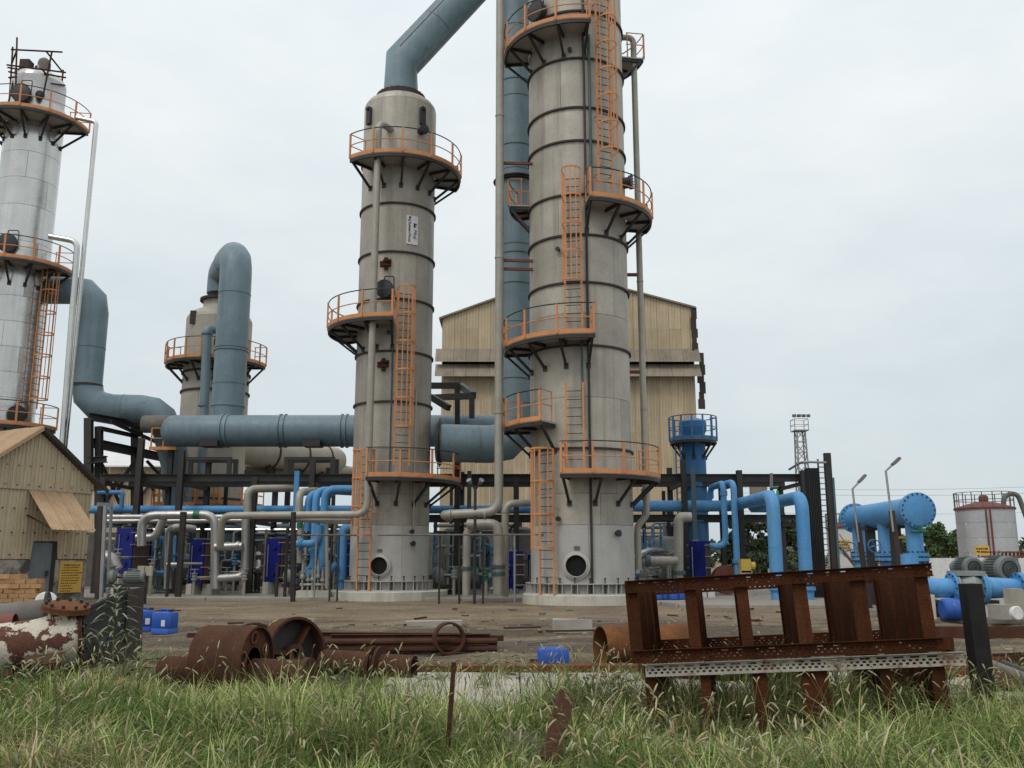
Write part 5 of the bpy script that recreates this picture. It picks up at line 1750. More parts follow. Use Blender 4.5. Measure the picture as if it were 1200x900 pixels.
for px in (343, 368, 386, 395):
    x = P(px, 700, 35.5).x
    part(MB().tube([V((x, 35.5, 0)), V((x, 35.5, zr - 0.02))], 0.035, 7), 'post', m_black if px != 368 else m_lamp, root)
part(MB().tube([P(343, 705, 35.3), P(344, 600, 35.3)], 0.10, 8), 'thick_post', m_black, root)
for k, (px, yt, lab) in enumerate(((334, 618, 'thin black post right of the navy exchanger by the man'), (196, 622, 'thin black post before the silver hook pipe'), (230 - 21, 600, 'thick black post left of the middle navy exchanger'), (324, 660, 'short black gauge post in front of the navy exchanger'))):
    x = P(px, 690, 37).x
    solo(MB().tube([V((x, 37, 0.0)), V((x, 37, P(px, yt, 37).z))], 0.14 if k == 2 else 0.07, 8), 'pipe_post', m_black, lab, 'post')

# skid of small valves on a pale block
root = thing('valve_skid', 'small valve skid on a pale block left of the signed tower', 'valves', P(367, 700, 36.5))
o = P(367, 700, 36.6)
part(MB().box((o.x, 36.9, 0.24), (1.35, 0.7, 0.26)), 'pale_block', m_concpale, root)
for k in range(6):
    x = o.x - 0.5 + k * 0.2
    hh = 0.75 + 0.5 * tang.random()
    part(MB().rev([(0.04, 0), (0.04, hh * 0.4), (0.1, hh * 0.42), (0.1, hh * 0.5), (0.05, hh * 0.55), (0.05, hh)], (x, 36.8 + 0.1 * (k % 2), 0.35), n=10), 'valve', m_pump if k % 2 else m_ss, root)
    part(MB().tube([V((x - 0.08, 36.7, 0.35 + hh)), V((x + 0.08, 36.7, 0.35 + hh))], 0.02, 6), 'valve_handle', m_deep if k % 3 else m_dkgreen, root)
part(MB().tube([V((o.x - 0.6, 36.85, 0.6)), V((o.x + 0.6, 36.85, 0.6))], 0.05, 8), 'pipe_run', m_ss, root)

# ------------------------------------------------------------------ pumps at right
def gpt(px, py, Y):
    return P(px, py, Y)


root = thing('booster_pumps', 'grey booster pump on bright blue flanged pipe right of the rusty rack', 'pump', V((P(1140, 690, 24.5).x, 24.5, 0)))
Yb = 24.5
p0 = pp((1066, 662, Yb + 1.8), (1092, 689, Yb), (1118, 689, Yb))
p0[1].z = p0[2].z = P(1118, 689, Yb).z
zc = p0[2].z
part(MB().tube(fil([p0[0] + Z * 0.3, V((p0[0].x, p0[0].y, zc)), V((P(1098, 689, Yb).x, Yb, zc)), p0[2]], 0.8, 7), 0.25, 20), 'blue_elbow', m_bright, root)
part(MB().tube([V((P(1150, 688, Yb).x, Yb, zc)), V((P(1192, 688, Yb).x, Yb, zc))], [0.29, 0.235], 20), 'blue_reducer', m_bright, root)
part(MB().tube([V((P(1197, 688, Yb).x, Yb, zc)), V((P(1235, 688, Yb).x, Yb, zc))], 0.24, 20), 'blue_pipe', m_bright, root)
for px, r_ in ((1117, 0.40), (1149, 0.44), (1195, 0.40)):
    for dx in (-0.035, 0.035):
        o = V((P(px, 688, Yb).x + dx, Yb, zc))
        f_ = part(MB().rev([(0.2, -0.03), (r_, -0.03), (r_, 0.03), (0.2, 0.03)], o, X, n=26), 'flange', m_bright if dx < 0 or px != 1117 else m_pump, root)
    for k in range(12):
        t = 2 * pi * k / 12
        inst(me_bolt, 'bolt', root, frameM(V((P(px, 688, Yb).x, Yb + math.cos(t) * r_ * 0.88, zc + math.sin(t) * r_ * 0.88)), V((0, 0.8, 0)), V((0, 0, 0.8)), V((1.9, 0, 0))))
xa_, xb2 = P(1120, 688, Yb).x, P(1147, 688, Yb).x
part(MB().rev([(0.26, 0), (0.34, 0.08), (0.38, (xb2 - xa_) * 0.35), (0.42, (xb2 - xa_) * 0.6), (0.30, xb2 - xa_)], V((xa_, Yb, zc)), X, n=26), 'casing', m_pump, root)
part(MB().box(((xa_ + xb2) / 2, Yb, zc + 0.38), (0.75, 0.6, 0.12)), 'casing_top', m_pump, root)
for px in (1104, 1150):
    part(MB().box((P(px, 700, Yb).x, Yb, (zc - 0.25) / 2), (0.3, 0.4, zc - 0.25)), 'pedestal', m_white, root)
for px in (1092, 1130):
    x = P(px, 700, Yb).x
    part(MB().bar(V((x, Yb - 0.1, 0.05)), V((x, Yb - 0.1, zc - 0.3)), 0.18, 0.18, up=YV), 'leg', m_black, root)
    part(MB().box((x + 0.25, Yb - 0.1, zc - 0.36), (1.1, 0.25, 0.1)), 'cross_beam', m_black, root)


def motor(label, px, py, Y, R0, rz, L0, fan):
    o = P(px, py, Y)
    ux = V((math.cos(rz), math.sin(rz), 0))
    root = thing('electric_motor', label, 'motor', o - Z * R0, 'pump motors')
    mb = MB().rev([(R0 * 0.3, -L0), (R0 * 0.9, -L0 * 0.95), (R0 * 0.95, -L0 * 0.7), (R0 * 0.93, 0), (R0, 0.005), (R0, L0 * 0.25), (R0 * 0.9, L0 * 0.3), (R0 * 0.5, L0 * 0.31)], o, ux, n=28)
    x, y, _ = basis(ux)
    for k in range(30):
        t = 2 * pi * k / 30
        d = x * math.cos(t) + y * math.sin(t)
        mb.bar(o + d * R0 * 0.98 - ux * L0 * 0.68, o + d * R0 * 0.98 - ux * 0.01, 0.012, 0.05, up=d)
    b = part(mb, 'motor_body', m_motor, root)
    part(MB().rev([(R0 * 0.66, -0.03), (R0 * 0.66, 0.012), (0.03, 0.015)], o + ux * L0 * 0.31, ux, n=24), 'fan_grille', m_lid if fan else m_motor, b)
    for k in range(3):
        part(MB().tube([o + ux * (L0 * 0.33) + (x * math.cos(t) + y * math.sin(t)) * R0 * (0.15 + 0.15 * k) for t in [2 * pi * i / 20 for i in range(21)]], 0.007, 4), 'grille_ring', m_motor, b)
    part(MB().rev([(R0 * 0.75, 0), (R0 * 0.85, 0.1), (R0 * 0.6, 0.3), (R0 * 0.3, 0.35)], o - ux * L0 * 0.97, -ux, n=22), 'bell_housing', m_pump, root)
    part(MB().tube([o + Z * (R0 + 0.1) + V((math.cos(t) * 0.06, 0, math.sin(t) * 0.06)) - ux * L0 * 0.3 for t in [2 * pi * i / 14 for i in range(15)]], 0.014, 6), 'lifting_eye', m_pump, b)
    part(MB().box(o - ux * L0 * 0.4 - Z * (R0 + 0.05), (0.6, 0.5, 0.12), rz), 'foot', m_pump, root)
    part(MB().box((o.x - ux.x * 0.4, o.y - ux.y * 0.4, (o.z - R0) / 2), (0.7, 0.6, max(0.1, o.z - R0 - 0.1))), 'pedestal', m_white, root)


motor('green grey electric motor lying behind the blue elbow, left of the pair', 1138, 665, 26.2, 0.29, -1.5, 0.55, True)
motor('green grey electric motor with its fan cover showing, at the right edge', 1178, 667, 25.6, 0.36, -1.45, 0.65, True)

# barrels, blocks round the pumps
o = P(1117, 714, 24)
root = thing('plastic_barrel', 'blue plastic barrel lying under the blue pump pipe', 'barrel', o - Z * 0.27)
part(MB().rev([(0.22, -0.3), (0.27, -0.26), (0.28, -0.1), (0.265, -0.08), (0.28, -0.05), (0.28, 0.1), (0.265, 0.12), (0.27, 0.26), (0.22, 0.3)], o, X, n=24), 'shell', m_plastic, root)
part(MB().rev([(0.04, 0.3), (0.04, 0.34)], o + Z * 0.12, X, n=10), 'bung', m_lid, root)
for px, py, w_, h_, lab, mm in ((1177, 723, 0.55, 0.36, 'grey concrete block on the apron under the pumps', m_conc), (1190, 716, 0.35, 0.75, 'tall concrete stump at the right edge by the pumps', m_conc), (1086, 706, 0.3, 0.6, 'pale concrete pier half hidden behind the rusty rack', m_concpale)):
    c_ = P(px, py, 23.6)
    solo(MB().box((c_.x, 23.6, SL + h_ / 2 - 0.01), (w_, w_ * 0.9, h_), 0.1), 'concrete_block', mm, lab, 'block')
o = P(1199, 724, 22.4)
solo(MB().rev([(0.15, -0.06), (0.17, -0.04), (0.17, 0.04), (0.15, 0.06)], V((o.x + 0.12, 22.9, SL + 0.17)), (0.2, -1, 0.1), n=20), 'white_disc', m_white, 'white round disc lying at the right edge of the apron', 'disc')
# blue drums seen through the rusty rack
for k, (px, lab) in enumerate(((771, 'leftmost of the row of blue drums seen through the rack'), (779, 'second blue drum from the left seen through the rack'), (789, 'third blue drum from the left seen through the rack'), (798, 'rightmost of the row of blue drums seen through the rack'))):
    c_ = P(px, 706, 34.2 + 0.15 * (k % 2))
    root = thing('plastic_drum', lab, 'drum', V((c_.x, c_.y, SL)), 'blue drums behind the rack')
    part(MB().rev([(0.16, SL), (0.2, SL + 0.04), (0.2, SL + 0.25), (0.19, SL + 0.27), (0.2, SL + 0.29), (0.2, SL + 0.5), (0.15, SL + 0.56)], (c_.x, c_.y, 0), n=18), 'shell', m_plastic, root)
    part(MB().rev([(0.05, SL + 0.55), (0.05, SL + 0.6)], (c_.x + 0.08, c_.y, 0), n=10), 'cap', m_lid, root)
for px, lab in ((823, 'left white block seen through the rack below the navy exchanger'), (833, 'right white block seen through the rack below the navy exchanger')):
    c_ = P(px, 700, 36.5)
    solo(MB().box((c_.x, 36.5, SL + 0.2), (0.28, 0.3, 0.42)), 'white_block', m_white, lab, 'block')
c_ = P(873, 663, 38)
root = thing('yellow_machine', 'small yellow gearbox between the slim and thick blue pipes', 'machine', V((c_.x, 38, SL)))
part(MB().box((c_.x, 38, c_.z), (0.4, 0.4, 0.55)), 'housing', m_yel2, root)
part(MB().rev([(0.16, 0), (0.16, 0.2)], (c_.x + 0.2, 38, c_.z), X, n=14), 'coupling', m_yel2, root)
part(MB().bar(V((c_.x, 38, SL)), V((c_.x, 38, c_.z - 0.2)), 0.5, 0.4, up=YV), 'stand', m_conc, root)
c_ = P(850, 663, 39)
root = thing('cable_reel', 'brown cable reel standing behind the slim blue pipe', 'reel', V((c_.x, 39, SL)))
for dy in (-0.2, 0.2):
    part(MB().rev([(0.1, -0.03), (0.6, -0.03), (0.6, 0.03), (0.1, 0.03)], (c_.x, 39 + dy, SL + 0.62), YV, n=24), 'side_disc', m_redrust, root)
part(MB().rev([(0.3, -0.18), (0.3, 0.18)], (c_.x, 39, SL + 0.62), YV, n=20), 'hub', m_brown, root)

# ------------------------------------------------------------------ factory shed behind
FY = 62.0
root = thing('factory_shed', 'large tan corrugated factory shed behind the tallest tower', 'shed', V((P(665, 640, FY).x, FY, 0)))
l0, pk, r0_ = P(519, 373, FY), P(662, 322, FY), P(811, 361, FY)
xL, xR, xP = l0.x, r0_.x, pk.x


def roofz(x):
    return l0.z + (pk.z - l0.z) * (x - xL) / (xP - xL) if x < xP else r0_.z + (pk.z - r0_.z) * (xR - x) / (xR - xP)


zmid = P(600, 410, FY).z
zlow = P(600, 440, FY).z
nc = 21
rows_up = [zmid, P(600, 385, FY).z, P(600, 360, FY).z, 99]
rows_lo = [SL, 2.4, 5.0, 7.6, 10.2, zlow]
for k in range(nc):
    x0 = xL + (xR - xL) * k / nc
    x1 = xL + (xR - xL) * (k + 1) / nc
    for za, zb in zip(rows_up, rows_up[1:]):
        if za >= max(roofz(x0), roofz(x1)) - 0.05:
            continue
        part(MB().corr((x0, FY - rnd.uniform(0, 0.02), za - 0.05), X, x1 - x0 - 0.01, Z, zb - za, -YV, 0.21, 0.035, top=lambda u, x0=x0, za=za, zb=zb: min(zb, roofz(x0 + u)) - za + 0.05), 'wall_sheet', m_beige, root)
    for za, zb in zip(rows_lo, rows_lo[1:]):
        part(MB().corr((x0, FY - rnd.uniform(0, 0.02), za), X, x1 - x0 - 0.01, Z, zb - za + 0.05, -YV, 0.21, 0.035), 'wall_sheet', m_beige, root)
    # two sloping hoods over the louvre strip
    for ya, yb2, pr in ((409, 424, 0.55), (427, 441, 0.75)):
        za, zb = P(600, ya, FY).z, P(600, yb2, FY - pr).z
        xx0, xx1 = (x0 - (0.45 if k == 0 else 0), x1 + (0.35 if k == nc - 1 else 0))
        d = V((0, -pr, zb - za))
        L_ = d.length
        part(MB().corr((xx0, FY - 0.08, za), X, xx1 - xx0 - 0.012, d / L_, L_, V((0, -(za - zb), -pr)).normalized() * -1, 0.21, -0.035), 'hood_sheet', m_band, root)
part(MB().box(((xL + xR) / 2, FY + 0.35, (zmid + zlow) / 2), (xR - xL, 0.1, (zmid - zlow) + 0.6)), 'louvre_gap_shade', m_dark, root)  # near-black backing, the shade of the gap under the hoods painted in
for (xa_, za_), (xb2, zb2) in (((xL - 0.25, roofz(xL) - 0.05), (xP, pk.z + 0.07)), ((xP, pk.z + 0.07), (xR + 0.2, roofz(xR) - 0.0))):
    part(MB().bar((xa_, FY - 0.1, za_), (xb2, FY - 0.1, zb2), 0.3, 0.12), 'verge_trim', m_band, root)
    part(MB().add([(xa_, FY - 0.2, za_), (xb2, FY - 0.2, zb2), (xb2, FY + 36, zb2), (xa_, FY + 36, za_), (xa_, FY - 0.2, za_ - 0.08), (xb2, FY - 0.2, zb2 - 0.08), (xb2, FY + 36, zb2 - 0.08), (xa_, FY + 36, za_ - 0.08)],
                  [[0, 1, 2, 3], [4, 7, 6, 5], [0, 4, 5, 1], [1, 5, 6, 2], [2, 6, 7, 3], [3, 7, 4, 0]]), 'roof', m_band, root)
for x, mm in ((xL, m_beige), (xR, m_brown)):
    part(MB().corr((x, FY + 0.05, SL), YV, 36, Z, roofz(x) - SL - 0.05, V((-1 if x < 0 else 1, 0, 0)), 0.4, 0.05), 'side_wall', mm, root)
# torn dark edge strip at the right corner
za = r0_.z
k = 0
while za > P(818, 470, FY).z:
    hh = rnd.uniform(0.4, 0.9)
    part(MB().box((xR + 0.08 + rnd.uniform(-0.05, 0.08) + (0.35 if za < zmid else 0), FY - 0.12, za - hh / 2), (0.3 + rnd.uniform(0, 0.2), 0.05, hh + 0.1), 0.2), 'torn_strip', m_brown, root)
    za -= hh
part(MB().box((P(782, 575, FY).x + 11.5 * 0 + 6.2, FY - 0.06, P(780, 585, FY).z), (1.2, 0.08, 1.8)), 'window', m_band, root)

# cream shed far left behind the pipe bridge
root = thing('cream_shed', 'cream walled shed with a low pale roof behind the pipe bridge at left', 'shed', P(165, 650, 66))
a_, b_ = P(95, 560, 66), P(226, 560, 66)
zt = P(160, 545, 66).z
zr = P(165, 533, 68).z
n_ = 12
for k in range(n_):
    x0 = a_.x + (b_.x - a_.x) * k / n_
    part(MB().corr((x0, 66, 0.1), X, (b_.x - a_.x) / n_ - 0.01, Z, zt, -YV, 0.25, 0.03), 'wall_sheet', m_beige2, root)
part(MB().add([(a_.x - 0.4, 65.4, zt - 0.1), (b_.x + 0.4, 65.4, zt - 0.1), (b_.x + 0.4, 72, zr + 1.2), (a_.x - 0.4, 72, zr + 1.2), (a_.x - 0.4, 65.4, zt - 0.2), (b_.x + 0.4, 65.4, zt - 0.2), (b_.x + 0.4, 72, zr + 1.1), (a_.x - 0.4, 72, zr + 1.1)],
              [[0, 1, 2, 3], [4, 7, 6, 5], [0, 4, 5, 1], [1, 5, 6, 2], [2, 6, 7, 3], [3, 7, 4, 0]]), 'roof', m_white, root)
part(MB().box(((a_.x + b_.x) / 2, 72, zr / 2), (b_.x - a_.x, 0.2, zr)), 'rear_wall', m_beige2, root)
for px in (137, 176):
    c_ = P(px, 562, 65.9)
    part(MB().bar(c_ + V((-0.8, -0.06, -1.6)), c_ + V((0.9, -0.06, 0.9)), 0.06, 0.7, up=YV), 'grey_panel', m_dusty, root)

# ------------------------------------------------------------------ control shed at left
k60 = R(60)
RP = P(52, 500, 30)
U = V((math.cos(k60), math.sin(k60), 0))
B = V((-math.sin(k60), math.cos(k60), 0))
Nn = -B
root = thing('control_shed', 'small tan sheeted gable shed at the left edge with stained base and door', 'shed', V((RP.x, RP.y, 0)))
pch = 0.75
sR, sL = 2.2, -2.4
rz0 = RP.z - 0.14
o0 = V((RP.x, RP.y, 0)) + B * 0.28


def wallpt(px, py, off=0.0):
    return onplane(px, py, o0 + Nn * off, Nn)


def sz(px, py):
    w_ = wallpt(px, py)
    return (w_ - o0).dot(U), w_.z


zbase = sz(95, 655)[1]
# sheets: upper gable lapped over lower sheets
s_ = sL
while s_ < sR - 0.05:
    wd = min(0.78, sR - s_)
    zup = sz(60, 573)[1]
    dx = rnd.uniform(0, 0.015)

    def tp(u, s_=s_):
        return rz0 - pch * abs(s_ + u) - 0.02
    zt_ = zup - 0.08
    if s_ > -1.9:
        part(MB().corr(o0 + U * s_ + Z * zt_ + Nn * (0.05 + dx), U, wd - 0.008, Z, 1, Nn, 0.13, 0.03, top=lambda u: max(0.02, tp(u) - zt_)), 'gable_sheet', m_beige2, root)
    dS, dE = sz(36, 650)[0], sz(66, 650)[0]

    def bt(u, s_=s_):
        q_ = s_ + u
        return (sz(50, 634)[1] if dS < q_ < dE else zbase) + 0.0
    part(MB().corr(o0 + U * s_ + Nn * 0.0, U, wd - 0.008, Z, 1, Nn, 0.13, 0.03, top=lambda u: max(zbase, min(zt_ + 0.12, tp(u))), bot=bt), 'wall_sheet', m_beige2, root)
    s_ += 0.78
# base wall pieces either side of the door
for a_, b_ in ((sL, dS), (dE, sR)):
    part(MB().obox(o0 + U * a_ + Nn * 0.02 - Z * 0.2, U * (b_ - a_), B * 0.25, Z * (zbase + 0.17)), 'base_wall', m_stained, root)
part(MB().obox(o0 + U * dS + B * 0.06 - Z * 0.1, U * (dE - dS - 0.12), B * 0.06, Z * (sz(50, 636)[1] + 0.1)), 'door', m_door, root)
part(MB().obox(o0 + U * (dE - 0.12) + B * 0.02 - Z * 0.1, U * 0.12, B * 0.16, Z * (sz(50, 634)[1] + 0.1)), 'door_jamb', m_brown, root)
hp = wallpt(55, 672, 0.02)
part(MB().bar(hp - Z * 0.1, hp + Z * 0.1, 0.04, 0.08, up=U), 'door_handle', m_brown, root)
# side wall and far parts
part(MB().corr(o0 + U * sR + B * 0.02, B, 7, Z, rz0 - pch * sR - 0.05, U, 0.13, 0.03), 'side_wall', m_beige2, root)
part(MB().corr(o0 + U * sL + B * 0.02, B, 7, Z, rz0 + pch * sL - 0.05, -U, 0.13, 0.03), 'side_wall', m_beige2, root)
for s_, e_ in ((1, sR + 0.42), (-1, 2.65)):
    n_ = 4 if s_ > 0 else 9
    ln = 7.6
    for k in range(9):
        o = V((RP.x, RP.y, RP.z)) + B * (k * ln / 9)
        dn = (U * s_ - Z * pch)
        L_ = dn.length * e_
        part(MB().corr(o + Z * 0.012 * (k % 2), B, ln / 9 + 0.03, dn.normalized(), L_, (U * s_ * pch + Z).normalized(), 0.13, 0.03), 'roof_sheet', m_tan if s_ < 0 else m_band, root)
    o = V((RP.x, RP.y, RP.z - 0.05)) - B * 0.02
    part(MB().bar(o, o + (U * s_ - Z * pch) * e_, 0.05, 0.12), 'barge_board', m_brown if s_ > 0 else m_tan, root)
q = MB()
for zz in (zbase + 0.12, zbase + 0.85, zbase + 1.6, zbase + 2.35, zbase + 3.0):
    s_ = sL + 0.2
    while s_ < sR - 0.05:
        if zz < rz0 - pch * abs(s_) - 0.1 and not (zz < sz(50, 634)[1] and dS - 0.1 < s_ < dE + 0.1):
            q.obox(o0 + U * s_ + Nn * 0.06 + Z * (zz + rnd.uniform(-0.03, 0.03)), U * 0.04, Nn * 0.045, Z * 0.04)
        s_ += 0.39
part(q, 'screw_heads', m_brown, root, kind='stuff')
# awning over the door
aw0, aw1 = wallpt(33, 573, 0.06), wallpt(84, 577, 0.06)
aw1.z = aw0.z
dn = Nn * 1.45 - Z * 1.33
Lw = (aw1 - aw0).length
nA = 3
for k in range(nA):
    o = aw0 + U * (Lw * k / nA)
    part(MB().corr(o, U, Lw / nA + 0.02, dn.normalized(), dn.length, dn.normalized().cross(U), 0.13, -0.025), 'awning_sheet', m_tan, root)
for t in (0.04, 0.96):
    o = aw0 + U * Lw * t
    part(MB().bar(o + dn * 0.95 - Z * 0.05, o - Z * 0.85, 0.05, 0.05), 'awning_stay', m_brown, root)
# yellow notice
c0, c1 = wallpt(71, 658, 0.04), wallpt(94, 694, 0.04)
sa, sb = (c0 - o0).dot(U), (c1 - o0).dot(U)
nb = part(MB().obox(o0 + U * sa + Nn * 0.025 + Z * c1.z, U * (sb - sa), -B * 0.03, Z * (c0.z - c1.z)), 'notice_board', m_yellow, root, 'yellow notice board with rows of dark print')
rowsz = np.linspace(c0.z - 0.12, c1.z + 0.06, 11)
for k, z in enumerate(rowsz):
    q = MB()
    x = sa + 0.07 + (0.05 if k in (0, 1) else 0)
    endx = sb - 0.06 - (0.22 if k > 7 else 0) - rnd.uniform(0, 0.08)
    hgt = 0.065 if k == 0 else 0.036
    while x < endx - 0.03:
        wl = rnd.uniform(0.03, 0.075)
        q.obox(o0 + U * x + Nn * 0.0555 + Z * (z - hgt / 2 + rnd.uniform(-0.004, 0.004)), U * wl, -B * 0.003, Z * hgt * rnd.uniform(0.7, 1))
        x += wl + rnd.uniform(0.012, 0.03)
    part(q, 'print_line', m_inkred if k == 0 else m_ink, nb, kind='stuff')

# pipes hanging from the shiny column
run('silver_down_pipe', 'taller slim silver pipe dropping from the platform of the shiny column', [(90, 138, 43), (113, 143, 43), (74, 545, 43)], 0.115, m_silver, bend=0.25, n=14)
run('silver_down_pipe', 'shorter slim silver pipe dropping beside the taller one by the shiny column', [(58, 277, 42.5), (91, 283, 42.5), (70, 560, 42.5)], 0.14, m_silver, bend=0.5, n=14)
run('slim_blue_pipe', 'slim grey blue pipe on the front of the shorter column', [(252, 386, 47.6), (243, 386, 47.2), (236, 560, 47.2)], 0.24, m_blue, bend=0.4, n=16, bands=[(P(242.5, 391, 47.2), Z, 0.05, 1.25), (P(238, 475, 47.2), Z, 0.05, 1.25)])

# ------------------------------------------------------------------ tanks, mast, wall, wires far right
def tank(label, px0, px1, ytop, Y, sheet, rows, group='storage tanks', rail=True):
    a_, b_ = P(px0, ytop, Y), P(px1, ytop, Y)
    cx, r_ = (a_.x + b_.x) / 2, (b_.x - a_.x) / 2
    zt = a_.z
    root = thing('storage_tank', label, 'tank', V((cx, Y, 0)), group)
    Tk = Tower(root, cx, Y, r_)
    for i in range(rows):
        st = rnd.uniform(0, 1)
        for k in range(4):
            part(MB().plate((cx, Y), r_, st + k * pi / 2, st + (k + 1) * pi / 2, zt * i / rows, zt * (i + 1) / rows, n=12, g=0.015), 'shell_plate', sheet, root)
    part(MB().rev([(r_ - 0.03, 0), (r_ - 0.03, zt)], (cx, Y, 0), n=40), 'shell', m_joint, root)
    part(MB().rev([(r_ + 0.08, zt - 0.1), (r_ + 0.08, zt + 0.03), (r_ * 0.5, zt + 0.35), (0.1, zt + 0.5)], (cx, Y, 0), n=40), 'roof', m_redrust, root)
    part(MB().rev([(0.3, 0), (0.3, 0.35), (0.15, 0.5)], (cx, Y, zt + 0.45), n=14), 'vent', m_redrust, root)
    for zz in (0.55, 1.05):
        part(MB().tube([Tk.pt(2 * pi * i / 40, r_, zt + zz) for i in range(41)], 0.028, 6), 'rail', m_dusty if zz < 1 else m_lamp, root)
    mep = raw(MB().box((0, 0, 0.52), (0.05, 0.05, 1.05)), 'rail_post', m_dusty)
    for k in range(18):
        inst(mep, 'rail_post', root, Matrix.Translation(Tk.pt(2 * pi * k / 18, r_, zt)))
    return Tk


tk = tank('silver grey storage tank with a red brown roof at the far right', 1122, 1185, 596, 62, m_tankgrey, 5)
root = tk.root
for px in (1155, 1160):
    a_ = P(px, 597, 62 - tk.r - 0.1)
    part(MB().bar(V((a_.x, a_.y, 0.2)), a_, 0.09, 0.08, up=YV), 'pipe_strip', m_redrust, root)
c_ = P(1186, 590, 62)
part(MB().tube(fil([c_ + V((-0.9, -0.5, -0.6)), c_ + V((-0.8, -0.5, 0.5)), c_ + V((0.15, -0.5, 0.7)), c_ + V((0.6, -0.5, -1.0)), V((c_.x + 1.2, 61.5, 0.5))], 0.6), 0.16, 12), 'overflow_pipe', m_dusty, root)
sp = P(1151, 645, 57.5)
part(MB().box(sp, (0.9, 0.05, 0.58)), 'yellow_sign', m_yellow, root, 'yellow sign board with two rows of dark print')
q = MB()
for dz in (0.1, -0.08):
    x = -0.33
    while x < 0.3:
        wl = rnd.uniform(0.05, 0.12)
        q.box(sp + V((x, -0.03, dz)), (wl, 0.012, 0.09))
        x += wl + 0.035
part(q, 'sign_print', m_ink, root, kind='stuff')
part(MB().bar(V((sp.x - 0.2, 57.6, 0)), V((sp.x - 0.2, 57.6, sp.z)), 0.08, 0.06, up=YV), 'sign_post', m_lamp, root)
tk2 = tank('pale storage tank partly hidden behind the blue manifold', 969, 1007, 618, 72, m_white, 4)
sp = P(986, 637, 72 - tk2.r - 0.1)
part(MB().box(sp, (1.3, 0.05, 0.55)), 'yellow_sign', m_yel2, tk2.root, 'yellow sign board on the pale tank')
q = MB()
for dz in (0.12, -0.1):
    x = -0.5
    while x < 0.45:
        wl = rnd.uniform(0.07, 0.16)
        q.box(sp + V((x, -0.035, dz)), (wl, 0.012, 0.1))
        x += wl + 0.05
part(q, 'sign_print', m_ink, tk2.root, kind='stuff')
# stair on the pale tank
q0_, q1_ = P(984, 640, 68.2), P(1006, 668, 68.2)
part(MB().bar(q0_, q1_, 0.6, 0.08), 'stair_stringer', m_lamp, tk2.root)
part(MB().bar(q0_ + Z * 0.9, q1_ + Z * 0.9, 0.06, 0.06), 'stair_rail', m_lamp, tk2.root)
# red brown railing by the tank
root = thing('red_railing', 'red brown pipe railing in front of the silver grey tank', 'railing', P(1185, 680, 48))
for y in (647, 652, 660):
    part(MB().bar(P(1150, y, 48), P(1225, y, 48), 0.08, 0.08), 'rail', m_redrust, root)
for k in range(14):
    px = 1166 + k * 4.6
    x = P(px, 650, 48).x
    part(MB().bar(V((x, 48.06, 0)), V((x, 48.06, P(px, 646 + (k % 3), 48).z)), 0.1, 0.08, up=YV), 'post', m_redrust, root)
# light mast
root = thing('light_mast', 'lattice lighting mast rising behind the dark cable riser', 'mast', V((P(946, 650, 95).x, 95, 0)))
cx = P(946, 650, 95).x
zt = P(944, 505, 95).z
for sx_, sy in ((-1, -1), (1, -1), (1, 1), (-1, 1)):
    part(MB().bar((cx + sx_ * 0.75, 95 + sy * 0.75, 0), (cx + sx_ * 0.42, 95 + sy * 0.42, zt), 0.13, 0.13, up=YV), 'leg', m_lamp, root)
q = MB()
n_ = 13
for k in range(n_):
    za, zb = zt * k / n_, zt * (k + 1) / n_
    ra, rb = 0.75 - 0.33 * k / n_, 0.75 - 0.33 * (k + 1) / n_
    cs = ((-1, -1), (1, -1), (1, 1), (-1, 1))
    for i in range(4):
        (x0, y0), (x1, y1) = cs[i], cs[(i + 1) % 4]
        f_ = 1 if k % 2 else -1
        if f_ < 0:
            x0, y0, x1, y1 = x1, y1, x0, y0
        q.bar((cx + x0 * ra, 95 + y0 * ra, za), (cx + x1 * rb, 95 + y1 * rb, zb), 0.07, 0.07)
        q.bar((cx + cs[i][0] * rb, 95 + cs[i][1] * rb, zb), (cx + cs[(i + 1) % 4][0] * rb, 95 + cs[(i + 1) % 4][1] * rb, zb), 0.06, 0.06)
part(q, 'lattice_bracing', m_lamp, root)
part(MB().box((cx, 95, zt), (1.5, 1.5, 0.1)), 'deck', m_lamp, root)
for sx_, sy in ((-1, -1), (1, -1), (1, 1), (-1, 1)):
    part(MB().bar((cx + sx_ * 0.72, 95 + sy * 0.72, zt), (cx + sx_ * 0.72, 95 + sy * 0.72, zt + 1.2), 0.06, 0.06, up=YV), 'rail_post', m_lamp, root)
for zz in (0.6, 1.2):
    part(MB().tube([(cx - 0.72, 94.28, zt + zz), (cx + 0.72, 94.28, zt + zz), (cx + 0.72, 95.72, zt + zz), (cx - 0.72, 95.72, zt + zz), (cx - 0.72, 94.28, zt + zz)], 0.03, 5), 'rail', m_lamp, root)
for k in range(4):
    part(MB().box((cx - 0.75 + 0.5 * k, 94.2, zt + 1.5), (0.34, 0.3, 0.28), 0.3 * k), 'flood_lamp', m_dusty, root)
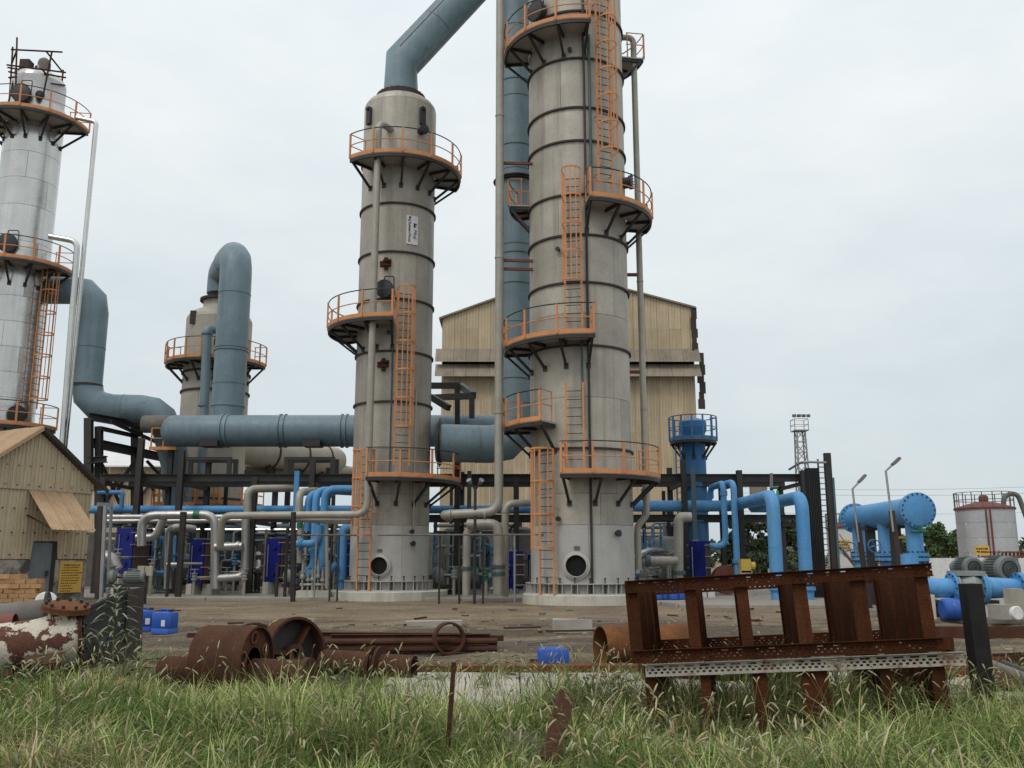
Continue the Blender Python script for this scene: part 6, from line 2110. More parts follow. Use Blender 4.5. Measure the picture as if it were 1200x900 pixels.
# white boundary wall
root = thing('boundary_wall', 'low white boundary wall behind the pumps at right', 'wall', P(1150, 690, 44))
zt = P(1150, 654, 44).z
x0, x1 = P(1085, 660, 44).x, P(1260, 660, 44).x
for k in range(5):
    part(MB().box((x0 + (x1 - x0) * (k + 0.5) / 5, 44, zt / 2), ((x1 - x0) / 5 - 0.015, 0.2, zt)), 'panel', m_white, root)
    part(MB().box((x0 + (x1 - x0) * k / 5, 43.9, zt / 2 + 0.04), (0.12, 0.14, zt + 0.08)), 'pier', m_dusty, root)
for y0, y1, lab in ((571, 566, 'uppermost thin power line crossing the pale sky at right'), (577, 574, 'second thin power line crossing the pale sky at right'), (599, 596, 'lowest thin power line crossing the pale sky at right')):
    a_, b_ = P(860, y0, 130), P(1300, y1, 120)
    pts = [a_.lerp(b_, t / 12) - Z * (1.2 * 4 * (t / 12) * (1 - t / 12) * 0.5) for t in range(13)]
    solo(MB().tube(pts, 0.018, 5), 'power_line', m_dusty, lab, 'wire', 'power lines')

# ------------------------------------------------------------------ trees
def leafcloud(centres, n, size, seed):
    g_ = np.random.default_rng(seed)
    cs = np.array([c[:3] for c in centres])
    rs = np.array([c[3] for c in centres])
    wgt = rs ** 2 / (rs ** 2).sum()
    k = g_.choice(len(cs), n, p=wgt)
    d = g_.normal(size=(n, 3))
    d /= np.linalg.norm(d, axis=1)[:, None]
    rad = rs[k] * (g_.random(n) ** 0.4)
    p = cs[k] + d * rad[:, None] * np.array([1, 1, 0.8])
    a = g_.normal(size=(n, 3))
    a /= np.linalg.norm(a, axis=1)[:, None]
    b = np.cross(a, g_.normal(size=(n, 3)))
    b /= np.linalg.norm(b, axis=1)[:, None]
    s_ = size * (0.6 + 0.8 * g_.random(n))[:, None]
    v = np.stack([p - a * s_, p + b * s_ * 0.45, p + a * s_, p - b * s_ * 0.45], 1).reshape(-1, 3)
    return v, np.arange(4 * n).reshape(-1, 4)


def npmesh(name, v, f, m, smooth=False):
    me_ = bpy.data.meshes.new(name)
    n, kf = f.shape
    me_.vertices.add(len(v))
    me_.vertices.foreach_set('co', np.asarray(v, np.float32).ravel())
    me_.loops.add(n * kf)
    me_.loops.foreach_set('vertex_index', np.asarray(f, np.int32).ravel())
    me_.polygons.add(n)
    me_.polygons.foreach_set('loop_start', np.arange(0, n * kf, kf, dtype=np.int32))
    me_.polygons.foreach_set('loop_total', np.full(n, kf, dtype=np.int32))
    me_.update(calc_edges=True)
    me_.materials.append(m)
    return me_


def tree(label, px, ytop, wpx, Y, m, seed, n=2600, group='trees at the yard edge'):
    c = P(px, ytop, Y)
    H_ = c.z
    W = wpx * Y / F
    g_ = random.Random(seed)
    root = thing('tree', label, 'tree', V((c.x, Y, 0)), group)
    base = V((c.x, Y, 0))
    part(MB().tube([base, base + V((0.1, 0, H_ * 0.3)), base + V((-0.1, 0.1, H_ * 0.55)), base + V((0.05, 0, H_ * 0.8))], [H_ * 0.035, H_ * 0.027, H_ * 0.018, H_ * 0.006], 8), 'trunk', m_bark, root)
    cl = []
    q = MB()
    for k in range(17):
        t = g_.uniform(0, 2 * pi)
        hh = g_.uniform(0.3, 0.93)
        rr = W * 0.5 * g_.uniform(0.2, 0.8) * (1 - 0.55 * max(0, (hh - 0.5) * 2))
        e_ = base + V((math.cos(t) * rr, math.sin(t) * rr, H_ * hh))
        q.tube([base + Z * H_ * hh * 0.6, base.lerp(e_, 0.5) + Z * H_ * hh * 0.3, e_], [H_ * 0.013, H_ * 0.009, H_ * 0.003], 5)
        cl.append((e_.x, e_.y, e_.z, W * g_.uniform(0.1, 0.2)))
    cl.append((c.x, Y, H_ * 0.93, W * 0.12))
    part(q, 'limb', m_bark, root, kind='stuff')
    v, f = leafcloud(cl, n, 0.026 * H_ + 0.05, seed)
    me_ = npmesh('crown', v - np.array(base), f, m)
    ob = bpy.data.objects.new('crown', me_)
    C.objects.link(ob)
    ob.parent = root
    ob['kind'] = 'stuff' if False else 'thing'
    del ob['kind']
    return root


for k, (px, yt, wpx, Y, lab, mm) in enumerate(((1100, 612, 40, 88, 'bushy green tree just right of the blue manifold cover', m_leaf), (1119, 622, 34, 92, 'low green tree beside the silver grey tank', m_leaf), (1086, 618, 28, 94, 'green tree partly behind the blue manifold leg', m_leaf), (1064, 632, 34, 96, 'low tree seen between the manifold legs', m_leaf),
                                               (876, 604, 40, 78, 'dark tree behind the two slim blue pipes', m_leafdk), (912, 598, 44, 80, 'dark tree seen between the thick blue pipes', m_leafdk), (938, 606, 36, 84, 'dark tree left of the dark cable riser', m_leafdk), (858, 612, 30, 76, 'dark small tree by the slim blue pipe', m_leafdk), (894, 612, 32, 74, 'dark low tree between slim and thick blue pipes', m_leafdk))):
    tree(lab, px, yt, wpx * 1.25, Y, mm, 30 + k)
v_, f_ = [], []
cl = []
g2 = random.Random(3)
for k in range(160):
    x = -190 + 380 * k / 160 + g2.uniform(-1, 1)
    cl.append((x, 170 + g2.uniform(-8, 8), g2.uniform(1, 4.5), g2.uniform(1.6, 3.2)))
v, f = leafcloud(cl, 26000, 0.55, 77)
ob = bpy.data.objects.new('tree_line', npmesh('tree_line', v, f, m_leafdk))
C.objects.link(ob)
tag(ob, 'far off dark line of trees beyond the yard', 'trees', None, 'stuff')
# scrub under the dark trees
cl = [(P(860 + 8.5 * k, 640, 72).x, 72 + g2.uniform(-2, 2), g2.uniform(0.5, 1.6), g2.uniform(0.6, 1.1)) for k in range(11)]
v, f = leafcloud(cl, 5000, 0.16, 78)
ob = bpy.data.objects.new('scrub', npmesh('scrub', v, f, m_leafdk))
C.objects.link(ob)
tag(ob, 'dark scrub under the trees behind the thick blue pipes', 'shrubs', None, 'stuff')

# ------------------------------------------------------------------ the man in the white helmet
def skinmesh(name, verts, edges, rads, m, par, root_i=0, sub=2):
    me_ = bpy.data.meshes.new(name)
    me_.from_pydata([tuple(v_) for v_ in verts], edges, [])
    ob = bpy.data.objects.new(name, me_)
    C.objects.link(ob)
    ob.modifiers.new('s', 'SKIN')
    for i, r_ in enumerate(rads):
        sv = me_.skin_vertices[0].data[i]
        sv.radius = r_ if isinstance(r_, tuple) else (r_, r_)
        sv.use_root = (i == root_i)
    sb = ob.modifiers.new('u', 'SUBSURF')
    sb.levels = sb.render_levels = sub
    bpy.context.view_layer.update()
    me2 = bpy.data.meshes.new_from_object(ob.evaluated_get(bpy.context.evaluated_depsgraph_get()))
    me2.name = name
    bpy.data.objects.remove(ob)
    me2.materials.clear()
    me2.materials.append(m)
    me2.polygons.foreach_set('use_smooth', [True] * len(me2.polygons))
    o2 = bpy.data.objects.new(name, me2)
    C.objects.link(o2)
    o2.parent = par
    return o2


mp_ = P(301, 692, 41.0)
man = thing('person', 'person in a white helmet, pale shirt and dark trousers standing beside a navy exchanger', 'person', V((mp_.x, 41.0, SL)))
man.rotation_euler = (0, 0, R(-62))       # looks towards the exchanger on his left hand side
# local axes: he faces -Y
pel = V((0, 0.01, 0.92))
che = V((0, 0.0, 1.28))
nek = V((0, 0.0, 1.46))
hed = V((0, -0.02, 1.60))
vts = [pel, V((0, 0, 1.1)), che, nek, hed, V((0, -0.025, 1.70)), V((0, -0.115, 1.595)), V((0, -0.06, 1.53))]
eds = [(0, 1), (1, 2), (2, 3), (3, 4), (4, 5), (4, 6), (4, 7)]
rds = [(0.15, 0.11), (0.14, 0.1), (0.17, 0.11), 0.055, (0.078, 0.095), (0.06, 0.075), 0.016, 0.05]


def chain(start, pts, rr):
    i = start
    for p, r_ in zip(pts, rr):
        vts.append(V(p))
        rds.append(r_)
        eds.append((i, len(vts) - 1))
        i = len(vts) - 1
    return i


for s_ in (-1, 1):
    h = chain(0, [(0.09 * s_, 0, 0.86), (0.1 * s_, -0.02 + 0.03 * s_, 0.48), (0.1 * s_, 0.02 + 0.05 * s_, 0.09), (0.11 * s_, -0.06 + 0.05 * s_, 0.035), (0.11 * s_, -0.15 + 0.05 * s_, 0.03)], [(0.085, 0.085), 0.058, 0.04, 0.04, 0.032])
    # forearm reaching forward to the papers he holds
    h = chain(2, [(0.17 * s_, 0.0, 1.38), (0.23 * s_, 0.02, 1.12), (0.12 * s_, -0.2, 1.06), (0.09 * s_, -0.27, 1.07)], [0.06, 0.043, 0.033, 0.032])
    hand = vts[h]
    for k in range(4):
        chain(h, [hand + V((-0.028 * s_ + 0.018 * s_ * k, -0.05, 0.006)), hand + V((-0.03 * s_ + 0.019 * s_ * k, -0.085 + 0.006 * abs(k - 1.5), -0.006)), hand + V((-0.032 * s_ + 0.018 * s_ * k, -0.105 + 0.006 * abs(k - 1.5), -0.02))], [0.0095, 0.009, 0.008])
    chain(h, [hand + V((-0.04 * s_, -0.02, 0.012)), hand + V((-0.055 * s_, -0.05, 0.016))], [0.011, 0.009])
body = skinmesh('body', vts, eds, rds, m_skin, man)
sv_ = [pel, V((0, 0, 1.1)), che, V((0, 0, 1.43))]
se = [(0, 1), (1, 2), (2, 3)]
sr_ = [(0.17, 0.13), (0.165, 0.125), (0.185, 0.13), 0.08]
for s_ in (-1, 1):
    b = len(sv_)
    sv_ += [V((0.175 * s_, 0, 1.39)), V((0.235 * s_, 0.02, 1.12)), V((0.15 * s_, -0.15, 1.07))]
    se += [(2, b), (b, b + 1), (b + 1, b + 2)]
    sr_ += [0.076, 0.06, 0.05]
skinmesh('shirt', sv_, se, sr_, m_shirt, man)
tv = [V((0, 0.01, 0.95))]
te, tr_ = [], [(0.165, 0.125)]
for s_ in (-1, 1):
    b = len(tv)
    tv += [V((0.09 * s_, 0, 0.84)), V((0.1 * s_, -0.02 + 0.03 * s_, 0.48)), V((0.1 * s_, 0.02 + 0.05 * s_, 0.06))]
    te += [(0, b), (b, b + 1), (b + 1, b + 2)]
    tr_ += [0.1, 0.078, 0.066]
skinmesh('trousers', tv, te, tr_, m_trouser, man)
WO[man.name] = V((0, 0, 0))
hm = MB().rev([(0.15, 0.0), (0.128, 0.012), (0.125, 0.05), (0.112, 0.1), (0.075, 0.14), (0.02, 0.152)], (0, -0.015, 1.655), (0, -0.06, 1), n=20)
hm.box((0, -0.16, 1.652), (0.14, 0.07, 0.012))
part(hm, 'helmet', m_helmet, man)
for s_ in (-1, 1):
    part(MB().rev([(0.012, 0), (0.028, 0.01), (0.03, 0.02)], (0.078 * s_, 0.0, 1.6), (s_, 0.2, 0), n=10), 'ear', m_skin, man)
    part(MB().rev([(0.004, 0), (0.011, 0.004), (0.004, 0.009)], (0.032 * s_, -0.108, 1.625), (0, -1, 0), n=8), 'eye', m_dark, man)
    part(MB().box((0.11 * s_, -0.07 + 0.05 * s_, 0.035), (0.1, 0.27, 0.075)), 'shoe', m_lid, man)
part(MB().box((0, -0.103, 1.563), (0.05, 0.012, 0.01)), 'mouth', m_redrust, man)

# ------------------------------------------------------------------ rusty slotted rack in front
def gnd(x, y):
    return float(gz(x, y))


RO = G(766, 862)
ra_ = R(13)
ru, rw = V((math.cos(ra_), -math.sin(ra_), 0)), V((math.sin(ra_), math.cos(ra_), 0))
TIL = 0.063


def rk(s_, d, z, z0=0.0):
    # the racks lean: they have been knocked out of square
    return RO + ru * (s_ - 0.07 * z) + rw * d + Z * (z + TIL * s_ - 0.045 * d)


def rbox(mb, s0, s1, d0, d1, z0, z1):
    q = [rk(s, d, z) for z in (z0, z1) for s, d in ((s0, d0), (s1, d0), (s1, d1), (s0, d1))]
    return mb.add(q, [[3, 2, 1, 0], [4, 5, 6, 7], [0, 1, 5, 4], [1, 2, 6, 5], [2, 3, 7, 6], [3, 0, 4, 7]])


def slotted(s0, s1, d, z0, hgt, face=1, hs=1.0):
    mb = MB()
    t0, t1 = (d, d + 0.006)
    fr = [0.0, 0.27 - 0.07 * hs, 0.27 + 0.07 * hs, 0.50 - 0.07 * hs, 0.50 + 0.07 * hs, 0.74 - 0.06 * hs, 0.74 + 0.06 * hs, 1.0]     # solid, holes, solid, holes, solid, holes, solid
    zz = [z0 + hgt * f_ for f_ in fr]
    for i in (0, 2, 4, 6):
        rbox(mb, s0, s1, t0, t1, zz[i], zz[i + 1])
    for i, (pitch, gap, off) in ((1, (0.055, 0.024 * hs, 0.0)), (3, (0.055, 0.024 * hs, 0.027)), (5, (0.14, 0.075 * hs, 0.03))):
        s_ = s0 + off
        if off:
            rbox(mb, s0, s0 + off * 0.6, t0, t1, zz[i], zz[i + 1])
        while s_ < s1 - 0.01:
            e_ = min(s1, s_ + pitch - gap)
            rbox(mb, s_, e_, t0, t1, zz[i], zz[i + 1])
            s_ += pitch
    # flange turned back along the lower and upper edge
    for z in (z0, z0 + hgt - 0.006):
        rbox(mb, s0, s1, min(d - 0.0005 * face, d - 0.04 * face), max(d - 0.0005 * face, d - 0.04 * face), z, z + 0.006)
    return mb


def s_at(px, py, zloc):
    w_ = onplane(px, py, RO, rw)
    s_ = (w_ - RO).dot(ru)
    return s_ + 0.07 * zloc


def make_rack(label, z0, z1, spx, py, m_top, s_lo, s_hi, zbot_rail):
    root = thing('slotted_rack', label, 'rack', RO + Z * z0, 'knocked over slotted racks')
    hr = 0.115
    D = 2.45
    for d, nm in ((-0.016, 'front_rail'), (D + 0.016, 'rear_rail')):
        f_ = 1 if d < 1 else -1
        part(slotted(s_lo, s_hi, d, z1 - hr, hr, f_, 1.15 if m_top is m_galv else 0.7), nm, m_top, root)
        if zbot_rail:
            part(slotted(s_lo, s_hi, d, z0, hr, f_, 0.7 if d < 1 else 0.45), nm, m_rustrack, root)
    for k, (px, wd) in enumerate((p_, w_ * 0.88) for p_, w_ in spx):
        sm = s_at(px, py, (z0 + z1) / 2)
        # transverse plates folded into shallow channels
        q = MB()
        pts = [(0.012, 0), (D * 0.3, 0.0), (D * 0.32, 0.05), (D * 0.38, 0.05), (D * 0.40, 0), (D * 0.62, 0), (D * 0.64, 0.05), (D * 0.7, 0.05), (D * 0.72, 0), (D - 0.012, 0)]
        vs2 = []
        for dd, off in pts:
            for z in (z0 + 0.012, z1 - 0.012):
                for tt in (0, 0.005):
                    vs2.append(rk(sm + off + tt, dd, z))
        fs2 = []
        for i in range(len(pts) - 1):
            o = 4 * i
            fs2 += [[o, o + 4, o + 6, o + 2], [o + 1, o + 3, o + 7, o + 5], [o + 2, o + 6, o + 7, o + 3], [o, o + 1, o + 5, o + 4]]
        fs2 += [[0, 2, 3, 1], [4 * len(pts) - 4, 4 * len(pts) - 3, 4 * len(pts) - 1, 4 * len(pts) - 2]]
        q.add(vs2, fs2)
        part(q, 'side_panel', m_rustrack, root)
        for dd in (-0.008, D + 0.002):
            q = MB()
            rbox(q, sm - wd / 2, sm + wd / 2, dd, dd + 0.0065, z0 + 0.002, z1 - 0.002)
            rbox(q, sm - wd / 2, sm - wd / 2 + 0.006, *((dd + 0.007, dd + 0.06) if dd < 1 else (dd - 0.055, dd - 0.001)), z0 + 0.002, z1 - 0.002)
            part(q, 'upright', m_rustrack, root)
    # shelf lips left on the rear, with a row of punched holes
    return root


make_rack('rusty slotted rack lying tilted on top of the lower rack', 0.645, 1.40, ((743, 0.13), (812, 0.12), (873, 0.12), (941, 0.14), (1010, 0.15), (1086, 0.12)), 725, m_rustrack, s_at(735, 690, 1.3), s_at(1092, 665, 1.3), True)
make_rack('lower rusty rack half sunk in grass, its top rail pale and slotted', -0.12, 0.635, ((765, 0.12), (829, 0.10), (893, 0.14), (957, 0.26), (1041, 0.1), (1103, 0.13)), 810, m_galv, s_at(756, 778, 0.6), s_at(1129, 760, 0.6), False)

# black square post
o = P(1147, 795, 9.6)
gp = V((o.x, 9.6, gnd(o.x, 9.6) - 0.1))
tp_ = P(1146, 684, 9.6)
root = thing('black_post', 'black square steel post standing in the grass right of the rusty rack', 'post', gp)
q = MB()
W = 0.165
th_ = 0.012
for dx, dy, sx_, sy in ((0, -W / 2, W, th_), (0, W / 2, W, th_), (-W / 2 + th_ / 2, 0, th_, W - th_ - 0.004), (W / 2 - th_ / 2, 0, th_, W - th_ - 0.004)):
    q.bar(gp + V((dx + 0.05, dy, 0)), V((gp.x + dx, gp.y + dy, tp_.z)), sx_ if sx_ > 0.05 else th_, sy if sy > 0.05 else th_, up=YV)
part(q, 'box_section', m_post, root)
part(MB().box((gp.x, gp.y, tp_.z - 0.004), (W - 0.03, W - 0.03, 0.008)), 'top_plate', m_post, root)

# ------------------------------------------------------------------ long kerb strip and rust channel
x0, x1 = P(440, 790, 11.3).x, 14
root = thing('kerb_strip', None, None, (3, 12.6, 0), kind='structure')
n_ = 9
for k in range(n_):
    xa_, xb2 = x0 + (x1 - x0) * k / n_, x0 + (x1 - x0) * (k + 1) / n_
    part(MB().box(((xa_ + xb2) / 2, 11.5 + rnd.uniform(-0.02, 0.02), 0.0), (xb2 - xa_ - 0.02, 3.2, 0.1 + rnd.uniform(-0.01, 0.01)), rnd.uniform(-0.004, 0.004)), 'concrete_length', m_kerb, root)
a_, b_ = G(470, 787, 0.03), G(768, 787, 0.03)
solo(MB().box(((a_.x + b_.x) / 2, 13.55, 0.06), (b_.x - a_.x, 0.32, 0.1), 0.01), 'rust_channel', m_rust2, 'long flat rusty channel lying along the pale strip left of the rack', 'steel channel')
a_, b_ = G(1092, 775, 0), G(1215, 775, 0)
for k, (px0, px1, py, Y, h_, lab, mm) in enumerate(((1085, 1230, 787, 12.7, 0.13, 'reddish plank beam lowest of those right of the rack', m_rust2), (1085, 1230, 776, 14.3, 0.15, 'reddish beam behind the black post at the right', m_rust2), (1172, 1240, 770, 14.0, 0.2, 'dark rusty channel end at the right edge', m_rust), (1098, 1240, 744, 19.0, 0.24, 'long rusty channel lying along the apron at right', m_rust), (1085, 1112, 752, 17, 0.2, 'short rusty slotted channel behind the right end of the rack', m_rustrack))):
    p0, p1 = P(px0, py, Y), P(px1, py, Y)
    z = max(h_ / 2, p0.z)
    z = h_ / 2
    q = MB()
    W = 0.3
    yy = Y
    q.prof([(-W / 2, -h_ / 2), (W / 2, -h_ / 2), (W / 2, h_ / 2), (W / 2 - 0.02, h_ / 2), (W / 2 - 0.02, -h_ / 2 + 0.02), (-W / 2 + 0.02, -h_ / 2 + 0.02), (-W / 2 + 0.02, h_ / 2), (-W / 2, h_ / 2)], V((p0.x, yy, z)), V((p1.x, yy + rnd.uniform(-0.2, 0.2), z + 0.02)))
    solo(q, 'steel_channel', mm, lab, 'steel channel', 'rusty channels at the right')
for k, (pa, pb, r_, lab, mm) in enumerate((((1158, 777, 11.5), (1225, 803, 10.4), 0.055, 'dusty brown pipe slanting in from the right edge', m_dusty), ((1176, 778, 11.7), (1225, 797, 10.9), 0.05, 'black pipe slanting in from the right edge', m_lid))):
    p0, p1 = P(*pa), P(*pb)
    q = MB().tube([p0, p1], r_, 12)
    solo(q, 'scrap_pipe', mm, lab, 'pipe', 'pipes at the right edge')
p0, p1 = P(1176, 800, 11.0), P(1230, 830, 10.3)
q = MB().add([(p0.x, 11.4, 0.12), (p0.x + 0.9, 10.9, 0.05), (p0.x + 1.5, 11.9, 0.15), (p0.x + 0.5, 12.3, 0.22), (p0.x, 11.4, 0.09), (p0.x + 0.9, 10.9, 0.02), (p0.x + 1.5, 11.9, 0.12), (p0.x + 0.5, 12.3, 0.19)], [[0, 1, 2, 3], [7, 6, 5, 4], [0, 4, 5, 1], [1, 5, 6, 2], [2, 6, 7, 3], [3, 7, 4, 0]])
solo(q, 'steel_sheet', m_rust, 'rusty sheet lying under the two slanting pipes at the right edge', 'steel sheet')

# ------------------------------------------------------------------ blue cans
def jerrycan(label, px, pyb, Y, rz=0.0, s_=1.0, lying=False):
    c = P(px, pyb, Y)
    z0 = gnd(c.x, Y)
    root = thing('jerrycan', label, 'jerrycan', V((c.x, Y, z0)), 'blue plastic cans')
    W, D, H_ = 0.43 * s_, 0.34 * s_, 0.44 * s_
    q = MB()
    lay = [(0.0, 0.93), (0.02, 1.0), (0.2, 1.0), (0.22, 0.97), (0.27, 0.97), (0.29, 1.0), (0.88, 1.0), (0.94, 0.95), (0.96, 0.84)]
    n_ = 24
    vs2 = []
    for t, sc_ in lay:
        for k in range(n_):
            a = 2 * pi * k / n_
            ex = 0.3
            x = math.copysign(abs(math.cos(a)) ** ex, math.cos(a)) * W / 2 * sc_
            y = math.copysign(abs(math.sin(a)) ** ex, math.sin(a)) * D / 2 * sc_
            if lying:
                vs2.append(V((x, t * H_ - H_ / 2, y + D / 2)))
            else:
                vs2.append(V((x, y, t * H_)))
    cr_, sr = math.cos(rz), math.sin(rz)
    tr = lambda v_: V((c.x + v_.x * cr_ - v_.y * sr, Y + v_.x * sr + v_.y * cr_, z0 + v_.z))
    L_ = len(lay)
    fs2 = [[i * n_ + j, i * n_ + (j + 1) % n_, (i + 1) * n_ + (j + 1) % n_, (i + 1) * n_ + j] for i in range(L_ - 1) for j in range(n_)] + [list(range(n_))[::-1], list(range((L_ - 1) * n_, L_ * n_))]
    q.add([tr(v_) for v_ in vs2], fs2)
    part(q, 'body', m_plastic, root)

    def tl(v_):
        v_ = V(v_)
        return tr(V((v_.x, v_.z - H_ / 2, v_.y + D / 2))) if lying else tr(v_)
    part(MB().tube(fil([tl((-W * 0.28, 0, H_ * 0.93)), tl((-W * 0.24, 0, H_ * 1.06)), tl((W * 0.1, 0, H_ * 1.06)), tl((W * 0.14, 0, H_ * 0.93))], 0.04), 0.022 * s_, 8), 'handle', m_plastic, root)
    ax = tl((W * 0.3, 0, H_)) - tl((W * 0.3, 0, H_ * 0.9))
    part(MB().rev([(0.045 * s_, -0.03), (0.045 * s_, 0.055), (0.03 * s_, 0.06)], tl((W * 0.3, 0, H_ * 0.96)), ax, n=14), 'cap', m_lid, root)
    lb = MB()
    y = -D / 2 - 0.003
    lb.add([tl((W * 0.1, y, H_ * 0.35)), tl((W * 0.3, y, H_ * 0.35)), tl((W * 0.3, y, H_ * 0.62)), tl((W * 0.1, y, H_ * 0.62)), tl((W * 0.1, y + 0.004, H_ * 0.35)), tl((W * 0.3, y + 0.004, H_ * 0.35)), tl((W * 0.3, y + 0.004, H_ * 0.62)), tl((W * 0.1, y + 0.004, H_ * 0.62))],
           [[0, 1, 2, 3], [7, 6, 5, 4], [0, 4, 5, 1], [1, 5, 6, 2], [2, 6, 7, 3], [3, 7, 4, 0]])
    if not lying:
        part(lb, 'label_patch', m_white, root)
    return root


jerrycan('blue plastic can standing right of its twin on the dirt by the dark plate', 193, 733, 20.9, -0.3, 1.12)
jerrycan('blue plastic can partly behind the dark plate and the thistle', 168, 733, 21.3, 0.3, 1.12)
jerrycan('blue plastic can lying on its side on the pale kerb strip', 648, 785, 13.9, 0.05, 1.02, True)

# ------------------------------------------------------------------ concrete blocks in the yard
for px0, px1, py, Y, h_, lab in ((648, 693, 741, 20.9, 0.3, 'pale concrete block lying on the dirt in front of the tallest tower'), (474, 540, 737, 22.3, 0.18, 'flat grey concrete block behind the rusty ring'), (347, 367, 736, 21.8, 0.26, 'small grey concrete block behind the rusty wheel rims')):
    p0, p1 = P(px0, py, Y), P(px1, py, Y)
    q = MB().box(((p0.x + p1.x) / 2, Y + 0.15, h_ / 2 - 0.03), (p1.x - p0.x, 0.4, h_), 0.04)
    for v_ in q.v:
        v_ += V((rnd.uniform(-0.02, 0.02), rnd.uniform(-0.02, 0.02), rnd.uniform(-0.02, 0.015)))
    solo(q, 'concrete_block', m_conc, lab, 'block')
# yellow rope coil
c = P(329, 732, 21.5)
c.z = gnd(c.x, 21.5) + 0.05
q = MB()
for k in range(5):
    rr = 0.12 + 0.03 * k
    q.tube([c + V((math.cos(t) * rr * 1.25 + rnd.uniform(-0.01, 0.01), math.sin(t) * rr, 0.16 * (1 - k / 5) + rnd.uniform(0, 0.04))) for t in [2 * pi * i / 18 for i in range(19)]], 0.032, 6)
solo(q, 'rope_coil', m_yel2, 'heap of yellow rope on the dirt behind the rusty wheel rims', 'rope')

# ------------------------------------------------------------------ pile of rusty bars
for k in range(17):
    Y = 16.2 + 0.18 * (k % 9) + rnd.uniform(-0.04, 0.04)
    lay = k // 9
    xa_ = P(rnd.uniform(250, 400), 750, Y).x
    xb2 = P(rnd.uniform(520, 592), 750, Y).x
    za = 0.05 + lay * 0.12 + rnd.uniform(0, 0.03)
    dy = rnd.uniform(-0.15, 0.15)
    q = MB()
    if k % 3 == 0:
        q.tube([(xa_, Y, za), (xb2, Y + dy, za + rnd.uniform(-0.01, 0.03))], 0.05, 9)
    elif k % 3 == 1:
        q.prof([(-0.05, -0.05), (0.05, -0.05), (0.05, -0.04), (-0.04, -0.04), (-0.04, 0.05), (-0.05, 0.05)], (xa_, Y, za), (xb2, Y + dy, za + rnd.uniform(-0.01, 0.03)))
    else:
        q.ibeam((xa_, Y, za + 0.03), (xb2, Y + dy, za + 0.03 + rnd.uniform(-0.01, 0.03)), 0.1, 0.13, 0.014)
    solo(q, 'rusty_bar', m_rust, ['nearest', 'second nearest', 'third nearest', 'fourth nearest', 'middle', 'fourth farthest', 'third farthest', 'second farthest', 'farthest'][k % 9] + ' ' + ['round', 'angle section', 'beam section'][k % 3] + ' bar in the ' + ['bottom', 'top'][lay] + ' layer of the long rusty heap', 'steel bar', 'heap of long rusty bars')
for k, (px0, px1, py, Y, lab) in enumerate(((220, 262, 740, 19.2, 'short rusty flat bar left of the big rusty drum'), (590, 634, 739, 21.2, 'thin rusty rod on the dirt left of the pale concrete block'), (640, 700, 742, 20.3, 'thin rusty rod lying before the pale concrete block'), (168, 210, 725 - 8, 28, 'bent brown strip lying near the apron at left'))):
    p0, p1 = P(px0, py, Y), P(px1, py, Y)
    solo(MB().bar((p0.x, Y, 0.06), (p1.x, Y + 0.1, 0.07), 0.14 if k == 0 else 0.05, 0.09 if k == 0 else 0.04), 'rusty_bar', m_rust, lab, 'steel bar')
# ring standing on the bars
c = P(526, 744, 16.0)
solo(MB().rev([(0.27, -0.09), (0.27, 0.09), (0.235, 0.09), (0.235, -0.09)], (c.x, 16.0, 0.27), (0.35, -1, 0.0), n=32, closed=True), 'steel_ring', m_rust, 'short rusty pipe ring standing on edge by the heap of bars', 'ring')
# big rusty pipes
c = P(706, 764, 13.7)
q = MB()
ax = V((1, 0.30, 0)).normalized()
q.rev([(0.31, 0), (0.31, 1.5), (0.292, 1.5), (0.292, 0)], (c.x, 14.0, 0.31), ax, n=36, closed=True)
solo(q, 'scrap_pipe', m_rust2, 'wide orange rusty pipe with its open end left of the rack', 'pipe')
c = P(918, 795, 12.2)
q = MB().rev([(0.24, 0), (0.24, 1.9), (0.225, 1.9), (0.225, 0)], (c.x, 12.0, 0.26), (-1, 0.45, 0), n=30, closed=True)
solo(q, 'scrap_pipe', m_rust, 'dark rusty pipe seen open ended under the lower rack', 'pipe')

# ------------------------------------------------------------------ rusty drum with shaft
c = P(266, 790, 11.6)
yaw = R(-14)
ax = V((math.cos(yaw), math.sin(yaw), 0))
cen = V((c.x, 11.75, 0.36))
root = thing('shaft_drum', 'fat rusty drum on a shaft lying in the grass', 'drum', cen - Z * 0.36)
part(MB().rev([(0.40, -0.36), (0.42, -0.355), (0.42, 0.36), (0.395, 0.36), (0.395, 0.31), (0.16, 0.31)], cen, ax, n=40, caps=False), 'drum_shell', m_rust, root)
part(MB().rev([(0.15, -0.35), (0.40, -0.35)], cen, ax, n=36, caps=False), 'end_plate', m_rust, root)
x, y, _ = basis(ax)
for k in range(5):
    t = 2 * pi * k / 5 + 0.4
    o = cen + ax * 0.31 + (x * math.cos(t) + y * math.sin(t)) * 0.28
    h_ = part(MB().rev([(0.055, 0.0), (0.085, 0.012), (0.06, 0.02), (0.052, 0.006)], o, ax, n=14, caps=False), 'hole_rim', m_rust2, root)
    part(MB().rev([(0.002, 0.004), (0.056, 0.005)], o, ax, n=14, caps=False), 'painted_hole', m_dark, h_)  # flat black disc painted as the shaded hole, end face stays solid
part(MB().rev([(0.17, -0.95), (0.17, -0.36)], cen - Z * 0.14, ax, n=24), 'shaft', m_rust, root)
part(MB().rev([(0.17, 0.312), (0.17, 1.0), (0.2, 1.0), (0.2, 1.08), (0.12, 1.08)], cen - Z * 0.14, ax, n=24), 'shaft', m_rust, root)
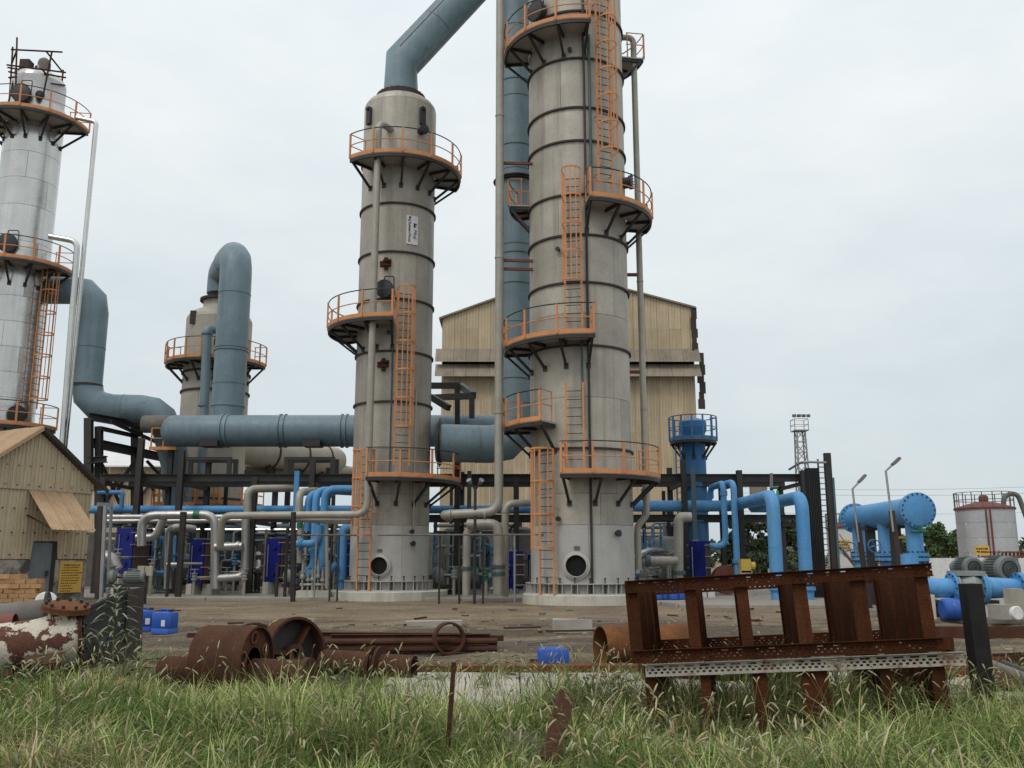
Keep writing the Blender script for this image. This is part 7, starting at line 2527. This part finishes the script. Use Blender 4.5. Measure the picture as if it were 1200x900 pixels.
# wheel rims
c = P(338, 778, 12.6)
root = thing('wheel_rim', 'open rusty wheel rim leaning beside the drum', 'wheel', V((c.x, 12.7, 0)))
ax = V((0.75, -0.6, 0.12)).normalized()
o = V((c.x + 0.02, 12.7, 0.34))
part(MB().rev([(0.48, -0.13), (0.48, 0.13), (0.445, 0.13), (0.445, -0.13)], o, ax, n=40, closed=True), 'rim', m_rust, root)
part(MB().rev([(0.12, -0.1), (0.12, 0.1), (0.06, 0.1), (0.06, -0.1)], o, ax, n=20, closed=True), 'hub', m_rust, root)
x, y, _ = basis(ax)
for k in range(3):
    t = 2 * pi * k / 3 + 0.9
    d = x * math.cos(t) + y * math.sin(t)
    part(MB().bar(o + d * 0.11, o + d * 0.45, 0.06, 0.10, up=ax), 'spoke', m_rust, root)
part(MB().rev([(0.0, 0), (0.44, 0.005)], o - ax * 0.1, ax, n=36, caps=False), 'back_disc', m_darkplate, root)
c = P(300, 778, 13.6)
solo(MB().rev([(0.40, -0.06), (0.40, 0.06), (0.37, 0.06), (0.37, -0.06)], (c.x, 13.4, 0.3), (0.6, -0.8, 0.1), n=36, closed=True), 'wheel_rim', m_rust, 'plain rusty hoop behind the drum and the wheel rim', 'wheel')
# flanged pipe right of the rims
a_, b_ = P(378, 776, 13.0), P(486, 779, 12.6)
a_.z, b_.z = 0.2, 0.18
root = thing('scrap_pipe', 'flanged rusty pipe lying in the grass below the heap of bars', 'pipe', (a_ + b_) / 2 - Z * 0.2)
L_ = (b_ - a_).length
ax = (b_ - a_).normalized()
part(MB().rev([(0.16, 0), (0.17, 0.02), (0.17, L_ * 0.55), (0.15, L_ * 0.56), (0.15, L_), (0.135, L_), (0.135, 0.01)], a_, b_ - a_, n=26, closed=True), 'pipe_run', m_rust, root)
for t in (0.56, 0.63):
    part(MB().rev([(0.14, -0.02), (0.25, -0.02), (0.25, 0.02), (0.14, 0.02)], a_ + ax * L_ * t, ax, n=26, caps=False), 'flange', m_rust, root)

# ------------------------------------------------------------------ pipe pile at left
a_ = P(-70, 800, 12.0)
b_ = P(97, 750, 12.6)
a_.z, b_.z = 0.38, 0.56
root = thing('peeling_pipe', 'fat rusty pipe with peeling white paint and a blank flange on its branch', 'pipe', (a_ + b_) / 2 - Z * 0.4)
ax = (b_ - a_).normalized()
L_ = (b_ - a_).length
part(MB().rev([(0.32, 0), (0.32, L_ - 0.55), (0.35, L_ - 0.38), (0.35, L_ - 0.1), (0.31, L_), (0.255, L_), (0.255, 0)], a_, ax, n=40, closed=True), 'pipe_run', m_peel, root)
f_ = part(MB().rev([(0.24, -0.04), (0.36, -0.04), (0.36, 0.0), (0.24, 0.0)], b_, ax, n=40, caps=False), 'end_flange', m_rust, root)
part(MB().rev([(0.001, 0.001), (0.25, 0.001)], b_ - ax * 0.08, ax, n=30, caps=False), 'inside_shade', m_dark, root)  # black disc set into the pipe mouth as painted shade
bo = a_ + ax * (L_ - 0.28)
bx_ = V((0.16, -0.12, 1)).normalized()
part(MB().rev([(0.2, 0.1), (0.2, 0.42)], bo, bx_, n=30, caps=False), 'branch', m_peel, root)
part(MB().rev([(0.2, 0.40), (0.30, 0.40), (0.30, 0.435), (0.2, 0.435)], bo, bx_, n=34, caps=False), 'branch_flange', m_rust2, root)
part(MB().rev([(0.30, 0.44), (0.30, 0.475), (0.02, 0.478)], bo, bx_, n=34), 'blank_cover', m_rust2, root)
x, y, _ = basis(bx_)
for k in range(10):
    t = 2 * pi * k / 10
    inst(me_bolt, 'bolt', root, frameM(bo + bx_ * 0.47 + (x * math.cos(t) + y * math.sin(t)) * 0.25, x * 0.8, y * 0.8, bx_))
x, y, _ = basis(ax)
for k in range(12):
    t = 2 * pi * k / 12
    inst(me_bolt, 'bolt', root, frameM(b_ - ax * 0.01 + (x * math.cos(t) + y * math.sin(t)) * 0.31, x * 0.8, y * 0.8, ax))
part(MB().bar(V((b_.x - 0.45, b_.y - 0.3, 0.05)), V((b_.x - 0.35, b_.y - 0.2, 0.42)), 0.5, 0.03, up=X), 'gusset', m_rust, root)


def scrap(label, pa, pb, r_, m, fl=None, hollow=True):
    p0, p1 = P(*pa), P(*pb)
    ax = (p1 - p0).normalized()
    L_ = (p1 - p0).length
    root = thing('scrap_pipe', label, 'pipe', (p0 + p1) / 2 - Z * r_, 'pipes piled at the left edge')
    part(MB().rev([(r_, 0), (r_, L_), (r_ * 0.93, L_), (r_ * 0.93, 0)], p0, ax, n=32, closed=True), 'pipe_run', m, root)
    part(MB().rev([(0.001, 0), (r_ * 0.94, 0.001)], p1 - ax * 0.12, ax, n=28, caps=False), 'inside_shade', m_dark, root)  # shade inside the open end is a black disc
    if fl:
        part(MB().rev([(r_ * 0.95, -0.04), (r_ * 1.5, -0.04), (r_ * 1.5, 0.0), (r_ * 0.95, 0.0)], p1, ax, n=32, caps=False), 'flange', fl, root)
    return root


scrap('dusty grey pipe with a dark end flange on top of the left pile', (-50, 731, 14.2), (58, 719, 14.6), 0.23, m_dusty, m_brown)
scrap('short reddish pipe tucked under the dusty grey pipe', (-60, 742, 13.4), (18, 735, 13.6), 0.2, m_redrust)
scrap('pale grey pipe end lying lowest at the left edge', (-50, 752, 12.9), (10, 742, 13.2), 0.13, m_dusty)
scrap('rusty pipe stub lying lowest in front of the peeling pipe', (-40, 806, 11.3), (16, 796, 11.5), 0.13, m_rust)
scrap('rusty pipe wedged above the peeling pipe at the left edge', (-60, 728, 12.9), (34, 748, 13.3), 0.12, m_rust)
q = P(44, 786, 11.7)
solo(MB().obox((q.x - 0.25, 11.6, 0.02), (0.45, 0.1, 0.05), (-0.1, 0.25, 0.1), (0.12, -0.02, 0.28)), 'scrap_plate', m_rust, 'bent rusty plate leaning on the front of the peeling pipe', 'steel plate')
o = P(54, 706, 16.5)
solo(MB().rev([(0.17, -0.03), (0.19, 0.0), (0.17, 0.03), (0.07, 0.05)], o, (0.5, -1, 0.2), n=26), 'round_cover', m_white, 'white round cover standing behind the dark flanged pipe', 'cover')
solo(MB().box((o.x, o.y + 0.12, o.z / 2 - 0.12), (0.25, 0.15, o.z - 0.2)), 'concrete_block', m_conc, 'hidden concrete block propping the white round cover', 'block')
# brick stack
root = thing('brick_stack', 'stack of tan bricks by the shed door at left', 'bricks', V((P(10, 712, 21).x, 21, 0)))
xa_, xb2 = P(-45, 690, 21).x, P(45, 690, 21).x
ztop = P(20, 672, 21).z
bh = 0.105
nr = int(ztop / bh)
meb = []
for k in range(4):
    q = MB().box((0, 0, 0), (0.236, 0.112, bh - 0.008))
    for v_ in q.v:
        v_ += V((rnd.uniform(-0.006, 0.006), rnd.uniform(-0.004, 0.004), rnd.uniform(-0.003, 0.003)))
    meb.append(raw(q, 'brick', m_brick))
for j in range(nr):
    x = xa_ + (0.12 if j % 2 else 0)
    k = 0
    lim = xb2 - (0.42 if j == nr - 1 else 0) + rnd.uniform(-0.02, 0.02)
    while x < lim - 0.1:
        inst(rnd.choice(meb), 'brick', root, Matrix.Translation((x + 0.12, 21 + rnd.uniform(-0.025, 0.025), bh * (j + 0.5))) @ Matrix.Rotation(rnd.uniform(-0.03, 0.03), 4, 'Z'))
        x += 0.243
    # bricks laid end-on on the right flank
    for d in range(1, 3):
        inst(rnd.choice(meb), 'brick', root, Matrix.Translation((lim - 0.13 + rnd.uniform(-0.01, 0.01), 21 + 0.12 * d, bh * (j + 0.5))))
part(MB().box(((xa_ + xb2) / 2 - 0.05, 21.35, ztop / 2 - 0.08), (xb2 - xa_ - 0.35, 0.42, ztop - 0.2)), 'brick_core', m_brick, root, kind='stuff')

# dark steel plate box with the thistle before it
root = thing('steel_bin', 'dark steel plate bin standing behind the thistle', 'bin', V((P(135, 790, 14).x, 14.2, 0)))
c0, c1, c2, c3 = P(96, 714, 14.0), P(152, 691, 14.6), P(158, 782, 14.6), P(100, 795, 14.0)
c2.z = c3.z = -0.05


def slabq(a_, b_, c_, d_, n_, t):
    q = [V(p) for p in (a_, b_, c_, d_)]
    n_ = V(n_).normalized() * t
    q2 = [p + n_ for p in q]
    return MB().add(q + q2, [[0, 1, 2, 3], [7, 6, 5, 4], [0, 4, 5, 1], [1, 5, 6, 2], [2, 6, 7, 3], [3, 7, 4, 0]])


c3.x, c2.x = c0.x + 0.03, c1.x + 0.05
part(slabq(c0, c1, c2, c3, (0.2, 1, 0), 0.02), 'front_plate', m_darkplate, root)
e1, e2 = c1 + V((0.0, 0.5, 0.03)), c2 + V((0.0, 0.5, 0))
part(slabq(c1 + X * 0.004, e1 + X * 0.004, e2 + X * 0.004, c2 + X * 0.004, (1, 0.1, 0), 0.02), 'side_plate', m_brown, root)
part(MB().bar(c1 + V((0.03, -0.03, 0.0)), c2 + V((0.03, -0.03, 0)), 0.07, 0.07, up=YV), 'corner_angle', m_brown, root)
part(MB().bar(c0 + V((0, -0.03, -0.02)), c1 + V((0.0, -0.03, -0.02)), 0.05, 0.05), 'top_angle', m_darkplate, root)
# black scrap at the foot
q = MB()
o = P(70, 790, 13.0)
for k in range(6):
    b0 = V((o.x + rnd.uniform(-0.3, 0.6), 12.9 + rnd.uniform(-0.2, 0.4), 0.1))
    q.obox(b0, (rnd.uniform(0.2, 0.4), 0.05, rnd.uniform(-0.1, 0.2)), (0.02, 0.2, 0.0), (0.02, 0.03, rnd.uniform(0.15, 0.3)))
solo(q, 'scrap_heap', m_darkplate, 'dark scrap plates heaped under the end of the peeling pipe', 'scrap', None, 'stuff')

# thistle
tb = P(132, 800, 11.8)
tb.z = gnd(tb.x, 11.8)
tt = P(137, 690, 11.8)
root = thing('thistle_plant', 'tall grey green thistle like weed in front of the dark bin', 'plant', tb)
def leafmesh(L_, W):
    q = MB()
    n_ = 6
    for i in range(n_ + 1):
        t = i / n_
        w_ = W * (math.sin(pi * min(1, t * 0.9 + 0.1)) ** 0.7) * (1 if i % 2 else 0.7)
        y = L_ * t
        zz = 0.18 * L_ * math.sin(t * pi) - 0.12 * L_ * t * t
        q.v += [V((-w_, y, zz + w_ * 0.3)), V((0, y, zz)), V((w_, y, zz + w_ * 0.3))]
    for i in range(n_):
        o = 3 * i
        q.f += [[o, o + 1, o + 4, o + 3], [o + 1, o + 2, o + 5, o + 4]]
    return raw(q, 'leaf', m_leafgrey)


lms = [leafmesh(0.34, 0.022), leafmesh(0.30, 0.020), leafmesh(0.2, 0.016)]
stems = [(tb, tt, 46), (tb + V((-0.08, 0.05, 0)), P(113, 738, 11.9), 7), (tb + V((0.1, 0, 0)), P(150, 742, 11.7), 6)]
for a_, b_, nl in stems:
    part(MB().tube([a_, a_.lerp(b_, 0.5) + V((rnd.uniform(-0.03, 0.03), 0, 0)), b_], [0.013, 0.01, 0.004], 7), 'stem', m_stem, root)
    for k in range(nl):
        t = (0.46 if nl > 20 else 0.7) + (0.54 if nl > 20 else 0.3) * (k / nl)
        o = a_.lerp(b_, t)
        az = k * 2.4 + rnd.uniform(-0.3, 0.3)
        el = rnd.uniform(-0.1, 0.35) + 0.6 * max(0, t - 0.75) * 2
        lm = lms[0 if t < 0.75 else 1 if t < 0.9 else 2]
        inst(lm, 'leaf', root, Matrix.Translation(o) @ Matrix.Rotation(az, 4, 'Z') @ Matrix.Rotation(el, 4, 'X'))

# rod and bent iron in the grass
a_, b_ = P(523, 872, 7.3), P(532, 776, 7.2)
a_.z = min(a_.z, 0.0)
solo(MB().bar(a_, b_, 0.035, 0.035, up=YV), 'steel_rod', m_rust, 'thin rusty rod stuck upright in the grass', 'rod')
root = thing('bent_iron', 'bent rusty angle iron poking out of the grass left of the rack', 'scrap', V((P(652, 850, 7.6).x, 7.6, 0)))
p0, p1, p2 = P(643, 893, 7.2), P(655, 845, 7.6), P(664, 815, 7.9)
part(MB().bar(p0, p1, 0.15, 0.03, up=V((0.4, -0.3, 0.6))), 'flange_leg', m_rust, root)
part(MB().bar(p1, p2, 0.15, 0.03, up=V((0.5, -0.5, 0.5))), 'flange_leg', m_rust, root)
part(MB().bar(p2, P(632, 832, 8.0), 0.12, 0.02), 'bent_tail', m_rust, root)
q = P(620, 880, 7.4)
solo(MB().rev([(0.0, 0.10), (0.14, 0.08), (0.24, 0.02), (0.27, -0.06)], (q.x, 7.6, 0.10), (0.3, -0.4, 1), n=18), 'sack', m_stem, 'dull brown sack half buried in the grass at bottom centre', 'sack')

# litter of splinters, offcuts and flakes on the yard
for nm, mm, cnt, lab in (('yard_litter', m_rust, 90, 'rusty flakes and offcuts littering the dirt yard'), ('wood_litter', m_dusty, 60, 'grey splinters and rags littering the dirt yard'), ('pale_litter', m_conc, 60, 'pale crumbs of concrete littering the dirt yard')):
    q = MB()
    for k in range(cnt):
        yy = rnd.uniform(13.2, 30)
        xx = rnd.uniform(-0.6, 0.58) * yy
        if yy > fy_at(max(-25.9, min(25.9, xx))) - 0.5:
            continue
        L_ = rnd.uniform(0.05, 0.5) ** 1.3 * (1.0 if mm is not m_conc else 0.4)
        t = rnd.gauss(0, 0.5)
        d = V((math.cos(t), math.sin(t), rnd.uniform(-0.05, 0.08))) * L_
        zz = gnd(xx, yy) + 0.012
        q.obox((xx, yy, zz), d, V((-math.sin(t), math.cos(t), 0)) * rnd.uniform(0.02, 0.09), V((0, 0, rnd.uniform(0.01, 0.05))))
    o_ = part(q, nm, mm, None, kind='stuff')
    o_['label'] = lab
    o_['category'] = 'litter'
# low broad weeds round the scrap
q = MB()
for (wx, wy, nn) in [(P(px_, 800, Y_).x, Y_, n_) for px_, Y_, n_ in ((150, 12.6, 12), (172, 13.2, 10), (205, 12.3, 12), (392, 12.0, 12), (500, 12.4, 10), (562, 13.0, 8), (612, 12.6, 9), (700, 11.0, 14), (735, 10.4, 14), (1118, 10.4, 14), (1160, 10.0, 14), (1095, 11.5, 12), (60, 11.6, 12), (20, 11.4, 12), (108, 12.0, 14))]:
    for k in range(nn * 3):
        az = rnd.uniform(0, 2 * pi)
        L_ = rnd.uniform(0.08, 0.2)
        W_ = L_ * rnd.uniform(0.16, 0.3)
        o_ = V((wx + rnd.gauss(0, 0.16), wy + rnd.gauss(0, 0.12), 0))
        o_.z = gnd(o_.x, o_.y) + rnd.uniform(0.02, 0.32)
        d = V((math.cos(az), math.sin(az), rnd.uniform(-0.2, 0.6))).normalized()
        s_ = d.cross(Z).normalized()
        q.add([o_, o_ + d * L_ * 0.5 + s_ * W_, o_ + d * L_ - Z * L_ * 0.2, o_ + d * L_ * 0.5 - s_ * W_], [[0, 1, 2, 3]])
o_ = part(q, 'low_weeds', m_leaf, None, kind='stuff')
tag(o_, 'low broad leafed weeds growing round the scrap', 'weeds')

# ------------------------------------------------------------------ grass
def grass_mat(name, trans=True):
    m = bpy.data.materials.new(name)
    m.use_nodes = True
    t = m.node_tree
    N, L = t.nodes, t.links
    b = N['Principled BSDF']
    at = N.new('ShaderNodeAttribute')
    at.attribute_name = 'Col'
    L.new(at.outputs['Color'], b.inputs['Base Color'])
    b.inputs['Roughness'].default_value = 0.92
    b.inputs['Specular IOR Level'].default_value = 0.08
    tr = N.new('ShaderNodeBsdfTranslucent')
    L.new(at.outputs['Color'], tr.inputs[0])
    mx_ = N.new('ShaderNodeMixShader')
    mx_.inputs[0].default_value = 0.22
    L.new(b.outputs[0], mx_.inputs[1])
    L.new(tr.outputs[0], mx_.inputs[2])
    L.new(mx_.outputs[0], N['Material Output'].inputs[0])
    return m


def blades(x, y, hgt, wid_, az, lean, col, nseg=4):
    n = len(x)
    z = gz(x, y)
    ts = np.linspace(0, 1, nseg + 1)
    dx, dy = np.cos(az), np.sin(az)
    sx_, sy = -dy, dx
    V_ = np.zeros((n, nseg + 1, 2, 3), np.float32)
    for i, t in enumerate(ts):
        out_ = lean * hgt * (t ** 1.9)
        up = hgt * (t - 0.42 * lean * t ** 2.6)
        w_ = wid_ * (1 - t ** 1.6 * 0.94) * (0.75 + 0.25 * min(1, t * 4))
        cx_, cy_ = x + dx * out_, y + dy * out_
        for s_, k in ((-1, 0), (1, 1)):
            V_[:, i, k, 0] = cx_ + sx_ * w_ * s_
            V_[:, i, k, 1] = cy_ + sy * w_ * s_
            V_[:, i, k, 2] = z + up
    base = (np.arange(n) * (nseg + 1) * 2)[:, None]
    fs_ = np.concatenate([base + np.array([2 * i, 2 * i + 1, 2 * i + 3, 2 * i + 2]) for i in range(nseg)], 1).reshape(-1, 4)
    cc = np.ones((n, nseg + 1, 2, 4), np.float32)
    cc[..., :3] = col[:, None, None, :]
    return V_.reshape(-1, 3), fs_, cc.reshape(-1, 4)


def back_edge(x):        # how far back the rank grass reaches
    return 11.2 + 0.3 * np.sin(x * 0.9) + 0.3 * np.sin(x * 2.3 + 1) - 1.0 * np.clip(x + 1.2, 0, 1)


# tussocks: blades spring from shared roots and fan outward, with thinner fill between
NT = 4300
ty = 4.2 + 9.0 * nrg.random(NT) ** 0.9
tx = (nrg.random(NT) * 2 - 1) * (0.62 * ty + 0.5)
tdry = np.exp(-(((tx + 3.3) / 0.75) ** 2 + ((ty - 6.0) / 0.9) ** 2))
tk_ = (ty < back_edge(tx) + (vnoise(tx, ty, 2, 9) - 0.5) * 1.2)
tx, ty = tx[tk_], ty[tk_]
NT = len(tx)
tsz = 0.45 + 1.15 * nrg.random(NT) ** 1.7
ttone = nrg.random(NT)
per = 20
k = np.repeat(np.arange(NT), per)
n1 = len(k)
rr_ = 0.07 * np.sqrt(nrg.random(n1)) * tsz[k] * 1.4
aa = nrg.random(n1) * 2 * pi
x1, y1 = tx[k] + rr_ * np.cos(aa), ty[k] + rr_ * np.sin(aa)
az1 = aa + nrg.normal(size=n1) * 0.5
N2 = 60000
y2 = 4.2 + 8.8 * nrg.random(N2) ** 0.85
x2 = (nrg.random(N2) * 2 - 1) * (0.62 * y2 + 0.5)
kp = y2 < back_edge(x2) + (vnoise(x2, y2, 2, 9) - 0.5) * 1.6
x2, y2 = x2[kp], y2[kp]
n2 = len(x2)
x = np.concatenate([x1, x2])
y = np.concatenate([y1, y2])
az_ = np.concatenate([az1, nrg.random(n2) * 2 * pi])
sz_ = np.concatenate([tsz[k], np.full(n2, 0.40)])
tone = np.concatenate([ttone[k], nrg.random(n2)])
n = len(x)
dry = np.exp(-(((x + 3.3) / 0.75) ** 2 + ((y - 6.0) / 0.9) ** 2))
c1, c2, c3 = vnoise(x, y, 0.9, 31), vnoise(x, y, 2.6, 32), nrg.random(n)
hgt = (0.24 + 0.30 * c1 + 0.12 * c2) * (0.5 + 0.75 * nrg.random(n)) * (0.42 + 0.62 * sz_) * (1 - 0.45 * dry)
tallp = np.exp(-(((x - 1.0) / 0.7) ** 2 + ((y - 9.6) / 1.0) ** 2)) + 0.9 * np.exp(-(((x - 2.4) / 1.5) ** 2 + ((y - 9.8) / 0.8) ** 2))
hgt *= 1 + 0.55 * np.clip(tallp, 0, 1)
front = np.clip((x - 0.9) / 0.4, 0, 1) * np.clip((2.9 - x) / 0.5, 0, 1) * np.exp(-((y - 8.0) / 0.95) ** 2)
hgt *= 1 - 0.55 * front * (y < 8.9)
hgt *= 1 - 0.72 * np.exp(-(((x - 0.33) / 0.22) ** 2 + ((y - 7.0) / 0.7) ** 2))
hgt *= 1 - 0.6 * np.exp(-(((x - 1.35) / 0.45) ** 2 + ((y - 8.1) / 0.7) ** 2))
hgt *= 1 - 0.6 * np.exp(-(((x + 0.52) / 0.14) ** 2 + ((y - 6.8) / 0.6) ** 2))
hgt *= np.where(x < 0.4, np.clip(1.12 - 0.17 * (y - 8.0), 0.42, 1.0), 1.0)
A = np.array([0.085, 0.145, 0.035])
Bc = np.array([0.40, 0.435, 0.17])
S = np.array([0.50, 0.405, 0.25])
Dk = np.array([0.05, 0.09, 0.03])
lowf = vnoise(x, y, 0.55, 61)
mixv = np.clip((c2 - 0.45) * 1.2 + (c3 - 0.5) * 0.5 + (tone - 0.45) * 1.3 + (lowf - 0.4) * 0.7 + 0.32, 0, 1)[:, None]
mixv[n1:] *= 0.35  # fill blades coloured darker, painting the shadowed gaps between tussocks
col = A * (1 - mixv) + Bc * mixv
st = ((nrg.random(n) < 0.06 + 0.5 * np.clip(lowf - 0.5, 0, 1) + 0.30 * np.clip(c1 - 0.5, 0, 1) + 0.75 * dry))[:, None]
col = np.where(st, S * (0.55 + 0.6 * nrg.random((n, 1))), col)
dk = np.clip(tallp, 0, 1)[:, None] * 0.75  # tall patch is darker green; shade beneath the rack painted in with it
col = np.where(st, col, col * (1 - dk) + Dk * dk)
col *= (0.7 + 0.6 * nrg.random((n, 1)))
v, f, cc = blades(x, y, hgt, (0.0033 + 0.0062 * nrg.random(n) ** 1.6) * (0.7 + 0.4 * sz_), az_, 0.25 + 1.05 * nrg.random(n), col)
me_ = npmesh('grass', v, f, grass_mat('grass_blade'))
ca = me_.color_attributes.new('Col', 'FLOAT_COLOR', 'POINT')
ca.data.foreach_set('color', cc.ravel())
ob = bpy.data.objects.new('grass', me_)
C.objects.link(ob)
tag(ob, 'rank green and straw coloured grass filling the foreground', 'grass', None, 'stuff')
# sparse tufts on the dirt
nt_ = 9000
tx = (nrg.random(220) * 2 - 1) * 9
ty = 11 + nrg.random(220) * 4
k = nrg.integers(0, 220, nt_)
x = tx[k] + nrg.normal(size=nt_) * 0.10
y = ty[k] + nrg.normal(size=nt_) * 0.10
ok_ = (y > 10.5) & ~((y > 13.2) & (x > -1.5))
x, y = x[ok_], y[ok_]
n = len(x)
v, f, cc = blades(x, y, 0.12 + 0.2 * nrg.random(n), 0.003 + 0.003 * nrg.random(n), nrg.random(n) * 2 * pi, 0.3 + 0.6 * nrg.random(n), (A * 0.5 + Bc * 0.5) * (0.6 + 0.6 * nrg.random((n, 1))))
me_ = npmesh('grass_tufts', v, f, bpy.data.materials['grass_blade'])
ca = me_.color_attributes.new('Col', 'FLOAT_COLOR', 'POINT')
ca.data.foreach_set('color', cc.ravel())
ob = bpy.data.objects.new('grass_tufts', me_)
C.objects.link(ob)
tag(ob, 'sparse grass tufts at the edge of the dirt yard', 'grass', None, 'stuff')
# foxtail seed heads on arching stalks
ns = 3000
y = 4.4 + 7.6 * nrg.random(ns) ** 0.8
x = (nrg.random(ns) * 2 - 1) * (0.6 * y + 0.4)
keep = (y < back_edge(x)) & (vnoise(x, y, 1.1, 41) + 0.35 * nrg.random(ns) > 0.55) & (nrg.random(ns) > np.exp(-(((x + 3.3) / 0.75) ** 2 + ((y - 6.0) / 0.9) ** 2)))
x, y = x[keep], y[keep]
n = len(x)
H_ = 0.36 + 0.30 * nrg.random(n)
az = nrg.random(n) * 2 * pi
ln = 0.12 + 0.4 * nrg.random(n)
hl = 0.055 + 0.05 * nrg.random(n)
droop = 0.1 + 1.1 * nrg.random(n) ** 1.4
dx, dy = np.cos(az), np.sin(az)
zg = gz(x, y)
pts, rad = [], []
stalk_col = np.array([0.20, 0.215, 0.09])
for t in (0, 0.4, 0.75, 1.0):
    pts.append(np.stack([x + dx * ln * H_ * t ** 2, y + dy * ln * H_ * t ** 2, zg + H_ * t], 1))
    rad.append(np.full(n, 0.0018))
ang0 = np.arctan2(np.ones(n), 2 * ln)      # elevation at the top
p = pts[-1].copy()
for i, (fr, rr) in enumerate(((0.04, 0.004), (0.25, 0.0075), (0.3, 0.0075), (0.25, 0.0058), (0.16, 0.0015))):
    a = ang0 - droop * (i + 0.5) / 5
    p = p + np.stack([dx * np.cos(a), dy * np.cos(a), np.sin(a)], 1) * (hl * fr)[:, None]
    pts.append(p.copy())
    rad.append(np.full(n, rr) * (0.75 + 0.4 * nrg.random(n)))
K, S_ = len(pts), 5
V_ = np.zeros((n, K, S_, 3), np.float32)
side = np.stack([-dy, dx, np.zeros(n)], 1)
for i in range(K):
    tg = pts[min(i + 1, K - 1)] - pts[max(i - 1, 0)]
    tg /= np.linalg.norm(tg, axis=1)[:, None]
    nn = np.cross(tg, side)
    for j in range(S_):
        t = 2 * pi * j / S_ + i * 0.6
        V_[:, i, j] = pts[i] + (side * math.cos(t) + nn * math.sin(t)) * rad[i][:, None]
base = (np.arange(n) * K * S_)[:, None]
fs_ = np.concatenate([base + np.array([i * S_ + j, i * S_ + (j + 1) % S_, (i + 1) * S_ + (j + 1) % S_, (i + 1) * S_ + j]) for i in range(K - 1) for j in range(S_)], 1).reshape(-1, 4)
cc = np.ones((n, K, S_, 4), np.float32)
hc = np.array([0.42, 0.40, 0.25]) * (0.7 + 0.55 * nrg.random((n, 1)))
pk_ = (nrg.random(n) < 0.3)[:, None]
hc = np.where(pk_, hc * np.array([1.0, 0.82, 0.72]), hc)
cc[:, :4, :, :3] = stalk_col
cc[:, 4:, :, :3] = hc[:, None, None, :]
me_ = npmesh('grass_seed_heads', V_.reshape(-1, 3), fs_, bpy.data.materials['grass_blade'])
ca = me_.color_attributes.new('Col', 'FLOAT_COLOR', 'POINT')
ca.data.foreach_set('color', cc.reshape(-1))
ob = bpy.data.objects.new('grass_seed_heads', me_)
C.objects.link(ob)
tag(ob, 'pale foxtail seed heads nodding above the grass', 'grass', None, 'stuff')
